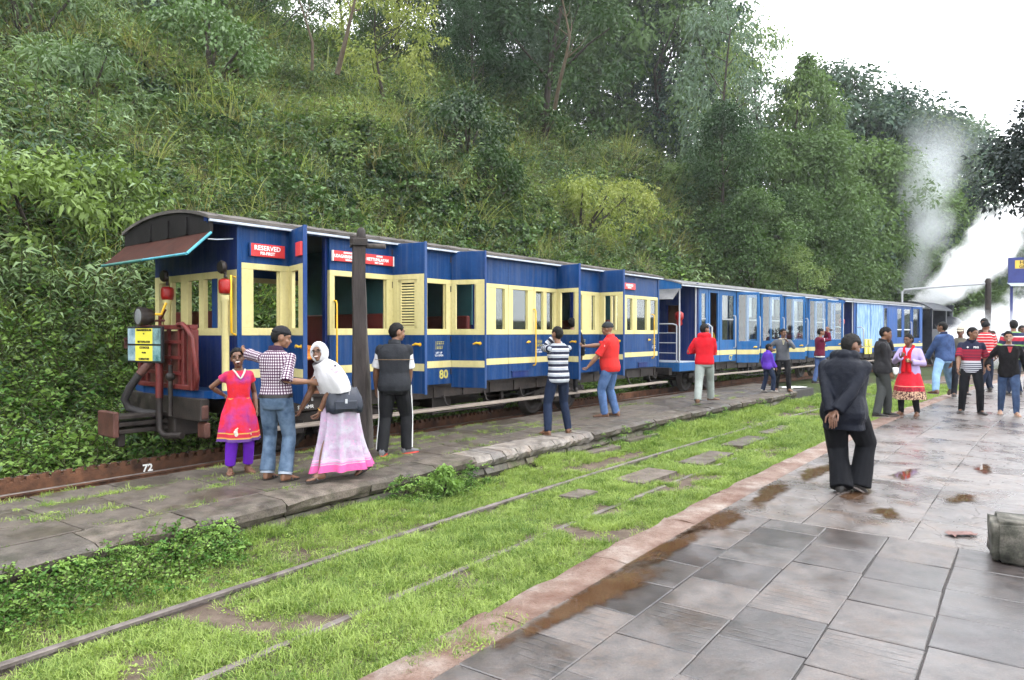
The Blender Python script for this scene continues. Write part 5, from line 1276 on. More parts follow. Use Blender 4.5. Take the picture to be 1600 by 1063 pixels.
mb = MB(); mb.loft([[(.062 * k * math.cos(2 * PI * j / 14) - .13 * (z / 2.9) + .006 * math.sin(3 * z), .062 * k * math.sin(2 * PI * j / 14), z) for j in range(14)] for z, k in [(2.75 * i / 12, 1.05 + .05 * math.sin(i * 1.7)) for i in range(13)]], 0, True, True, True); mb.build('shaft', GREYW, t)
# stone block
BLOCK = wet_stone('mossy_block_stone', (.012, .013, .009), (.15, .142, .125), .7, .95, tint=(.010, .014, .006))
bx, by = GP(1553, 880, 0); t = thing('stone_block', 'rough mossy grey stone block standing on the wet paving at the frame edge', 'stone block', (bx, by, 0), -.5)
mb = MB(); bm = bmesh.new(); bmesh.ops.create_cube(bm, size=1); bmesh.ops.bevel(bm, geom=list(bm.edges), offset=.07, segments=2, affect='EDGES'); bmesh.ops.subdivide_edges(bm, edges=list(bm.edges), cuts=3, use_grid_fill=True)
bm.verts.index_update()
vs = []
for v in bm.verts:
    p = Vector(((v.co.x + .5) * .62, (v.co.y + .42) * .36, (v.co.z + .5) * .285)); p += Vector((mnoise.noise(p * 7), mnoise.noise(p * 7 + Vector((5, 0, 0))), mnoise.noise(p * 7 + Vector((0, 5, 0))))) * .018 + Vector((0, 0, 1)) * mnoise.noise(p * 22) * .008; p.z = max(p.z, 0.0); vs.append(p)
mb.add(vs, [[v.index for v in f.verts] for f in bm.faces], 0, True); bm.free(); mb.build('block', BLOCK, t)
# scraps lying about
def scrap(px, py, label, mat, sx, sy, rz, cat='paper'):
    x, y = GP(px, py, 0); t = thing('paper_scrap', label, cat, (x, y, .006), rz)
    n = 6; vs = []
    for i in range(n + 1):
        for j in range(n + 1): vs.append((sx * (i / n - .5), sy * (j / n - .5) + .02 * math.sin(i), .006 + .012 * abs(math.sin(i * 1.3 + j * .9))))
    k = len(vs); vs2 = vs + [(a, b, c - .003) for a, b, c in vs]; fs = [(i * (n + 1) + j, (i + 1) * (n + 1) + j, (i + 1) * (n + 1) + j + 1, i * (n + 1) + j + 1) for i in range(n) for j in range(n)]
    mb = MB(); mb.add(vs2, fs + [tuple(k + q for q in reversed(f)) for f in fs], 0, True); mb.build('sheet', mat, t, fix=False)
scrap(1503, 838, 'crumpled dark red scrap of packaging lying flat on the wet paving', plain('wet_card', (.12, .055, .045), .35, .3, 20), .22, .10, .3)
scrap(1240, 606, 'white sheet lying at the far end of the narrow platform', WHITEP, .75, .40, .6, 'sheet')
# water crane pipe and post
w = P(41, 5.6, 0); t = thing('water_crane', 'tall black post with a thin horizontal pipe arm bent down over the engine', 'water crane', (w.x, w.y, -.3), 0)
ar = P(39.5, 9.0, 0) - w; d_ = Vector((ar.x, ar.y, 0))
Dw = w.y; zt = EYE - (440 - 520) / 1090 * Dw + .3
mb = MB(); mb.lathe([(.16, 0), (.14, .3), (.13, zt - .1), (.15, zt), (.08, zt + .15)], 12); mb.build('post', BLACKI, t)
mb = MB(); mb.tube([(0, 0, zt - .1), d_ * .5 + Vector((0, 0, zt - .2)), d_ * .97 + Vector((0, 0, zt - .32)), d_ + Vector((0, 0, zt - .45)), d_ + Vector((0, 0, zt - 1.1))], .055, 8); mb.build('pipe_arm', plain('grey_pipe', (.32, .33, .34), .5), t)
# station name board at the right edge
Ds = 34.0; sx = (1611 - 800) / 1090 * Ds; zc = EYE - (422 - 520) / 1090 * Ds
t = thing('station_sign', 'blue station name board with yellow lettered panels at the right edge', 'sign', (sx, Ds, 0), math.radians(-18))
SIGNB = plain('sign_blue', (.02, .03, .14), .5, .2); SIGNY = plain('sign_yellow', (.52, .36, .05), .5, .15)
mb = MB(); mb.box(-.98, .98, -.04, .04, zc - .62, zc + .62, 0, .01); b_ = mb.build('board', SIGNB, t)
mb = MB(); mb.box(-.70, .8, -.055, -.041, zc + .08, zc + .48); mb.box(-.28, .4, -.055, -.041, zc - .36, zc - .12); y_ = mb.build('yellow_panel', SIGNY, b_)
text_obj('lettering', 'HILL', .24, BLACKP, y_, (-.26, -.0565, zc + .37), (PI / 2, 0, 0), .001, 1.1, bold=.006); text_obj('lettering', 'GROVE', .22, BLACKP, y_, (-.18, -.0565, zc + .17), (PI / 2, 0, 0), .001, 1.0, bold=.006)
mb = MB(); mb.add([(-1.0, -.5, zc - .78), (1.0, -.5, zc - .78), (1.0, .05, zc - .60), (-1.0, .05, zc - .60), (-1.0, -.5, zc - .81), (1.0, -.5, zc - .81), (1.0, .05, zc - .63), (-1.0, .05, zc - .63)], [(0, 1, 2, 3), (7, 6, 5, 4), (0, 4, 5, 1), (1, 5, 6, 2), (2, 6, 7, 3), (3, 7, 4, 0)]); mb.build('ledge', GUTTER, t)
for sx_ in (-.8, .8):
    mb = MB(); mb.box(sx_ - .05, sx_ + .05, .042, .14, 0, zc + .5); mb.build('leg', SIGNB, t)
# ------------------------------------------------------------------ the crowd, placed from where their feet stand in the photo
def belt_sash(h, mat): h.belt(mat)
# 1 girl in red
RED_FROCK = None
def frock_mat():
    m = N('red_frock_cloth'); ax, ay = m.attr('ax'), m.attr('ay'); v = m.coords('Object'); n = m.noise(v, 5.5, 3)
    c = m.ramp(n, [(.42, (.48, .008, .018)), (.70, (.22, .018, .16))])
    # border bands near the hem: ax is the height above the hem
    def band(a, b): return m.math('MULTIPLY', m.math('GREATER_THAN', ax, a), m.math('LESS_THAN', ax, b))
    c = m.mix(band(-.01, .03), c, (.08, .03, .16)); c = m.mix(band(.03, .045), c, (.42, .22, .05)); c = m.mix(band(.045, .085), c, (.36, .012, .03)); c = m.mix(band(.085, .098), c, (.42, .24, .05))
    nn = m.noise(v, 18, 4); return m.finish(c, .7, nn, .6, .02, spec=.3)
h = Human('laughing girl in a bright red frock and purple leggings', ((359, 741), (386, 738)), 541, 168, skin=SKIN_B, near=True, child=True, head=(14, -6, 7), armR=(350, 618, .12), armL=(400, 640, .12), hintR=(1, -.2, -.2), footyaw=(14, -16), face_feat=dict(laugh=1), hands=('in', 'relax'), girth=.92)
h.body()
h.garment('leggings', (lambda mb: ([h.limb_leg(mb, k, .94, .014, hem=-.004) for k in 'RL'], h.torso(mb, -.075, .03, .004), mb)[-1])(MB()), cloth('purple_cloth', (.13, .02, .42)), .008)
FR = frock_mat(); h.top('frock_bodice', FR, .02, .17, .010, .008, 0.0, .285)
hh = h.H; rows = [(Vector((0, .01, .262 * hh)), .225, .185), (Vector((0, .01, .30 * hh)), .220, .180), (Vector((0, .008, .38 * hh)), .205, .165), (Vector((0, .005, .48 * hh)), .180, .145), (Vector((0, .0, .55 * hh)), .145, .115), (h.sp(.085)[0], .115, .09)]
fs_ = h.skirt('frock_skirt', FR, rows, 8, .016)
WHEMB = cloth('white_embroidery', (.62, .58, .50), .2, .6, 60)
for ux, k in ((.055, 1), (-.075, .75)):
    mb = MB()
    for (dx, dz, r) in ((0, 0, .03), (.012, .03, .024), (.006, .055, .016), (-.006, .072, .009)): mb.ball((ux + dx * k, .166, .315 * hh + dz * k), r * k, .012, r * k, 10, 6)
    mb.build('embroidered_motif', WHEMB, fs_)
mb = MB(); ctr, R_ = h.sp(.27)
mb.tube([ctr + R_ @ Vector(v) for v in ((-.062, .02, .03), (-.045, .072, 0), (-.02, .088, -.045), (0, .092, -.07), (.02, .088, -.045), (.045, .072, 0), (.062, .02, .03))], .011, 6); mb.build('neck_trim', WHEMB, h.root)
h.hair(front=.50, back=-.5, long='pony'); h.sandals(BROWNL)
# 2 man in checked shirt
h = Human('man in a small checked shirt, jeans and dark cap, back turned', ((445, 753), (417, 750)), 503, 22, near=True, head=(62, 12, 0), armR=(484, 597, -.05), armL=(377, 546, .46), hintR=(.4, -.4, -1), hintL=(-1, -.1, -.15), footyaw=(30, 10), hands=('in', 'relax'), girth=1.0)
h.body(); h.top('checked_shirt', checked('checked_cotton', (.46, .43, .45), (.085, .03, .07), (.02, .007, .02), .030), -.0, .50, .013, .012, .002, collar=checked('checked_collar', (.46, .43, .45), (.085, .03, .07), (.02, .007, .02)))
DENIM = cloth('faded_denim', (.055, .105, .19), .45, .6, 10, .85, col2=(.16, .23, .33)); DENIMD = cloth('dark_denim', (.022, .035, .075), .3, .5, 12); DENIML = cloth('light_denim', (.20, .33, .50), .25, .5, 10)
h.trousers(DENIM, .012, .010, .97); h.belt(LEATHER, .012, .020)
mb = MB()
for k in 'RL': h.limb_leg(mb, k, .96, .020, hem=.006)
cuffs = MB()
for k in 'RL':
    a, n_ = h.kn[k], h.an[k]; p0, p1 = a.lerp(n_, .90), a.lerp(n_, 1.02); cuffs.tube([p0, p1], .072, 14, 0, True)
cuffs.build('turned_up_cuff', cloth('pale_denim_cuff', (.30, .34, .40)), h.root)
h.hair(GREYH, .40, -1.2, .008); h.shell('cap', cloth('charcoal_cap', (.03, .03, .034)), lambda x, y, z: (z - .22) / .06 + .5, .017, .001); h.sandals(LEATHER)
# 3 woman in white scarf and pale sari
h = Human('smiling woman in a white head scarf and pale sari, bending forward', ((500, 755), (570, 741)), 541, -118, skin=SKIN_B, near=True, height=1.56, pel=(530, 630, .0), lean=33, head=(-38, -10, 10), armL=(497, 650, -.12), armR=(470, 640, .05), hintL=(-.2, -1, -.1), footyaw=(0, 0), heel=(0, 22), lift=(0, .035), face_feat=dict(smile=1, glasses=1), hands=('grip', 'grip'), girth=1.12)
h.body()
def sari_mat():
    m = N('pale_sari_cloth'); ax = m.attr('ax'); v = m.coords('Object'); n = m.noise(v, 7, 5, .65); n2 = m.noise(v, 30, 3)
    c = m.ramp(n, [(.42, (.34, .32, .375)), (.58, (.33, .235, .33)), (.72, (.27, .285, .34))]); c = m.mix(m.ramp(n2, [(.6, 0.0), (.7, .5)]), c, (.58, .22, .40))
    def band(a, b): return m.math('MULTIPLY', m.math('GREATER_THAN', ax, a), m.math('LESS_THAN', ax, b))
    c = m.mix(band(-.01, .075), c, (.50, .08, .24)); c = m.mix(band(.085, .10), c, (.48, .15, .30)); c = m.mix(band(.12, .13), c, (.70, .3, .48))
    return m.finish(c, .75, m.noise(v, 12, 4), .6, .03, spec=.3)
SARI = sari_mat(); WSCARF = cloth('white_scarf_cloth', (.52, .51, .53), .10, .5, 9, .8)
h.top('blouse', cloth('pink_white_blouse', (.62, .42, .55), .35, .5, 10, col2=(.72, .68, .74)), -.05, .30, .002, .0, .004)
mid = (h.an['R'] + h.an['L']) * .5
def ctr_at(z, k): p = mid.lerp(h.pel, k); return Vector((p.x, p.y, z))
HH = h.H
rows = [(ctr_at(.10, .04), .15, .31), (ctr_at(.17, .12), .148, .295), (ctr_at(.28, .3), .145, .27), (ctr_at(.42, .52), .150, .24), (ctr_at(.58, .75), .165, .215), (ctr_at(.72, .95), .178, .20), (h.sp(.02)[0], .172, .165), (h.sp(.07)[0], .150, .135)]
h.skirt('sari_skirt', SARI, rows, 9, .034, ph=1.0)
def face_open(x, y, z):
    k = 1.0
    if y > .30:
        r = math.sqrt((x / .72) ** 2 + ((z + .12) / .80) ** 2); k = (r - .86) / .10 + .5
    return k
h.shell('head_scarf', WSCARF, face_open, .020, .003, rad=(.083, .103, .108), ctr=(0, -.008, .008))
cp = MB(); rings = []
for i, (dz, rx, ry, oy) in enumerate(((.335, .070, .080, .012), (.315, .085, .088, .008), (.29, .125, .100, 0), (.265, .185, .120, 0), (.22, .222, .140, .005), (.15, .232, .150, .01), (.10, .225, .148, .012))):
    c, R_ = h.sp(dz if dz < .3 else .3); c = c + R_ @ Vector((0, 0, (dz - .3) * HH if dz > .3 else 0)); ring = []
    for j in range(48):
        a = 2 * PI * j / 48; w = 1 + .035 * min(1, i / 3) * (math.sin(7 * a + i * .3) + .6 * math.sin(12 * a)); ring.append(c + R_ @ Vector((rx * w * math.cos(a), oy * HH + ry * w * math.sin(a), -.02 * math.sin(2 * a + 1) * i / 6)))
    rings.append(ring)
cp.loft(rings, 0, True, False); cp.loft([[p + (c - p) * .03 for p in r] for r, c in zip(rings, [sum((Vector(p) for p in r), Vector()) / 48 for r in rings])], 0, True, False); sc_o = cp.build('shoulder_scarf', WSCARF, h.root)
fr_ = MB()
for j in range(26, 46):
    p = Vector(rings[-1][j % 48]); fr_.tube([p, p + Vector((.004 * math.sin(j * 2), .003 * math.cos(j), -.05)), p + Vector((.008 * math.sin(j * 3), .004, -.10 - .01 * (j % 3)))], .0028, 5)
fr_.build('scarf_fringe', WSCARF, sc_o)
mb = MB(); d_ = (h.wr['L'] - h.el['L']).normalized(); o1 = d_.orthogonal().normalized(); o2 = d_.cross(o1); c_ = h.el['L'].lerp(h.wr['L'], .86)
mb.tube([c_ + (o1 * math.cos(a) + o2 * math.sin(a)) * .034 for a in [2 * PI * i / 16 for i in range(17)]], .004, 6, 0, False); mb.build('bangle', GOLD, h.root)
h.sandals(LEATHER, True)
# her bag
bgp = h.world(h.px((538, 622, -.12))); bag = thing('shoulder_bag', 'dark navy leather shoulder bag hanging behind the woman in the white scarf', 'bag', bgp, math.radians(25))
NAVYL = plain('navy_bag_leather', (.022, .026, .038), .38, .3, 9, 50, .3)
mb = MB(); rings = []
for z, wx, wy in ((-.15, .15, .045), (-.145, .19, .075), (-.08, .20, .085), (.0, .185, .075), (.07, .15, .05), (.10, .135, .03)): rings.append([(wx * math.copysign(abs(math.cos(2 * PI * j / 20)) ** .6, math.cos(2 * PI * j / 20)), wy * math.sin(2 * PI * j / 20) + .01 * math.sin(j * 2.3), z + .015 * math.sin(j * 1.3)) for j in range(20)])
mb.loft(rings); mb.build('bag_body', NAVYL, bag)
mb = MB(); mb.box(-.12, .12, -.095, -.07, -.12, -.02, 0, .012); mb.build('bag_pocket', NAVYL, bag)
sh_ = h.world(h.sh['L']); mb = MB(); q = [Vector((-.12, 0, .09)), Vector((-.15, -.03, .16)), (sh_ - bgp).copy()]
Rb = Matrix.Rotation(-math.radians(25), 3, 'Z'); q[2] = Rb @ (sh_ - bgp) + Vector((0, -.02, .06)); mb.tube([q[0], q[1].lerp(q[2], .3), q[2].lerp(q[1], .12), q[2], q[2] + Vector((.03, .05, -.03)), Vector((.10, .04, .09))], .009, 6); mb.build('bag_strap', NAVYL, bag)
mb = MB(); mb.box(-.012, .012, -.099, -.094, -.05, -.005); mb.build('bag_tag', CHROME, bag)
# 4 man in vest
h = Human('man in a dark vest over a white tee shirt, back turned', ((635, 709), (597, 713)), 499, 12, near=True, head=(48, 4, 0), armR=(637, 622, .22), armL=(586, 622, .22), hintR=(1, -.5, -.3), hintL=(-1, -.5, -.3), footyaw=(38, -4), girth=1.18, belly=.03)
h.body(); h.top('tee_shirt', cloth('white_tee', (.62, .62, .63), .06), -.03, .40, .004, .014, 0, .28, sl_grow=.010)
VEST = cloth('charcoal_vest', (.034, .037, .044), .25, .6, 12, .7)
v_ = h.top('vest', VEST, -.055, 0, .024, 0, .004, .292, collar=VEST)
mb = MB(); rr = []
for dz in (.178, .182):
    c, R_ = h.sp(dz); rr.append([c + R_ @ Vector((math.cos(2 * PI * i / 40) * (.108 * h.H * 1.17 + .032), math.sin(2 * PI * i / 40) * (.068 * h.H * 1.18 + .034) + .003 * h.H, 0)) for i in range(40)])
mb.loft(rr, 0, True, False); mb.build('piping', cloth('tan_piping', (.25, .17, .10)), v_)
h.trousers(cloth('black_track_cloth', (.02, .021, .024), .3, .6, 12, .7), .012, .014)
mb = MB()
for k, sg in (('R', 1), ('L', -1)):
    o_ = h.Rp @ Vector((sg, 0, 0)); pts = [h.hip[k] + o_ * .062 * h.H * 1.17, h.hip[k].lerp(h.kn[k], .5) + o_ * (.047 * h.H * 1.05 + .020), h.kn[k] + o_ * (.037 * h.H + .020), h.kn[k].lerp(h.an[k], .5) + o_ * (.034 * h.H + .021), h.an[k] + o_ * (.023 * h.H + .034)]
    mb.tube(pts, .008, 6)
mb.build('white_side_stripe', WHITEP, h.root)
h.hair(); h.shoes(cloth('grey_sport_shoe', (.16, .16, .17)), plain('red_sole', (.45, .05, .04), .6))
# 5 man in striped jumper with phone
h = Human('man in a grey and navy striped jumper holding up a phone', ((888, 676), (856, 680)), 506, -28, near=True, head=(-10, -4, 0), armR=(873, 534, .16), armL=(866, 528, .22), hintR=(.6, -.2, -1), hintL=(-.9, .2, -.9), footyaw=(30, -16), hands=('grip', 'grip'))
h.body(); h.top('striped_jumper', stripes('grey_navy_stripe', .094, [(0, (.26, .28, .31)), (.34, (.48, .49, .51)), (.56, (.010, .012, .028))]), -.065, .93, .014, .006, .004); h.trousers(DENIMD, .010, .008); h.hair(); h.sandals(BROWNL)
pp = h.world((h.wr['R'] + h.wr['L']) * .5 + Vector((0, .075, .045)) * 1.0); ph = thing('mobile_phone', 'black mobile phone held up by the man in the striped jumper', 'phone', pp, -h.yaw)
mb = MB(); mb.box(-.034, .034, -.005, .005, -.065, .065, 0, .004); mb.build('phone_case', BLACKP, ph); mb = MB(); mb.box(-.030, .030, -.0062, -.005, -.055, .055); mb.build('phone_screen', plain('dark_screen', (.03, .035, .045), .08, .1), ph)
# 6 person half hidden behind him
# 7 man in red polo and beanie
h = Human('stout man in a red polo shirt and grey beanie working at an open coach door', ((963, 651), (945, 653)), 499, -64, near=True, head=(-6, 10, 0), armR=(915, 541, .12), armL=(913, 582, -.10), hintR=(.3, -.4, -1), hintL=(-.4, -.4, -1), footyaw=(10, -22), girth=1.14, belly=.05, hands=('grip', 'grip'))
REDC = cloth('red_polo_cloth', (.52, .028, .026), .12, .5, 10)
h.body(); t_ = h.top('polo_shirt', REDC, -.06, .48, .013, .014, .008, collar=REDC); h.trousers(cloth('mid_denim', (.06, .12, .27), .3, .6, 10, col2=(.12, .20, .38)), .013, .012); h.shell('beanie', cloth('grey_knit', (.055, .06, .065), .3, .8, 60), lambda x, y, z: (z - (.24 * y if y > 0 else .1 * y)) / .08 + .5, .017, .002); h.shoes(BROWNL)
pb = h.sh['L'].lerp(h.el['L'], .3) ; mb = MB(); mb.box(-.03, .03, -.004, .004, -.02, .02); pt = mb.build('sleeve_patch', WHITEP, t_, pb + Vector((-.052, -.008, 0)), (0, 0, PI / 2)); pt.rotation_euler = (0, .3, PI / 2)
# 9 red hoodie
h = Human('man in a red hooded sweater and pale grey trousers, back turned', ((1111, 630), (1090, 635)), 503, 8, head=(45, -8, 0), armR=(1104, 545, .22), armL=(1092, 548, .22), hintR=(1, -.6, -.6), hintL=(-1, -.6, -.6), footyaw=(55, -10), girth=1.1)
REDH = cloth('red_fleece', (.55, .012, .022), .12, .5, 12); h.body(); h.top('hooded_sweater', REDH, -.04, .95, .022, .0, .002, .296, hood=True); h.trousers(cloth('pale_grey_trouser', (.27, .30, .28), .15, .6, 9), .018, .018); h.hair(); h.shoes(BROWNL)
# 10 boy in purple
h = Human('boy in a purple jacket and dark jeans next to the man in the grey jacket', ((1208, 613), (1192, 612)), 529, 48, height=1.29, skin=SKIN_B, child=True, head=(25, 4, 0), armR=(1213, 577, -.05), footyaw=(14, -12))
h.body(); h.top('jacket', cloth('purple_jacket_cloth', (.10, .035, .38), .2, .5, 14, .6), -.065, .93, .022, .004, .006, collar=cloth('purple_collar', (.10, .035, .38))); h.trousers(DENIMD, .014, .016); h.hair(); h.shoes(cloth('pale_shoe', (.35, .33, .30)))
# 11 man grey jacket
h = Human('man with a moustache in an open grey jacket and black trousers', ((1213, 611), (1233, 612)), 511, 172, skin=SKIN_B, head=(-22, 2, 0), armR=(1207, 548, -.14), armL=(1230, 533, -.22), hintR=(1, -.8, -.6), hintL=(-1, -.6, -.8), footyaw=(14, -14), face_feat=dict(moustache=1), hands=('grip', 'grip'))
h.body(); h.top('shirt', cloth('cream_shirt', (.50, .46, .33)), .05, .2, .006); jk = h.top('jacket', cloth('grey_jacket_cloth', (.10, .105, .12), .2, .6, 12, .7), -.045, .93, .020, .004, .006, .285); h.trousers(cloth('black_trouser', (.02, .02, .024)), .010, .010); h.hair(); h.shoes(BROWNL)
mb = MB(); c_, R_ = h.sp(.22); mb.prism([(-.036, .33 * 0 + .06), (.036, .06), (.0, -.10)], 'y', -.004, .004); o_ = mb.build('shirt_front', cloth('cream_shirt_front', (.52, .48, .34)), jk, c_ + R_ @ Vector((0, .083 * h.H * 1.0, .02))); o_.rotation_euler = (-.18, 0, 0)
# 12 maroon sweater
h = Human('man in a maroon sweater and jeans raising a camera', ((1290, 600), (1272, 601)), 511, 66, head=(6, -4, 0), armR=(1294, 519, -.04), armL=(1292, 517, .12), hintR=(.3, -.2, -1), hintL=(-.4, -.2, -1), hands=('grip', 'grip'))
h.body(); h.top('sweater', cloth('maroon_wool', (.13, .012, .035), .15, .6, 20), -.04, .95, .018); h.top('undershirt', WHITEP, -.055, .1, .016, neck=.2); h.trousers(cloth('plain_denim', (.06, .10, .22)), .012, .01); h.hair(); h.shoes(LEATHER)
cp_ = h.world((h.wr['R'] + h.wr['L']) * .5 + Vector((0, .09, .04))); cm_ = thing('camera', 'small black camera held up by the man in the maroon sweater', 'camera', cp_, -h.yaw)
mb = MB(); mb.box(-.055, .055, -.018, .018, -.032, .032, 0, .006); mb.build('camera_body', BLACKP, cm_); mb = MB(); mb.lathe([(.024, 0), (.024, .03), (.02, .034)], 12, 0, Matrix.Translation((.01, .018, 0)) @ Matrix.Rotation(-PI / 2, 4, 'X')); mb.build('camera_lens', BLACKP, cm_)
# 13 man in foreground, hands clasped behind
h = Human('balding man in a dark navy rain jacket walking away with hands clasped behind his back', ((1344, 770), (1316, 771)), 525, 14, near=True, skin=SKIN_B, height=1.68, head=(34, 18, 0), lean=9, pel=(1319, 640, 0), armR=(1306, 645, -.17), armL=(1300, 651, -.15), hintR=(1, -.75, .0), hintL=(-1, -.75, .0), footyaw=(26, 6), heel=(30, 0), lift=(.012, 0), girth=1.22, belly=.02, hands=('down', 'down'), kneehint=((.25, 1, 0), (-.3, 1, 0)))
NAVYJ = cloth('navy_rain_jacket', (.011, .014, .025), .3, .8, 9, .5); h.body(); h.top('rain_jacket', NAVYJ, -.115, .97, .022, .002, .016, .292, hood=True, fold=.011, sl_grow=.017); h.trousers(cloth('black_wool_trouser', (.013, .014, .018), .3, .6, 8), .018, .026, r=(.055, .050, .042, .040, .034)); h.hair(GREYH, .25, -1.2, .008, side=-.42); h.shoes(LEATHER)
# 14 man eating
h = Human('man in a dark grey jacket eating from a paper packet', ((1387, 651), (1370, 653)), 507, 84, near=False, head=(4, 10, 0), armR=(1391, 583, -.12), armL=(1388, 533, .12), hintR=(.4, -1, -.3), hintL=(-.5, -.5, -1), footyaw=(14, -10), hands=('in', 'grip'), girth=1.1)
h.body(); h.top('jacket', cloth('dark_grey_jacket', (.033, .032, .036), .25, .6, 11, .6), -.055, .95, .020, .004, .006, collar=cloth('dark_grey_collar', (.03, .03, .034))); h.trousers(cloth('grey_trouser', (.075, .08, .078), .2, .6, 9), .014, .014); h.hair(); h.shoes(LEATHER)
pk = thing('paper_packet', 'crumpled white paper packet held by the man in the dark grey jacket', 'paper packet', h.world(h.wr['R'] + h.Rc @ Vector((0, .09, .03))), 0)
mb = MB(); mb.loft([[(.05 * k * math.cos(2 * PI * j / 9) * (1 + .2 * math.sin(j * 2.7)), .035 * k * math.sin(2 * PI * j / 9), z + .012 * math.sin(j * 1.9)) for j in range(9)] for z, k in ((-.05, .5), (-.03, .9), (.02, 1.1), (.06, 1.2))]); mb.build('paper', WHITEP, pk)
# 15 woman in red skirt
h = Human('woman in a long red skirt, lavender cardigan and red scarf facing the eating man', ((1409, 649), (1434, 650)), 519, -158, skin=SKIN_B, head=(16, 2, 0), armR=(1408, 558, -.12), armL=(1424, 566, -.20), hintR=(1, -.6, -.7), hintL=(-1, -.6, -.6), footyaw=(20, -10), girth=1.1, hands=('grip', 'grip'))
h.body(); h.trousers(cloth('dark_legging', (.02, .02, .025)), .006, .002)
def redskirt():
    m = N('red_skirt_cloth'); ax = m.attr('ax'); v = m.coords('Object'); n = m.noise(v, 38, 3)
    def band(a, b): return m.math('MULTIPLY', m.math('GREATER_THAN', ax, a), m.math('LESS_THAN', ax, b))
    c = m.mix(band(-.01, .15), (.56, .012, .028), m.ramp(n, [(.46, (.06, .02, .02)), (.54, (.50, .34, .22))])); c = m.mix(band(.15, .225), c, m.ramp(n, [(.45, (.18, .01, .02)), (.6, (.40, .02, .04))])); c = m.mix(band(.238, .25), c, (.55, .30, .22))
    return m.finish(c, .75, m.noise(v, 14, 4), .6, .03, spec=.25)
z_ = .20 * h.H; rows = [(Vector((0, .0, z_)), .285, .25), (Vector((0, 0, z_ + .10)), .272, .235), (Vector((0, 0, z_ + .25)), .245, .205), (Vector((0, 0, z_ + .40)), .205, .17), (Vector((0, 0, .52 * h.H)), .175, .135), (h.sp(.05)[0], .152, .115)]
h.skirt('red_skirt', redskirt(), rows, 7, .022)
LAV = cloth('lavender_cardigan', (.44, .36, .60), .15, .5, 11); h.top('cardigan', LAV, -.035, .95, .018, .004, .010, .286)
REDS = cloth('red_scarf_cloth', (.60, .012, .022), .15, .5, 10); sc = MB(); c_, R_ = h.sp(.29)
for sg in (1, -1): cap_chain(sc, [c_ + R_ @ Vector(v) for v in ((sg * .01, -.055, .035), (sg * .062, -.02, .03), (sg * .072, .045, -.01), (sg * .045, .112, -.10), (sg * .038, .135, -.22), (sg * .045, .142, -.36), (sg * .05, .145, -.44))], [.022, .026, .030, .036, .040, .044, .046], 10)
h.garment('scarf', sc, REDS, .006, .011); h.hair(long='bun', front=.46); h.sandals(BROWNL)
fd = thing('snack', 'small piece of food held by the woman in the red skirt', 'food', h.world(h.wr['L'] + h.Rc @ Vector((.03, .06, .03)))); mb = MB(); mb.ball((0, 0, 0), .028, .022, .035, 10, 7); mb.build('bread_piece', plain('bread', (.50, .36, .2), .8, .3, 30), fd)
# 16 denim jacket
h = Human('man in a blue denim jacket and light jeans striding away in front of the steam', ((1488, 620), (1461, 626)), 500, -48, head=(-14, 0, 0), armR=(1487, 576, -.02), armL=(1448, 560, .2), hintL=(-1, -.8, 0), footyaw=(16, 0), heel=(42, 0), lift=(.05, 0), girth=1.08)
h.body(); h.top('denim_jacket', cloth('blue_denim_jacket', (.035, .065, .17), .3, .6, 10, col2=(.07, .12, .27)), -.05, .95, .020, .004, .004, collar=cloth('navy_collar', (.02, .03, .08))); h.trousers(DENIML, .014, .012); h.hair(); h.shoes(BROWNL)
# 17 man in cap
h = Human('man in a beige cap and khaki shirt standing behind the man in the striped polo', ((1491, 623), (1510, 620)), 508, 165, skin=SKIN_B, head=(20, 4, 0)); h.body(); h.top('khaki_shirt', cloth('khaki_shirt_cloth', (.13, .12, .095)), -.06, .9, .016); h.trousers(cloth('navy_trouser', (.02, .022, .03)), .010, .010); h.hair(front=.3); h.cap(cloth('beige_cap', (.42, .38, .30))); h.shoes(LEATHER)
# 18 striped polo
h = Human('man in a navy, red and white striped polo and black jeans, walking', ((1503, 646), (1533, 648)), 508, 176, head=(-48, 0, 0), armR=(1497, 577, -.12), armL=(1539, 577, -.08), footyaw=(20, -24), heel=(0, 0), hands=('in', 'in'))
STP = N('striped_polo_cloth'); ax = STP.attr('ax'); x = STP.n('ValToRGB'); x.color_ramp.interpolation = 'CONSTANT'
NV, RD, WH = (.009, .012, .032), (.24, .012, .03), (.45, .46, .49)
st_ = [(0, WH)] + [(p, c) for i in range(5) for p, c in ((.02 + i * .05, NV if i % 1 == 0 else WH), (.045 + i * .05, WH))] + [(.30, RD), (.37, NV), (.385, RD), (.44, NV), (.455, RD), (.52, NV), (.535, RD), (.59, NV)]
st_ = st_[:31]
while len(x.color_ramp.elements) < len(st_): x.color_ramp.elements.new(.99)
for e, (p, c) in zip(x.color_ramp.elements, st_): e.position = p; e.color = (*c, 1)
STP.l(STP.math('MULTIPLY_ADD', ax, 1.35, .13), x.inputs['Fac']); STPM = STP.finish(x.outputs['Color'], .8, STP.noise(STP.coords('Object'), 14, 4), .5, .02, spec=.25)
h.body(); t_ = h.top('polo_shirt', STPM, -.06, .44, .013, .014, .006, collar=cloth('navy_polo_collar', NV)); h.trousers(cloth('black_jean', (.015, .016, .02)), .010, .008); h.hair(); h.shoes(LEATHER)
c_, R_ = h.sp(.225)
for sx_, txt, sz in ((.068, '\u2726', .05), (-.066, 'PSG', .05)):
    o_ = text_obj('chest_print', txt, sz, WHITEP, t_, c_ + R_ @ Vector((sx_, .083 * h.H, .0)), (PI / 2 + .12, 0, PI), .001, bold=.002)
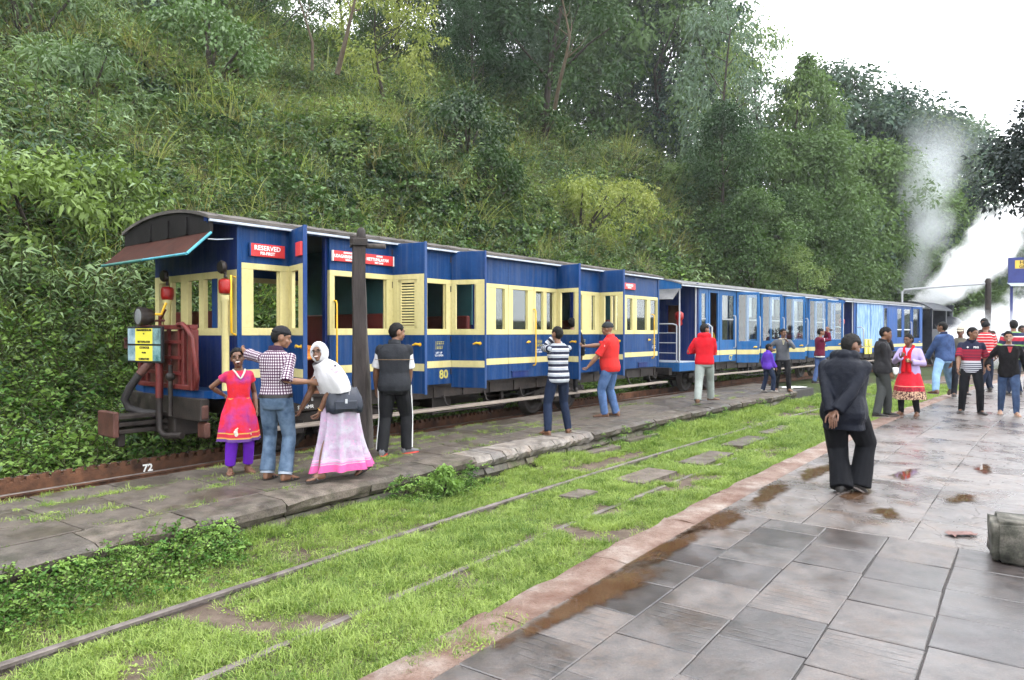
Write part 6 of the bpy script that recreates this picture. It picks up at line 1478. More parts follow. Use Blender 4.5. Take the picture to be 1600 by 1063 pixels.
# 19-23 crowd behind
h = Human('person in a red and white striped shirt and black knitted hat', ((1531, 613), (1548, 612)), 500, 12, head=(10, 0, 0), armR=(1556, 566, .1)); h.body(); h.top('striped_tee', stripes('red_white_stripe', .075, [(0, (.55, .03, .04)), (.76, (.66, .62, .60))]), -.06, .45, .014, .014); h.trousers(DENIMD, .012, .01); h.beanie(cloth('black_knit', (.016, .016, .018), .3, .8, 60)); h.shoes(LEATHER)
h = Human('man with a moustache and brown jacket behind the black knitted hat', ((1530, 606), (1546, 606)), 495, 172, skin=SKIN_B, head=(14, 4, 0), face_feat=dict(moustache=1)); h.body(); h.top('jacket', cloth('brown_jacket_cloth', (.08, .045, .04)), -.05, .95, .018); h.trousers(DENIMD, .012, .01); h.hair(thick=.016); h.shoes(LEATHER)
h = Human('young woman in a black cardigan and blue jeans walking this way, smiling', ((1564, 647), (1589, 651)), 514, 172, skin=SKIN_C, head=(4, 2, 4), armR=(1544, 572, .05), armL=(1607, 585, .05), footyaw=(12, -12), face_feat=dict(smile=1), girth=1.0)
h.body(); h.top('grey_top', cloth('grey_vest_top', (.36, .33, .34)), .0, .1, .004); h.top('cardigan', cloth('black_cardigan_knit', (.018, .017, .019), .3, .8, 30), -.085, .96, .016, .006, .014, .285); h.trousers(cloth('blue_denim', (.035, .06, .14), .3, .6, 10, col2=(.08, .13, .24)), .006, .004); h.hair(long='pony', front=.5); h.sandals(cloth('beige_shoe', (.45, .36, .30)))
mb = MB(); c_, R_ = h.sp(.235); mb.prism([(-.04, .055), (.04, .055), (.0, -.11)], 'y', -.004, .004); o_ = mb.build('red_neckline', cloth('red_top_cloth', (.45, .06, .07)), h.root, c_ + R_ @ Vector((0, .080 * h.H, 0))); o_.rotation_euler = (-.15, 0, 0)
h = Human('man in a green, navy and red striped jersey seen from behind at the frame edge', ((1574, 618), (1594, 618)), 497, 6, head=(-15, 0, 0), girth=1.15); h.body(); h.top('jersey', stripes('jersey_stripe', .34, [(0, (.42, .03, .05)), (.28, (.60, .60, .60)), (.36, (.02, .025, .06)), (.62, (.22, .42, .12)), (.74, (.02, .025, .06))]), -.06, .48, .018, .014); h.trousers(DENIMD, .012, .01); h.hair(); h.shoes(LEATHER)
h = Human('dark haired man in a black coat at the far right behind the striped jersey', ((1588, 610), (1604, 610)), 506, 160, skin=SKIN_B, head=(0, 0, 0)); h.body(); h.top('coat', cloth('black_coat_cloth', (.02, .02, .024)), -.07, .95, .018); h.trousers(DENIMD, .010, .01); h.hair(); h.shoes(LEATHER)
# 8, 24 passengers inside
pw = c1.W(4.62, .45, 0)
def inside(coach, u, off, face, Hh, label, z0=.745, **kw):
    w = coach.W(u, off, 0); D = w.y; X = w.x; pxx = 800 + 1090 * X / D; top = 520 - (z0 + Hh - EYE) / D * 1090
    return Human(label, ((pxx + 6, 0), (pxx - 6, 0)), top, face, D=D, z0=z0, height=Hh, **kw)
h = inside(c1, 4.32, .70, 88, 1.66, 'man in a black jacket inside the coach, seen through a door window', skin=SKIN_C, head=(0, 4, 0), armR=None, hands=('grip', 'grip')); h.body(); h.top('jacket', cloth('black_jacket_inside', (.03, .03, .036)), -.03, .95, .018); h.top('violet_shirt', cloth('violet_shirt_cloth', (.16, .05, .22)), -.075, .1, .014, neck=.1); h.trousers(cloth('grey_trouser_inside', (.06, .06, .065)), .01, .01); h.hair(); h.shoes(LEATHER)
h = inside(c2, 1.85, .55, 60, 1.5, 'passenger wrapped in yellow cloth inside the bright blue coach', skin=SKIN_B, z0=.35); h.body(); h.top('yellow_wrap', cloth('yellow_wrap_cloth', (.60, .33, .04), .3), -.06, .95, .03); h.trousers(cloth('brown_wrap', (.10, .05, .04)), .02, .02); h.hair(long='bun'); h.sandals(LEATHER)
h = inside(c1, 7.52, 1.2, -20, 1.58, 'person with black hair on the footboard, seen through the window of an open door', z0=.32, head=(20, 0, 0)); h.body(); h.top('jacket', cloth('black_jacket_cloth', (.02, .02, .024)), -.06, .95, .016); h.trousers(cloth('black_trouser_cloth', (.018, .018, .02)), .008, .006); h.hair(thick=.02); h.shoes(LEATHER)
# ------------------------------------------------------------------ foliage materials and plant shapes
def leafmat(name, dark, pale_col, big=.25, trans=.28, rough=.5, vary=.35, tip=None, spec=.16):
    m = N(name); w = m.coords('World'); n = m.noise(w, big, 4, .6); r = m.rand()
    f = m.math('ADD', m.math('MULTIPLY', n, 1.0 - vary), m.math('MULTIPLY', r, vary))
    c = m.ramp(f, [(.34, dark), (.62, pale_col)])  # leaf's own colour, dark to pale by noise and per plant
    if tip: c = m.mix(m.ramp(m.math('FRACT', m.math('MULTIPLY', r, 17.3)), [(.80, 0.0), (.9, .85)]), c, tip)
    d = m.n('BsdfPrincipled'); m.l(c, d.inputs['Base Color']); d.inputs['Roughness'].default_value = rough if spec > .2 else max(rough, .55); d.inputs['Specular IOR Level'].default_value = spec
    t = m.n('BsdfTranslucent'); m.l(m.mix(1.0, c, (1.15, 1.25, .55), 'MULTIPLY'), t.inputs['Color']); x = m.n('MixShader'); x.inputs[0].default_value = trans
    m.l(d.outputs[0], x.inputs[1]); m.l(t.outputs[0], x.inputs[2]); m.l(x.outputs[0], m.out.inputs['Surface']); return m.m
L_LUSH = leafmat('lush_leaf', (.026, .056, .014), (.135, .200, .052), .35, .24, .48, .5, None, .22)
L_BLUE = leafmat('bluish_leaf', (.026, .058, .022), (.135, .200, .086), .35, .24, .48, .5, None, .22)
L_VINE = leafmat('dark_vine_leaf', (.010, .028, .009), (.072, .130, .038), .4, .18, .42, .5, None, .3)
L_GRASS = leafmat('hill_grass_blade', (.075, .115, .032), (.275, .310, .105), .3, .36, .55, .5, (.26, .22, .11))
L_LAWN = leafmat('short_grass_blade', (.100, .165, .036), (.275, .355, .098), .8, .32, .55, .45)
L_WEED = leafmat('weed_leaf', (.060, .140, .028), (.190, .300, .075), 1.2, .3, .5, .5)
L_YEL = leafmat('yellow_green_leaf', (.150, .190, .045), (.350, .370, .115), .8, .3)
L_TREE = leafmat('tree_leaf', (.019, .046, .016), (.086, .142, .046), .22, .22, .5, .45)
L_TREE2 = leafmat('pale_tree_leaf', (.055, .095, .035), (.150, .210, .075), .22, .3, .5, .45)
L_TREE3 = leafmat('haze_blue_tree_leaf', (.026, .054, .040), (.098, .148, .102), .22, .22, .5, .45)  # blue added to this leaf colour stands in for distance haze
L_DARKT = leafmat('backlit_dark_leaf', (.014, .022, .022), (.034, .046, .044), .6, .10, .4)  # leaf colour darkened to give the crown its backlit look
BARK = plain('tree_bark', (.026, .021, .017), .9, .45, 4, 30, .6, stretch=(2, 2, .4), coords='World', col2=(.06, .05, .042), spec=.15)
STEM = plain('plant_stem', (.07, .075, .03), .8, .4, 6, 30, .3)
DRYST = plain('dry_stalk', (.075, .060, .042), .9, .3, 6, 30, .3, spec=.1)

def unit(v): return v / np.maximum(np.linalg.norm(v, axis=-1, keepdims=True), 1e-9)
def leaves(base, dirv, L, W, r, fold=.25, droop=.25):
    """diamond leaves, two quads sharing the midrib: (n,3) bases and directions -> V, F"""
    n = len(base); d = unit(dirv); rv = r.normal(size=(n, 3)); side = unit(np.cross(d, rv)); up = np.cross(side, d)
    L = np.broadcast_to(np.asarray(L), (n,))[:, None]; W = np.broadcast_to(np.asarray(W), (n,))[:, None]
    mid = base + d * L * .5 ; tip = base + d * L - np.array([0, 0, 1.]) * L * droop
    a = base + d * L * .42 + side * W * .5 + up * W * fold; b = base + d * L * .42 - side * W * .5 + up * W * fold
    V = np.stack([base, a, tip, b], 1).reshape(-1, 3); i = np.arange(n)[:, None] * 4
    return V, np.concatenate([i, i + 1, i + 2, i + 3], 1)
def blades(n, h, spread, bend, w, r, segs=3, hvar=.5):
    base = np.zeros((n, 3)); rr = np.sqrt(r.rand(n)) * spread; a = r.rand(n) * 6.283; base[:, 0] = rr * np.cos(a); base[:, 1] = rr * np.sin(a)
    az = r.rand(n) * 6.283; out = np.stack([np.cos(az), np.sin(az), np.zeros(n)], 1); out = unit(out + base / max(spread, .01) * .6); hh = h * (1 - hvar * r.rand(n)); side = np.stack([-out[:, 1], out[:, 0], np.zeros(n)], 1)
    bb = bend * (.3 + r.rand(n)); P_ = []
    for k in range(segs + 1):
        t = k / segs; c = base + out * (hh * bb * t * t)[:, None] + np.array([0, 0, 1.]) * (hh * (t - .38 * bb * t ** 3))[:, None]; ww = w * (1 - .92 * t ** 1.6)
        P_ += [c - side * ww * .5, c + side * ww * .5]
    V = np.stack(P_, 1).reshape(-1, 3); m = 2 * (segs + 1); F = []
    for k in range(segs): F.append(np.arange(n)[:, None] * m + np.array([[2 * k, 2 * k + 1, 2 * k + 3, 2 * k + 2]]))
    return V, np.concatenate(F, 0)
def join(parts):
    o = 0; Vs, Fs, Ms = [], [], []
    for k, (V, F) in enumerate(parts): Vs.append(V); Fs.append(F + o); Ms.append(np.full(len(F), k)); o += len(V)
    return np.concatenate(Vs), np.concatenate(Fs), np.concatenate(Ms)
def stems_with_leaves(ns, h, spread, lean, per, L, W, r, droop=.35, up=.35, first=.25):
    B, D, S = [], [], []
    for _ in range(ns):
        a = r.rand() * 6.283; o = np.array([math.cos(a), math.sin(a), 0]); b0 = np.array([r.normal() * spread * .4, r.normal() * spread * .4, 0]); hh = h * (.55 + .45 * r.rand()); ln = lean * (.3 + r.rand())
        t = first + (1 - first) * (np.arange(per) + r.rand(per) * .6) / per; c = b0 + o * (hh * ln * t ** 1.6)[:, None] + np.array([0, 0, 1.]) * (hh * (t - .25 * ln * t ** 2))[:, None]
        az = np.arange(per) * 2.4 + r.rand() * 6; d = np.stack([np.cos(az), np.sin(az), up * (1.2 - t) + .1 + 0 * az], 1) + o * .35; B.append(c); D.append(d)
        tt = np.linspace(0, 1, 5); cc = b0 + o * (hh * ln * tt ** 1.6)[:, None] + np.array([0, 0, 1.]) * (hh * (tt - .25 * ln * tt ** 2))[:, None]; S.append(cc)
    B, D = np.concatenate(B), np.concatenate(D); n = len(B); sc_ = .6 + .5 * r.rand(n)
    lv = leaves(B, D, L * sc_, W * sc_, r, .2, droop)
    sv, sf = [], []; o_ = 0; w = .006
    for cc in S:
        V = np.stack([cc + [w, 0, 0], cc + [-w * .5, w, 0], cc + [-w * .5, -w, 0]], 1).reshape(-1, 3); F = [[i * 3 + j, i * 3 + (j + 1) % 3, (i + 1) * 3 + (j + 1) % 3, (i + 1) * 3 + j] for i in range(4) for j in range(3)]
        sv.append(V); sf.append(np.array(F) + o_); o_ += len(V)
    return lv, (np.concatenate(sv), np.concatenate(sf))
def frond_plant(nf, L, r, leaf=.10, w=.028, pairs=11):
    B, D, = [], []
    for _ in range(nf):
        a = r.rand() * 6.283; o = np.array([math.cos(a), math.sin(a), 0]); s_ = np.array([-o[1], o[0], 0]); ln = L * (.6 + .4 * r.rand()); t = (np.arange(pairs) + .6) / pairs; k = .5 + .4 * r.rand()
        c = o * (ln * t * .85)[:, None] + np.array([0, 0, 1.]) * (ln * (k * t * 1.2 - .95 * k * t ** 2.2))[:, None]
        for sg in (1, -1): B.append(c); D.append(np.tile(s_ * sg + o * .55 + np.array([0, 0, -.15]), (pairs, 1)))
    B, D = np.concatenate(B), np.concatenate(D); return leaves(B, D, leaf, w, r, .1, .25)
def mat_cover(n, R_, h, L, W, r):
    """low dome of creeper leaves, faces tilted to the light"""
    a = r.rand(n) * 6.283; q = np.sqrt(r.rand(n)) * R_; z = h * (1 - (q / R_) ** 2) * (.5 + .6 * r.rand(n)); B = np.stack([q * np.cos(a), q * np.sin(a), z], 1); az = r.rand(n) * 6.283
    D = np.stack([np.cos(az), np.sin(az), -.25 + .5 * r.rand(n)], 1); return leaves(B, D, L * (.6 + .6 * r.rand(n)), W * (.6 + .6 * r.rand(n)), r, .12, .25)
PR = np.random.RandomState(23)
def proto(name, parts, mats):
    V, F, Mi = join(parts); o = bpy.data.objects.new(name, npmesh(name, V, F, mats, Mi)); return o
def scatter(name, protos, pts, scale, idx, tilt, rz, kind='stuff'):
    """one vegetation mass: plant shapes set on points by geometry nodes"""
    col = bpy.data.collections.new(name + '_shapes')
    for p in protos: col.objects.link(p)
    me = bpy.data.meshes.new(name); me.vertices.add(len(pts)); me.vertices.foreach_set('co', np.asarray(pts, np.float32).ravel())
    rot = np.zeros((len(pts), 3), np.float32); rot[:, :2] = tilt; rot[:, 2] = rz
    me.attributes.new('rot', 'FLOAT_VECTOR', 'POINT').data.foreach_set('vector', rot.ravel()); me.attributes.new('sc', 'FLOAT', 'POINT').data.foreach_set('value', np.asarray(scale, np.float32)); me.attributes.new('idx', 'INT', 'POINT').data.foreach_set('value', np.asarray(idx, np.int32)); me.update()
    o = put(name, me); stuff(o)
    g = bpy.data.node_groups.new(name, 'GeometryNodeTree'); g.interface.new_socket('Geometry', in_out='INPUT', socket_type='NodeSocketGeometry'); g.interface.new_socket('Geometry', in_out='OUTPUT', socket_type='NodeSocketGeometry')
    n = g.nodes.new; gi, go = n('NodeGroupInput'), n('NodeGroupOutput'); ip = n('GeometryNodeInstanceOnPoints'); ci = n('GeometryNodeCollectionInfo'); ci.inputs['Collection'].default_value = col; ci.inputs['Separate Children'].default_value = True; ci.inputs['Reset Children'].default_value = True
    def na(nm, t): x = n('GeometryNodeInputNamedAttribute'); x.data_type = t; x.inputs['Name'].default_value = nm; return x.outputs['Attribute']
    e2r = n('FunctionNodeEulerToRotation'); L = g.links.new
    L(gi.outputs[0], ip.inputs['Points']); L(ci.outputs[0], ip.inputs['Instance']); ip.inputs['Pick Instance'].default_value = True; L(na('idx', 'INT'), ip.inputs['Instance Index']); L(na('rot', 'FLOAT_VECTOR'), e2r.inputs[0]); L(e2r.outputs[0], ip.inputs['Rotation']); L(na('sc', 'FLOAT'), ip.inputs['Scale']); L(ip.outputs[0], go.inputs[0])
    md = o.modifiers.new('scatter', 'NODES'); md.node_group = g; return o
def world_of(s, q):
    a = A0 - s / RAD; return CX + (RAD + q) * np.cos(a), CY + (RAD + q) * np.sin(a)
def inview(x, y, z, m=1.0):
    return (y > 1) & (np.abs(x / np.maximum(y, .1)) < .735 * 1.16 * m) & ((z - EYE) / np.maximum(y, .1) < .56 * m) & ((z - EYE) / np.maximum(y, .1) > -.60 * m)

# plant shapes
G_LONG = [proto('long_grass', [blades(38, 1.0, .32, .95, .021, PR, 4)], [L_GRASS]) for _ in range(3)]
G_DRY = [proto('dry_grass', [blades(24, 1.1, .25, 1.0, .018, PR, 4), blades(10, 1.2, .2, .6, .016, PR, 4)], [L_GRASS, DRYST])]
P_LUSH = [proto('leafy_plant', list(stems_with_leaves(11, 1.05, .38, .7, 14, .150, .052, PR)), [L_LUSH, STEM]) for _ in range(3)]
P_BLUE = [proto('lance_leaf_plant', list(stems_with_leaves(10, 1.25, .34, .9, 17, .175, .040, PR, .5)), [L_BLUE, STEM]) for _ in range(3)]
P_VINE = [proto('creeper_patch', [mat_cover(150, .60, .40, .12, .095, PR)], [L_VINE]) for _ in range(3)]
P_VINEL = [proto('pale_creeper_patch', [mat_cover(130, .55, .40, .10, .08, PR)], [L_LUSH]) for _ in range(2)]
P_FERN = [proto('fern', [frond_plant(9, .95, PR)], [L_BLUE]) for _ in range(2)]
P_HERB = [proto('small_herb', list(stems_with_leaves(15, .50, .34, .8, 11, .085, .038, PR, .3)), [L_WEED, STEM]) for _ in range(2)]
P_YEL = [proto('yellow_leaf_plant', list(stems_with_leaves(10, .9, .35, .7, 15, .10, .045, PR, .2)), [L_YEL, STEM]) for _ in range(2)]

def hill_cover():
    r = np.random.RandomState(101); n = 95000
    s = r.uniform(-8, 75, n); q = 10.15 + (r.rand(n) ** 1.25) * 38; s = np.concatenate([s, r.uniform(-5, 16, 9000)]); q = np.concatenate([q, 10.1 + r.rand(9000) ** 1.3 * 4.5]); n = len(s)
    z = ground_z(s, q); x, y = world_of(s, q); D = np.hypot(x, y)
    # thin out with distance, since plants there overlap in the picture
    keep = inview(x, y, z, 1.05) & (r.rand(n) < np.clip(30 / D, .25, 1.0)) & (D > 6)
    s, q, z, x, y, D = (a[keep] for a in (s, q, z, x, y, D)); n = len(s); print('hill plants', n)
    nn = vnoise(np.stack([s, q, s * 0], -1), .33) * 2; n2 = vnoise(np.stack([s, q, s * 0 + 4], -1), .8) * 2
    up = q - 10.9
    gr = sstep(4.5, 9, s + nn * 2.5) * (1 - sstep(12, 17, up + nn * 3)) ; gr = gr * .92 * (1 - .5 * sstep(38, 48, s)) + .06
    u = r.rand(n); grass = u < gr * (.75 + .5 * n2)
    left = (s < 6.5) | (u > .96)
    idx = np.zeros(n, int); sc_ = .65 + .8 * r.rand(n) ** 1.5
    k = r.randint(0, 3, n); v = r.rand(n) + n2 * .25
    # order of shapes: long grass x3, dry, lush x3, blue x3, vine x3, pale vine x2, fern x2
    idx = np.where(grass, np.where(v < .74, k, 3), np.where(v < .30, 4 + k, np.where(v < .52, np.where(left, 7 + k, 13 + k % 2), np.where(v < .88, 10 + k, 15 + k % 2))))
    idx = np.where(left & ~grass, np.where(v < .42, 7 + k, np.where(v < .72, 4 + k, np.where(v < .88, 13 + k % 2, 10 + k))), idx)
    herb = ((up < 4.2 + nn * 1.5) & (r.rand(n) < .72) & ~grass) | ((up < 3) & (r.rand(n) < .35)); idx = np.where(herb, 17 + k % 2, idx)
    sc_ = sc_ * np.where(D > 32, 1.5, 1.0) * np.where(grass, .95, 1.05) * np.where((up < 1.0) & ~herb, .55, 1.0)
    # lean out of the slope, toward the line
    h = TH + s / RAD; ax, ay = -np.sin(h - 0) * 0, 0
    lean = .45 * sstep(.4, 3, up); dirx, diry = np.cos(h), -np.sin(h)            # pointing right of the line
    tilt = np.stack([-diry * lean * 1.0, dirx * lean], 1) + r.normal(size=(n, 2)) * .18
    scatter('hillside_undergrowth', G_LONG + G_DRY + P_LUSH + P_BLUE + P_VINE + P_VINEL + P_FERN + P_HERB, np.stack([x, y, z - .04], -1), sc_, idx, tilt, 0 * r.rand(n) + r.uniform(-.6, .6, n) * 5)
hill_cover()

def lawn():
    r = np.random.RandomState(77); T = [proto('grass_tuft', [blades(34, .060, .10, .9, .0070, r, 2)], [L_LAWN]) for _ in range(3)] + [proto('grass_tuft_long', [blades(26, .11, .10, .9, .0065, r, 3)], [L_LAWN])] + [proto('clover_patch', [mat_cover(70, .12, .040, .022, .017, r)], [L_LAWN])]
    n = 60000; s = r.uniform(.5, 30, n) ; q = r.uniform(2.36, 5.5, n); D = np.hypot(*world_of(s, q)); keep = r.rand(n) < np.clip(9 / D, .22, 1)
    s, q = s[keep], q[keep]; z = ground_z(s, q); nz_ = vnoise(np.stack([s, q, s * 0 + 2], -1), 1.0) * 2; n3 = vnoise(np.stack([s, q, s * 0 + 8], -1), 3.2)*2
    bare = ((nz_ + .6 * n3) > .46) & (q > 2.9) ; path = (np.abs(q - 4.25) < .36) & (s > 8.5) & (nz_ > -.12)
    path2 = (np.abs(q - 5.0) < .14) & (s > 7) & (nz_ > .0)
    onrail = (np.abs(q - Q_R1) < .05) & (nz_ < .3) & (n3 < .35) | (np.abs(q - Q_R2) < .06)
    onstone = np.zeros(len(s), bool)
    for a_, b_, la, lb in FLAT_SPOTS: onstone |= (np.abs(s - a_) < la - .06) & (np.abs(q - b_) < lb - .03)
    ok = ~(bare | path2 | onrail | onstone) | (r.rand(len(s)) < .05); s, q, z, nz_ = s[ok], q[ok], z[ok], nz_[ok]; n = len(s); print('lawn', n)
    x, y = world_of(s, q); v = inview(x, y, z, 1.05); s, q, z, x, y, nz_ = (a[v] for a in (s, q, z, x, y, nz_)); n = len(s); print('lawn seen', n)
    u = r.rand(n); idx = np.where(u < .46 + nz_ * .25, r.randint(0, 3, n), np.where(u < .56 + .2 * nz_, 3, 4)); D = np.hypot(x, y)
    scatter('siding_grass', T, np.stack([x, y, z - .006], -1), (.5 + .5 * r.rand(n)) * np.clip(D / 9, 1, 1.7), idx, r.normal(size=(n, 2)) * .12, r.rand(n) * 6.28)
    # taller broad-leaved weeds against the island wall and beyond the main line
    Wd = [proto('broad_weed', list(stems_with_leaves(8, .16, .09, .8, 9, .048, .026, r, .2, .5, .1)), [L_WEED, STEM]) for _ in range(3)] + [proto('low_creeper', [mat_cover(80, .17, .08, .042, .028, r)], [L_WEED]) for _ in range(2)] + [proto('wall_fern', [frond_plant(6, .24, r, .035, .012, 9)], [L_WEED])]
    n = 2900; s = np.concatenate([r.uniform(.6, 9, n), r.uniform(9, 21, n // 4)]); w_ = r.rand(len(s)); q = 5.50 - np.abs(r.normal(size=len(s))) * np.where(s < 5.2, .17, .09); q = np.clip(q, 4.95, 5.52); z = ground_z(s, q)
    nn = vnoise(np.stack([s, q, s * 0 + 6], -1), 1.3) * 2; ok = nn > -.30 + .55 * sstep(5, 8, s); s, q, z, w_ = s[ok], q[ok], z[ok], w_[ok]
    climb = (w_ > .72); z = np.where(climb, -.42 + r.rand(len(s)) * .36, z); q = np.where(climb, q_front_np(s) - .03, q)
    s2 = np.concatenate([s, r.uniform(-4, 30, 5200)]); k = len(s2) - len(s); q2 = np.concatenate([q, r.uniform(9.72, 11.2, k)]); z2 = np.concatenate([z, ground_z(s2[-k:], q2[-k:])]); x, y = world_of(s2, q2)
    n = len(s2); idx = np.where(np.concatenate([climb, np.zeros(k, bool)]) & (r.rand(n) < .6), 3 + r.randint(0, 3, n), r.randint(0, 5, n)); sc_ = (.6 + .6 * r.rand(n)) * np.concatenate([np.where(s > 5.2, .62, .85), np.full(k, 2.0)])
    scatter('wall_foot_weeds', Wd, np.stack([x, y, z2 - .01], -1), sc_, idx, r.normal(size=(n, 2)) * .22, r.rand(n) * 6.28)
    # grass in the joints of the island paving, tufts on the platform kerb
    s, q = [], []
    for _ in range(150):
        s0 = r.uniform(.5, 9.5) if r.rand() < .85 else r.uniform(9, 18); q0 = r.choice([7.5, 7.08, 6.52, 5.97, 6.8]) + r.normal() * .03; m = r.randint(3, 16)
        s += list(s0 + r.normal(size=m) * .14); q += list(q0 + r.normal(size=m) * .035)
    for s0, q0, m in ((2.55, 2.3, 60), (2.75, 2.22, 40), (1.9, 2.45, 80), (6.1, 6.35, 60), (5.9, 6.3, 40), (2.95, 2.18, 14)):
        s += list(s0 + r.normal(size=m) * .10); q += list(q0 + r.normal(size=m) * .05)
    s, q = np.array(s), np.array(q); x, y = world_of(s, q); n = len(s)
    scatter('joint_grass', T, np.stack([x, y, np.full(n, -.02)], -1), .35 + .5 * r.rand(n), r.randint(0, 5, n), r.normal(size=(n, 2)) * .2, r.rand(n) * 6.28)
def q_front_np(s): return 5.50 + np.where(s < 17, 0, .9 * ((s - 17) / 4) ** 2)
lawn()

# ------------------------------------------------------------------ trees and shrubs one can tell apart
def crown_mesh(name, mat, H, R_, base, r, nclump, per, L, W, squash=.8, gap=.0, droop=.4, centre=None):
    """clumps of leaves through an uneven crown; returns mesh and clump centres"""
    lob = r.rand(8, 3) * 2 - 1; lob[:, 2] = lob[:, 2] * .8; C_ = []
    hh = H - base
    while len(C_) < nclump:
        a = r.rand() * 6.283; t = r.rand() ** .8; prof = math.sin(PI * min(1, (t * .92 + .08))) ** .6
        wob = 1 + .35 * math.sin(2 * a + lob[0, 0] * 3 + t * 4) + .22 * math.sin(5 * a + lob[1, 1] * 5 + t * 7)
        rr = R_ * prof * wob * (.45 + .55 * math.sqrt(r.rand())); C_.append((rr * math.cos(a), rr * math.sin(a), base + hh * t))
    C_ = np.array(C_); n = nclump * per; cid = np.repeat(np.arange(nclump), per); off = unit(r.normal(size=(n, 3))) * (r.rand(n, 1) ** .5) * R_ * .24 * np.array([1, 1, squash])
    cs = .6 + .8 * r.rand(nclump); B = C_[cid] + off * cs[cid][:, None]; D = unit(off) + r.normal(size=(n, 3)) * .6 + np.array([0, 0, -droop])
    V, F = leaves(B, D, L * (.6 + .7 * r.rand(n)), W * (.6 + .7 * r.rand(n)), r, .2, .25)
    return npmesh(name, V, F, mat), C_
def trunk_mesh(name, H, base, C_, r, rad, nl=14, mat=None):
    mb = MB(); bend = r.normal(size=2) * .05 * H; pts = [Vector((bend[0] * t * t, bend[1] * math.sin(t * 2), H * .88 * t - .3)) for t in np.linspace(0, 1, 9)]; mb.tube(pts, [rad * (1 - .82 * t) * (1.25 if t == 0 else 1) for t in np.linspace(0, 1, 9)], 9)
    for c in C_[r.permutation(len(C_))[:nl]]:
        zt = max(base * .55, c[2] - abs(r.normal()) * H * .12 - math.hypot(c[0], c[1]) * .5); t = min(.95, (zt + .3) / (H * .88)); p0 = Vector((bend[0] * t * t, bend[1] * math.sin(t * 2), zt)); p1 = Vector(c); m_ = p0.lerp(p1, .5) + Vector((0, 0, -.06 * (p1 - p0).length)) + Vector(r.normal(size=3)) * .05 * (p1 - p0).length
        r0 = rad * (1 - .8 * t) * .55; mb.tube([p0, p0.lerp(m_, .5), m_, m_.lerp(p1, .55), p1], [r0, r0 * .85, r0 * .6, r0 * .4, r0 * .15], 6)
    return mb.mesh(name, mat or BARK)
TR = np.random.RandomState(51)
def tree_kind(mat, H, R_, base, nclump, per, L, W, rad, **k):
    cm, C_ = crown_mesh('crown', mat, H, R_, base, TR, nclump, per, L, W, **k); return trunk_mesh('trunk', H, base, C_, TR, rad), cm, H
K_BROAD = [tree_kind(L_TREE, 12, 3.3, 1.0, 230, 70, .23, .12, .20) for _ in range(2)]
K_BLUE = [tree_kind(L_TREE3, 12, 3.0, 1.2, 210, 70, .23, .11, .18) for _ in range(2)]
K_PALE = [tree_kind(L_TREE2, 12, 3.0, .8, 190, 65, .21, .10, .16)]
K_FEATH = [tree_kind(L_TREE2, 12, 2.6, 4.5, 75, 50, .22, .075, .13, droop=.8), tree_kind(L_TREE3, 12, 3.0, 3.5, 95, 55, .22, .09, .16)]
K_TALL = [tree_kind(L_TREE, 14, 2.0, 2.2, 180, 65, .22, .11, .18)]
def tree(kind, px, D, ptop, label, group=None, wide=1.0, seed=0, z0=None):
    X = (px - 800) / 1090 * D; s, q = SQ(np.array([X]), np.array([D])); g = float(ground_z(s, q)[0]) if z0 is None else z0
    zt = EYE - (ptop - 520) / 1090 * D; tm, cm, H = kind; k = max(.25, (zt - g) / H)
    t = thing('tree', label, 'tree', (X, D, g - .1), seed * 2.39, group); t.scale = (k * wide, k * wide, k)
    put('trunk', tm, t); put('crown', cm, t); return t
GW = 'trees of the dense wood beyond the cutting'
spec = [ # px, distance, top y, kind, wide
 (985, 30, -60, 0, 1.0), (1065, 33, -40, 2, 1.0), (1030, 38, -110, 1, 1.1), (930, 34, -90, 0, 1.0), (1110, 40, 60, 3, 1.0),
 (1130, 36, 170, 0, 1.1), (1260, 42, 92, 5, 1.0), (1215, 38, 205, 1, 1.1), (1300, 47, 112, 2, 1.2), (1345, 50, 150, 3, 1.2), (1395, 53, 150, 2, 1.2), (1285, 38, 215, 0, 1.1),
 (1350, 44, 225, 1, 1.1), (1400, 48, 240, 0, 1.1), (1450, 56, 178, 3, 1.3), (1500, 60, 195, 2, 1.2), (1175, 33, 300, 0, 1.2), (1240, 36, 300, 1, 1.2), (1310, 40, 320, 4, 1.2), (1375, 44, 330, 0, 1.2),
 (1440, 60, 300, 1, 1.3), (1240, 33, 380, 4, 1.3), (1335, 42, 400, 4, 1.3), (1400, 46, 400, 0, 1.3), (1470, 62, 360, 4, 1.4), (1525, 60, 372, 0, 1.3), (1580, 66, 385, 1, 1.3), (1560, 72, 350, 3, 1.2), (1620, 64, 340, 0, 1.2), (1500, 56, 415, 4, 1.3), (1660, 70, 330, 2, 1.2), (1545, 50, 430, 0, 1.1),
 (700, 42, -120, 0, 1.2), (780, 40, -130, 2, 1.2), (850, 38, -110, 1, 1.2), (620, 40, -130, 0, 1.2), (540, 38, -90, 1, 1.1), (880, 34, 20, 0, 1.0), (820, 36, 10, 2, 1.0), (740, 36, -20, 0, 1.0), (330, 30, -120, 0, 1.0), (420, 32, -120, 1, 1.0), (240, 28, -130, 2, 1.0), (140, 26, -120, 0, 1.0), (40, 24, -120, 1, 1.0)]
kinds = [K_BROAD[0], K_BROAD[1], K_BLUE[0], K_BLUE[1], K_PALE[0], K_TALL[0]]
words = ['dark broad leaved tree', 'dark bushy tree', 'bluish green tree', 'grey green tree', 'paler green tree', 'tall slim dark tree']
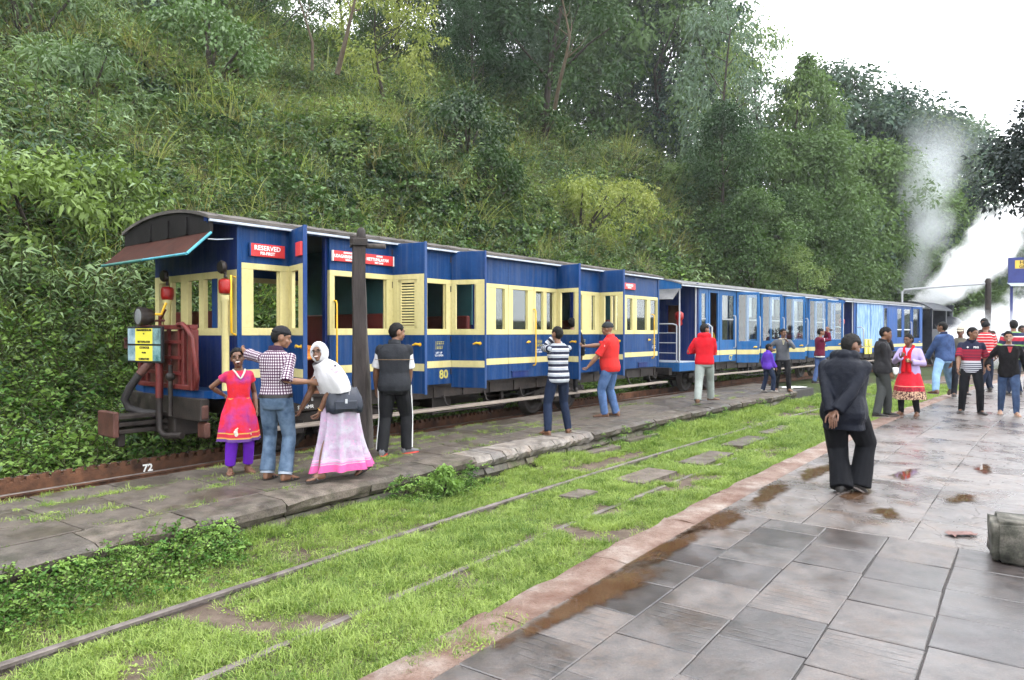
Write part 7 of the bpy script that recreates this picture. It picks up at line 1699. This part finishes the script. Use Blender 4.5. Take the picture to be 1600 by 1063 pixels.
def where(px, D, top):
    if px < 500: return 'at the top of the slope above the train front'
    if px < 930: return 'on the dark crest of the slope above the middle coach'
    if px < 1120: return 'at the edge of the wood where the sky begins'
    if top < 200: return 'rising to the skyline of the wood behind the engine'
    if px < 1420 and top < 310: return 'halfway up the wood behind the second coach'
    if px < 1420: return 'low at the foot of the wood behind the coaches'
    return 'beyond the steam on the far side of the engine'
def slope_D(px, py):
    for D in np.arange(10, 90, .15):
        s, q = SQ(np.array([(px - 800) / 1090 * D]), np.array([D]))
        if q[0] > 10.5 and ground_z(s, q)[0] > EYE - (py - 520) / 1090 * D: return float(D)
    return 60.0
base_y = {985: 215, 930: 130, 1030: 235, 1065: 270, 1110: 300, 880: 110, 820: 60}
for j, (px, D, top, kd, wd) in enumerate(spec):
    if px in base_y: D = slope_D(px, base_y[px])
    tree(kinds[kd], px, D, top, words[kd] + ' ' + where(px, D, top), GW, wd, j)
tree(K_FEATH[0], 1178, 44, 28, 'thin feathery pale tree with sky showing through beside the wood edge', None, .9, 3); tree(K_FEATH[1], 1128, 42, -5, 'loose tree with bare twigs leaning into the bright sky', None, .8, 5); tree(K_FEATH[0], 1440, 52, 170, 'wispy tree half lost in the rising smoke', None, 1.1, 7)
tree(tree_kind(L_YEL, 6, 2.1, 1.2, 70, 50, .20, .08, .09), 610, 27, -25, 'small tree with yellow green leaves at the top edge', None, 1.0, 2)
# near dark tree at the right edge
cm, C_ = crown_mesh('crown', L_DARKT, 5.2, 1.5, 2.35, np.random.RandomState(8), 420, 70, .095, .062, squash=.9, droop=.2); tm = trunk_mesh('trunk', 5.2, 2.15, C_, np.random.RandomState(9), .16, 26)
t = thing('tree', 'near tree coloured dark as if backlit, hanging in from the right edge', 'tree', (10.05, 11.6, 1.42), .6); put('trunk', tm, t); put('crown', cm, t); t.scale = (.97, .97, .88)
mb = MB(); mb.box(-.5, .5, -.5, .5, -1.47, -.0, 0, .03); pl = mb.build('planter', BLOCK); pl.location = (10.05, 11.6, 1.42); tag(pl, 'square stone tree planter standing beyond the right edge', 'planter')
# shrubs
def shrub(px, D, py, h, w, mat, label, leaf=(.10, .045), n=60, per=46, seed=1, group=None):
    r = np.random.RandomState(seed); X = (px - 800) / 1090 * D; z = EYE - (py - 520) / 1090 * D
    cm, C_ = crown_mesh('foliage', mat, h, w, .08 * h, r, n, per, leaf[0], leaf[1], squash=.8, droop=.25); t = thing('shrub', label, 'shrub', (X, D, z), 0, group); put('foliage', cm, t)
    mb = MB()
    for c in C_[:12]: mb.tube([Vector((0, 0, -.1)), Vector(c) * .5 + Vector((0, 0, .1)), Vector(c)], [.03 * h, .02 * h, .006 * h], 5)
    put('stems', mb.mesh('stems', BARK), t); return t
def slope_shrub(px, py, h, w, mat, label, **k):
    """set on the hillside where the sight line meets it"""
    for D in np.arange(10, 90, .15):
        X = (px - 800) / 1090 * D; z = EYE - (py - 520) / 1090 * D; s, q = SQ(np.array([X]), np.array([D]))
        if q[0] > 10.5 and ground_z(s, q)[0] > z: break
    return shrub(px, D, py, h, w, mat, label, **k)
slope_shrub(905, 385, 2.6, 1.9, L_YEL, 'bright yellow green shrub on the slope above the middle of the first coach', leaf=(.15, .06), n=110, seed=3)
slope_shrub(985, 360, 2.3, 1.5, L_YEL, 'pale yellow green shrub leaning over the slope above the coach end', leaf=(.15, .06), n=80, seed=4)
slope_shrub(1060, 330, 2.4, 1.5, L_TREE2, 'pale green shrub at the foot of the tall trees', leaf=(.16, .07), n=80, seed=5)
slope_shrub(770, 330, 2.0, 1.3, L_LUSH, 'round green bush in the grass high above the coach roof', leaf=(.14, .07), n=70, seed=6)
slope_shrub(730, 265, 2.6, 1.8, L_VINE, 'dark vine covered bush in the middle of the slope', leaf=(.15, .10), n=90, seed=7)
slope_shrub(330, 150, 2.6, 1.9, L_VINE, 'dark leafy bush high on the left slope', leaf=(.15, .09), n=90, seed=8)
slope_shrub(120, 230, 2.4, 1.8, L_BLUE, 'bluish bush with long drooping leaves on the left slope', leaf=(.22, .05), n=90, seed=9)
slope_shrub(60, 420, 1.9, 1.3, L_LUSH, 'leafy bush at the left edge above the rails', leaf=(.17, .06), n=80, seed=10)
slope_shrub(150, 400, 1.7, 1.2, L_LUSH, 'leafy bush just left of the front coach visor', leaf=(.16, .06), n=80, seed=11)
slope_shrub(40, 100, 2.8, 2.1, L_BLUE, 'large grey green bush in the top left corner', leaf=(.24, .05), n=100, seed=12)
slope_shrub(1150, 425, 1.8, 1.5, L_TREE2, 'low pale bush where the grassy slope meets the coach roofs', leaf=(.14, .07), n=60, seed=13)
slope_shrub(430, 60, 2.8, 2.0, L_VINE, 'dark bush at the top of the slope above the train front', leaf=(.15, .09), n=90, seed=15)
slope_shrub(660, 120, 3.2, 2.4, L_LUSH, 'broad green bush on the upper slope left of the dark hollow', leaf=(.17, .09), n=110, seed=16)
shrub(695, 8.05, 772, .30, .14, L_WEED, 'small leafy weed bush growing out of the wall of the narrow platform', leaf=(.055, .03), n=40, per=30, seed=14)
# bare leaning trunk and dead branches on the slope
def bare(px0, py0, pts, label, rad=.07, D=26):
    p = [Vector(((x - 800) / 1090 * (D + dd), D + dd, EYE - (y - 520) / 1090 * (D + dd))) for x, y, dd in pts]; t = thing('bare_tree', label, 'tree', p[0]); mb = MB(); q_ = [a - p[0] for a in p]; mb.tube(q_, [rad * (1 - .7 * k / (len(q_) - 1)) for k in range(len(q_))], 7); mb.build('trunk', DRYST, t)
    b_ = MB(); r = random.Random(px0)
    for k in range(2, len(q_)):
        for _ in range(2): e = q_[k] + Vector((r.uniform(-1, 1), r.uniform(-.4, .4), r.uniform(.2, 1.2))) * 1.0; b_.tube([q_[k], q_[k].lerp(e, .5) + Vector((.05, 0, -.08)), e], [rad * .35, rad * .2, rad * .06], 5)
    b_.build('branches', DRYST, t)
bare(900, 165, [(866, 172, 0), (874, 130, -.6), (883, 95, -.9), (890, 60, -1.1), (884, 30, -1.1), (876, -10, -1.2)], 'bare pale trunk with dead branches on the dark upper slope', .075, 25)
bare(490, 110, [(489, 112, 0), (490, 70, -.2), (478, 30, -.4), (465, -10, -.5)], 'slim forked bare trunk at the top of the slope above the train', .06, 24)
bare(545, 110, [(528, 118, 0), (540, 70, -.2), (552, 20, -.4), (560, -15, -.5)], 'leaning grey trunk beside the slim forked one', .10, 24.5)
# ------------------------------------------------------------------ steam, smoke and the damp air
def plume(name, label, p0, p1, bend, r0, r1, dens, col, nscale, seed, pw=.8, edge=.45, cat=None, amp=1.0, fade=.15):
    """cloud along a leaning axis: z runs from 0 to 1 between p0 and p1 in the object's own metres"""
    p0, p1 = Vector(p0), Vector(p1); L = (p1 - p0).length; q = (p1 - p0).to_track_quat('Z', 'Y')
    m = N(name + '_vapour'); v = m.n('TexCoord').outputs['Object']; sx = m.n('SeparateXYZ')
    nv = m.n('TexNoise', i_Scale=nscale * .5, i_Detail=2); m.l(v, nv.inputs['Vector']); off = m.n('VectorMath', operation='SUBTRACT'); m.l(nv.outputs['Color'], off.inputs[0]); off.inputs[1].default_value = (.5, .5, .5)
    ad = m.n('VectorMath', operation='MULTIPLY_ADD'); m.l(off.outputs[0], ad.inputs[0]); ad.inputs[1].default_value = (r1 * .8, r1 * .8, r1 * .5); m.l(v, ad.inputs[2]); m.l(ad.outputs[0], sx.inputs[0])
    t = m.math('MAXIMUM', m.math('DIVIDE', sx.outputs[2], L), 0.0); tp = m.math('POWER', m.math('MINIMUM', t, 1.0), pw)
    r = m.math('MULTIPLY_ADD', tp, r1 - r0, r0); cx = m.math('MULTIPLY', m.math('SINE', m.math('MULTIPLY', t, PI)), bend[0]); cyy = m.math('MULTIPLY', m.math('SINE', m.math('MULTIPLY', t, PI)), bend[1])
    dx = m.math('SUBTRACT', sx.outputs[0], cx); dy = m.math('SUBTRACT', sx.outputs[1], cyy); d = m.math('DIVIDE', m.math('SQRT', m.math('ADD', m.math('MULTIPLY', dx, dx), m.math('MULTIPLY', dy, dy))), r)
    mp = m.n('Mapping'); mp.inputs['Location'].default_value = (seed, seed * .7, seed * 1.3); m.l(v, mp.inputs['Vector']); nz_ = m.n('TexNoise', i_Scale=nscale, i_Detail=4, i_Roughness=.6); m.l(mp.outputs[0], nz_.inputs['Vector'])
    f = m.math('ADD', m.math('SUBTRACT', 1.0, d), m.math('MULTIPLY', m.math('SUBTRACT', nz_.outputs['Fac'], .5), 1.9 * amp))
    mr = m.n('MapRange', interpolation_type='SMOOTHSTEP'); m.l(f, mr.inputs['Value']); mr.inputs['From Min'].default_value = 0.05; mr.inputs['From Max'].default_value = edge
    e0 = m.n('MapRange', interpolation_type='SMOOTHSTEP'); m.l(t, e0.inputs['Value']); e0.inputs['From Min'].default_value = 1.0; e0.inputs['From Max'].default_value = 1 - fade * 2
    e1 = m.n('MapRange', interpolation_type='SMOOTHSTEP'); m.l(m.math('DIVIDE', sx.outputs[2], L), e1.inputs['Value']); e1.inputs['From Min'].default_value = -.01; e1.inputs['From Max'].default_value = .04
    den = m.math('MULTIPLY', m.math('MULTIPLY', m.math('MULTIPLY', mr.outputs[0], e0.outputs[0]), e1.outputs[0]), dens)
    pv = m.n('VolumePrincipled'); pv.inputs['Color'].default_value = (*col, 1); pv.inputs['Anisotropy'].default_value = .2; m.l(den, pv.inputs['Density']); m.l(pv.outputs[0], m.out.inputs['Volume'])
    mb = MB(); n = 16; rings = []
    for k in range(9):
        tt = -.03 + 1.06 * k / 8; rr = (r0 + (r1 - r0) * max(0, min(tt, 1)) ** pw) * 1.75 + r1 * .25; c = (bend[0] * math.sin(PI * max(0, min(1, tt))), bend[1] * math.sin(PI * max(0, min(1, tt))))
        rings.append([(c[0] + rr * math.cos(2 * PI * j / n), c[1] + rr * math.sin(2 * PI * j / n), L * tt) for j in range(n)])
    mb.loft(rings); o = mb.build(name, m.m, None); o.location = p0; o.rotation_euler = q.to_euler(); stuff(o); o['label'] = label; return o
def at(px, py, D): return ((px - 800) / 1090 * D, D, EYE - (py - 520) / 1090 * D)
DE = 38.5
plume('steam', 'white steam column rising from the engine chimney', at(1424, 492, DE), at(1570, 345, DE + 2), (-.95, 0), .85, 1.75, 3.4, (.955, .965, .975), .8, 3.0, edge=.6, amp=.75)
plume('smoke', 'thin bluish smoke drifting up above the steam column', at(1418, 470, DE + 1.5), at(1470, 150, DE + 4), (-.35, 0), .9, 2.6, .32, (.92, .96, 1.0), .45, 9.0, edge=.9, fade=.3)
plume('steam', 'white steam cloud billowing low along the ground beside the engine', at(1446, 545, DE - 3.5), at(1700, 492, DE - 3.5), (0, 0), .85, 2.2, 3.0, (.955, .965, .975), .8, 17.0, pw=.6, edge=.6, amp=.8, fade=.02)
plume('steam', 'thinner steam drifting right from the top of the column', at(1530, 352, DE + 1), at(1660, 318, DE + 2), (0, 0), .7, 1.2, 1.0, (.97, .975, .985), .9, 29.0, edge=.5, fade=.05)
def haze():
    m = N('damp_air'); pv = m.n('VolumePrincipled'); pv.inputs['Color'].default_value = (.93, .96, 1.0, 1); pv.inputs['Density'].default_value = .0004; pv.inputs['Anisotropy'].default_value = .3; m.l(pv.outputs[0], m.out.inputs['Volume'])
    mb = MB(); mb.box(-160, 260, -90, 420, -11, 60); o = mb.build('haze', m.m); stuff(o)
HAZE = True
if HAZE: haze()
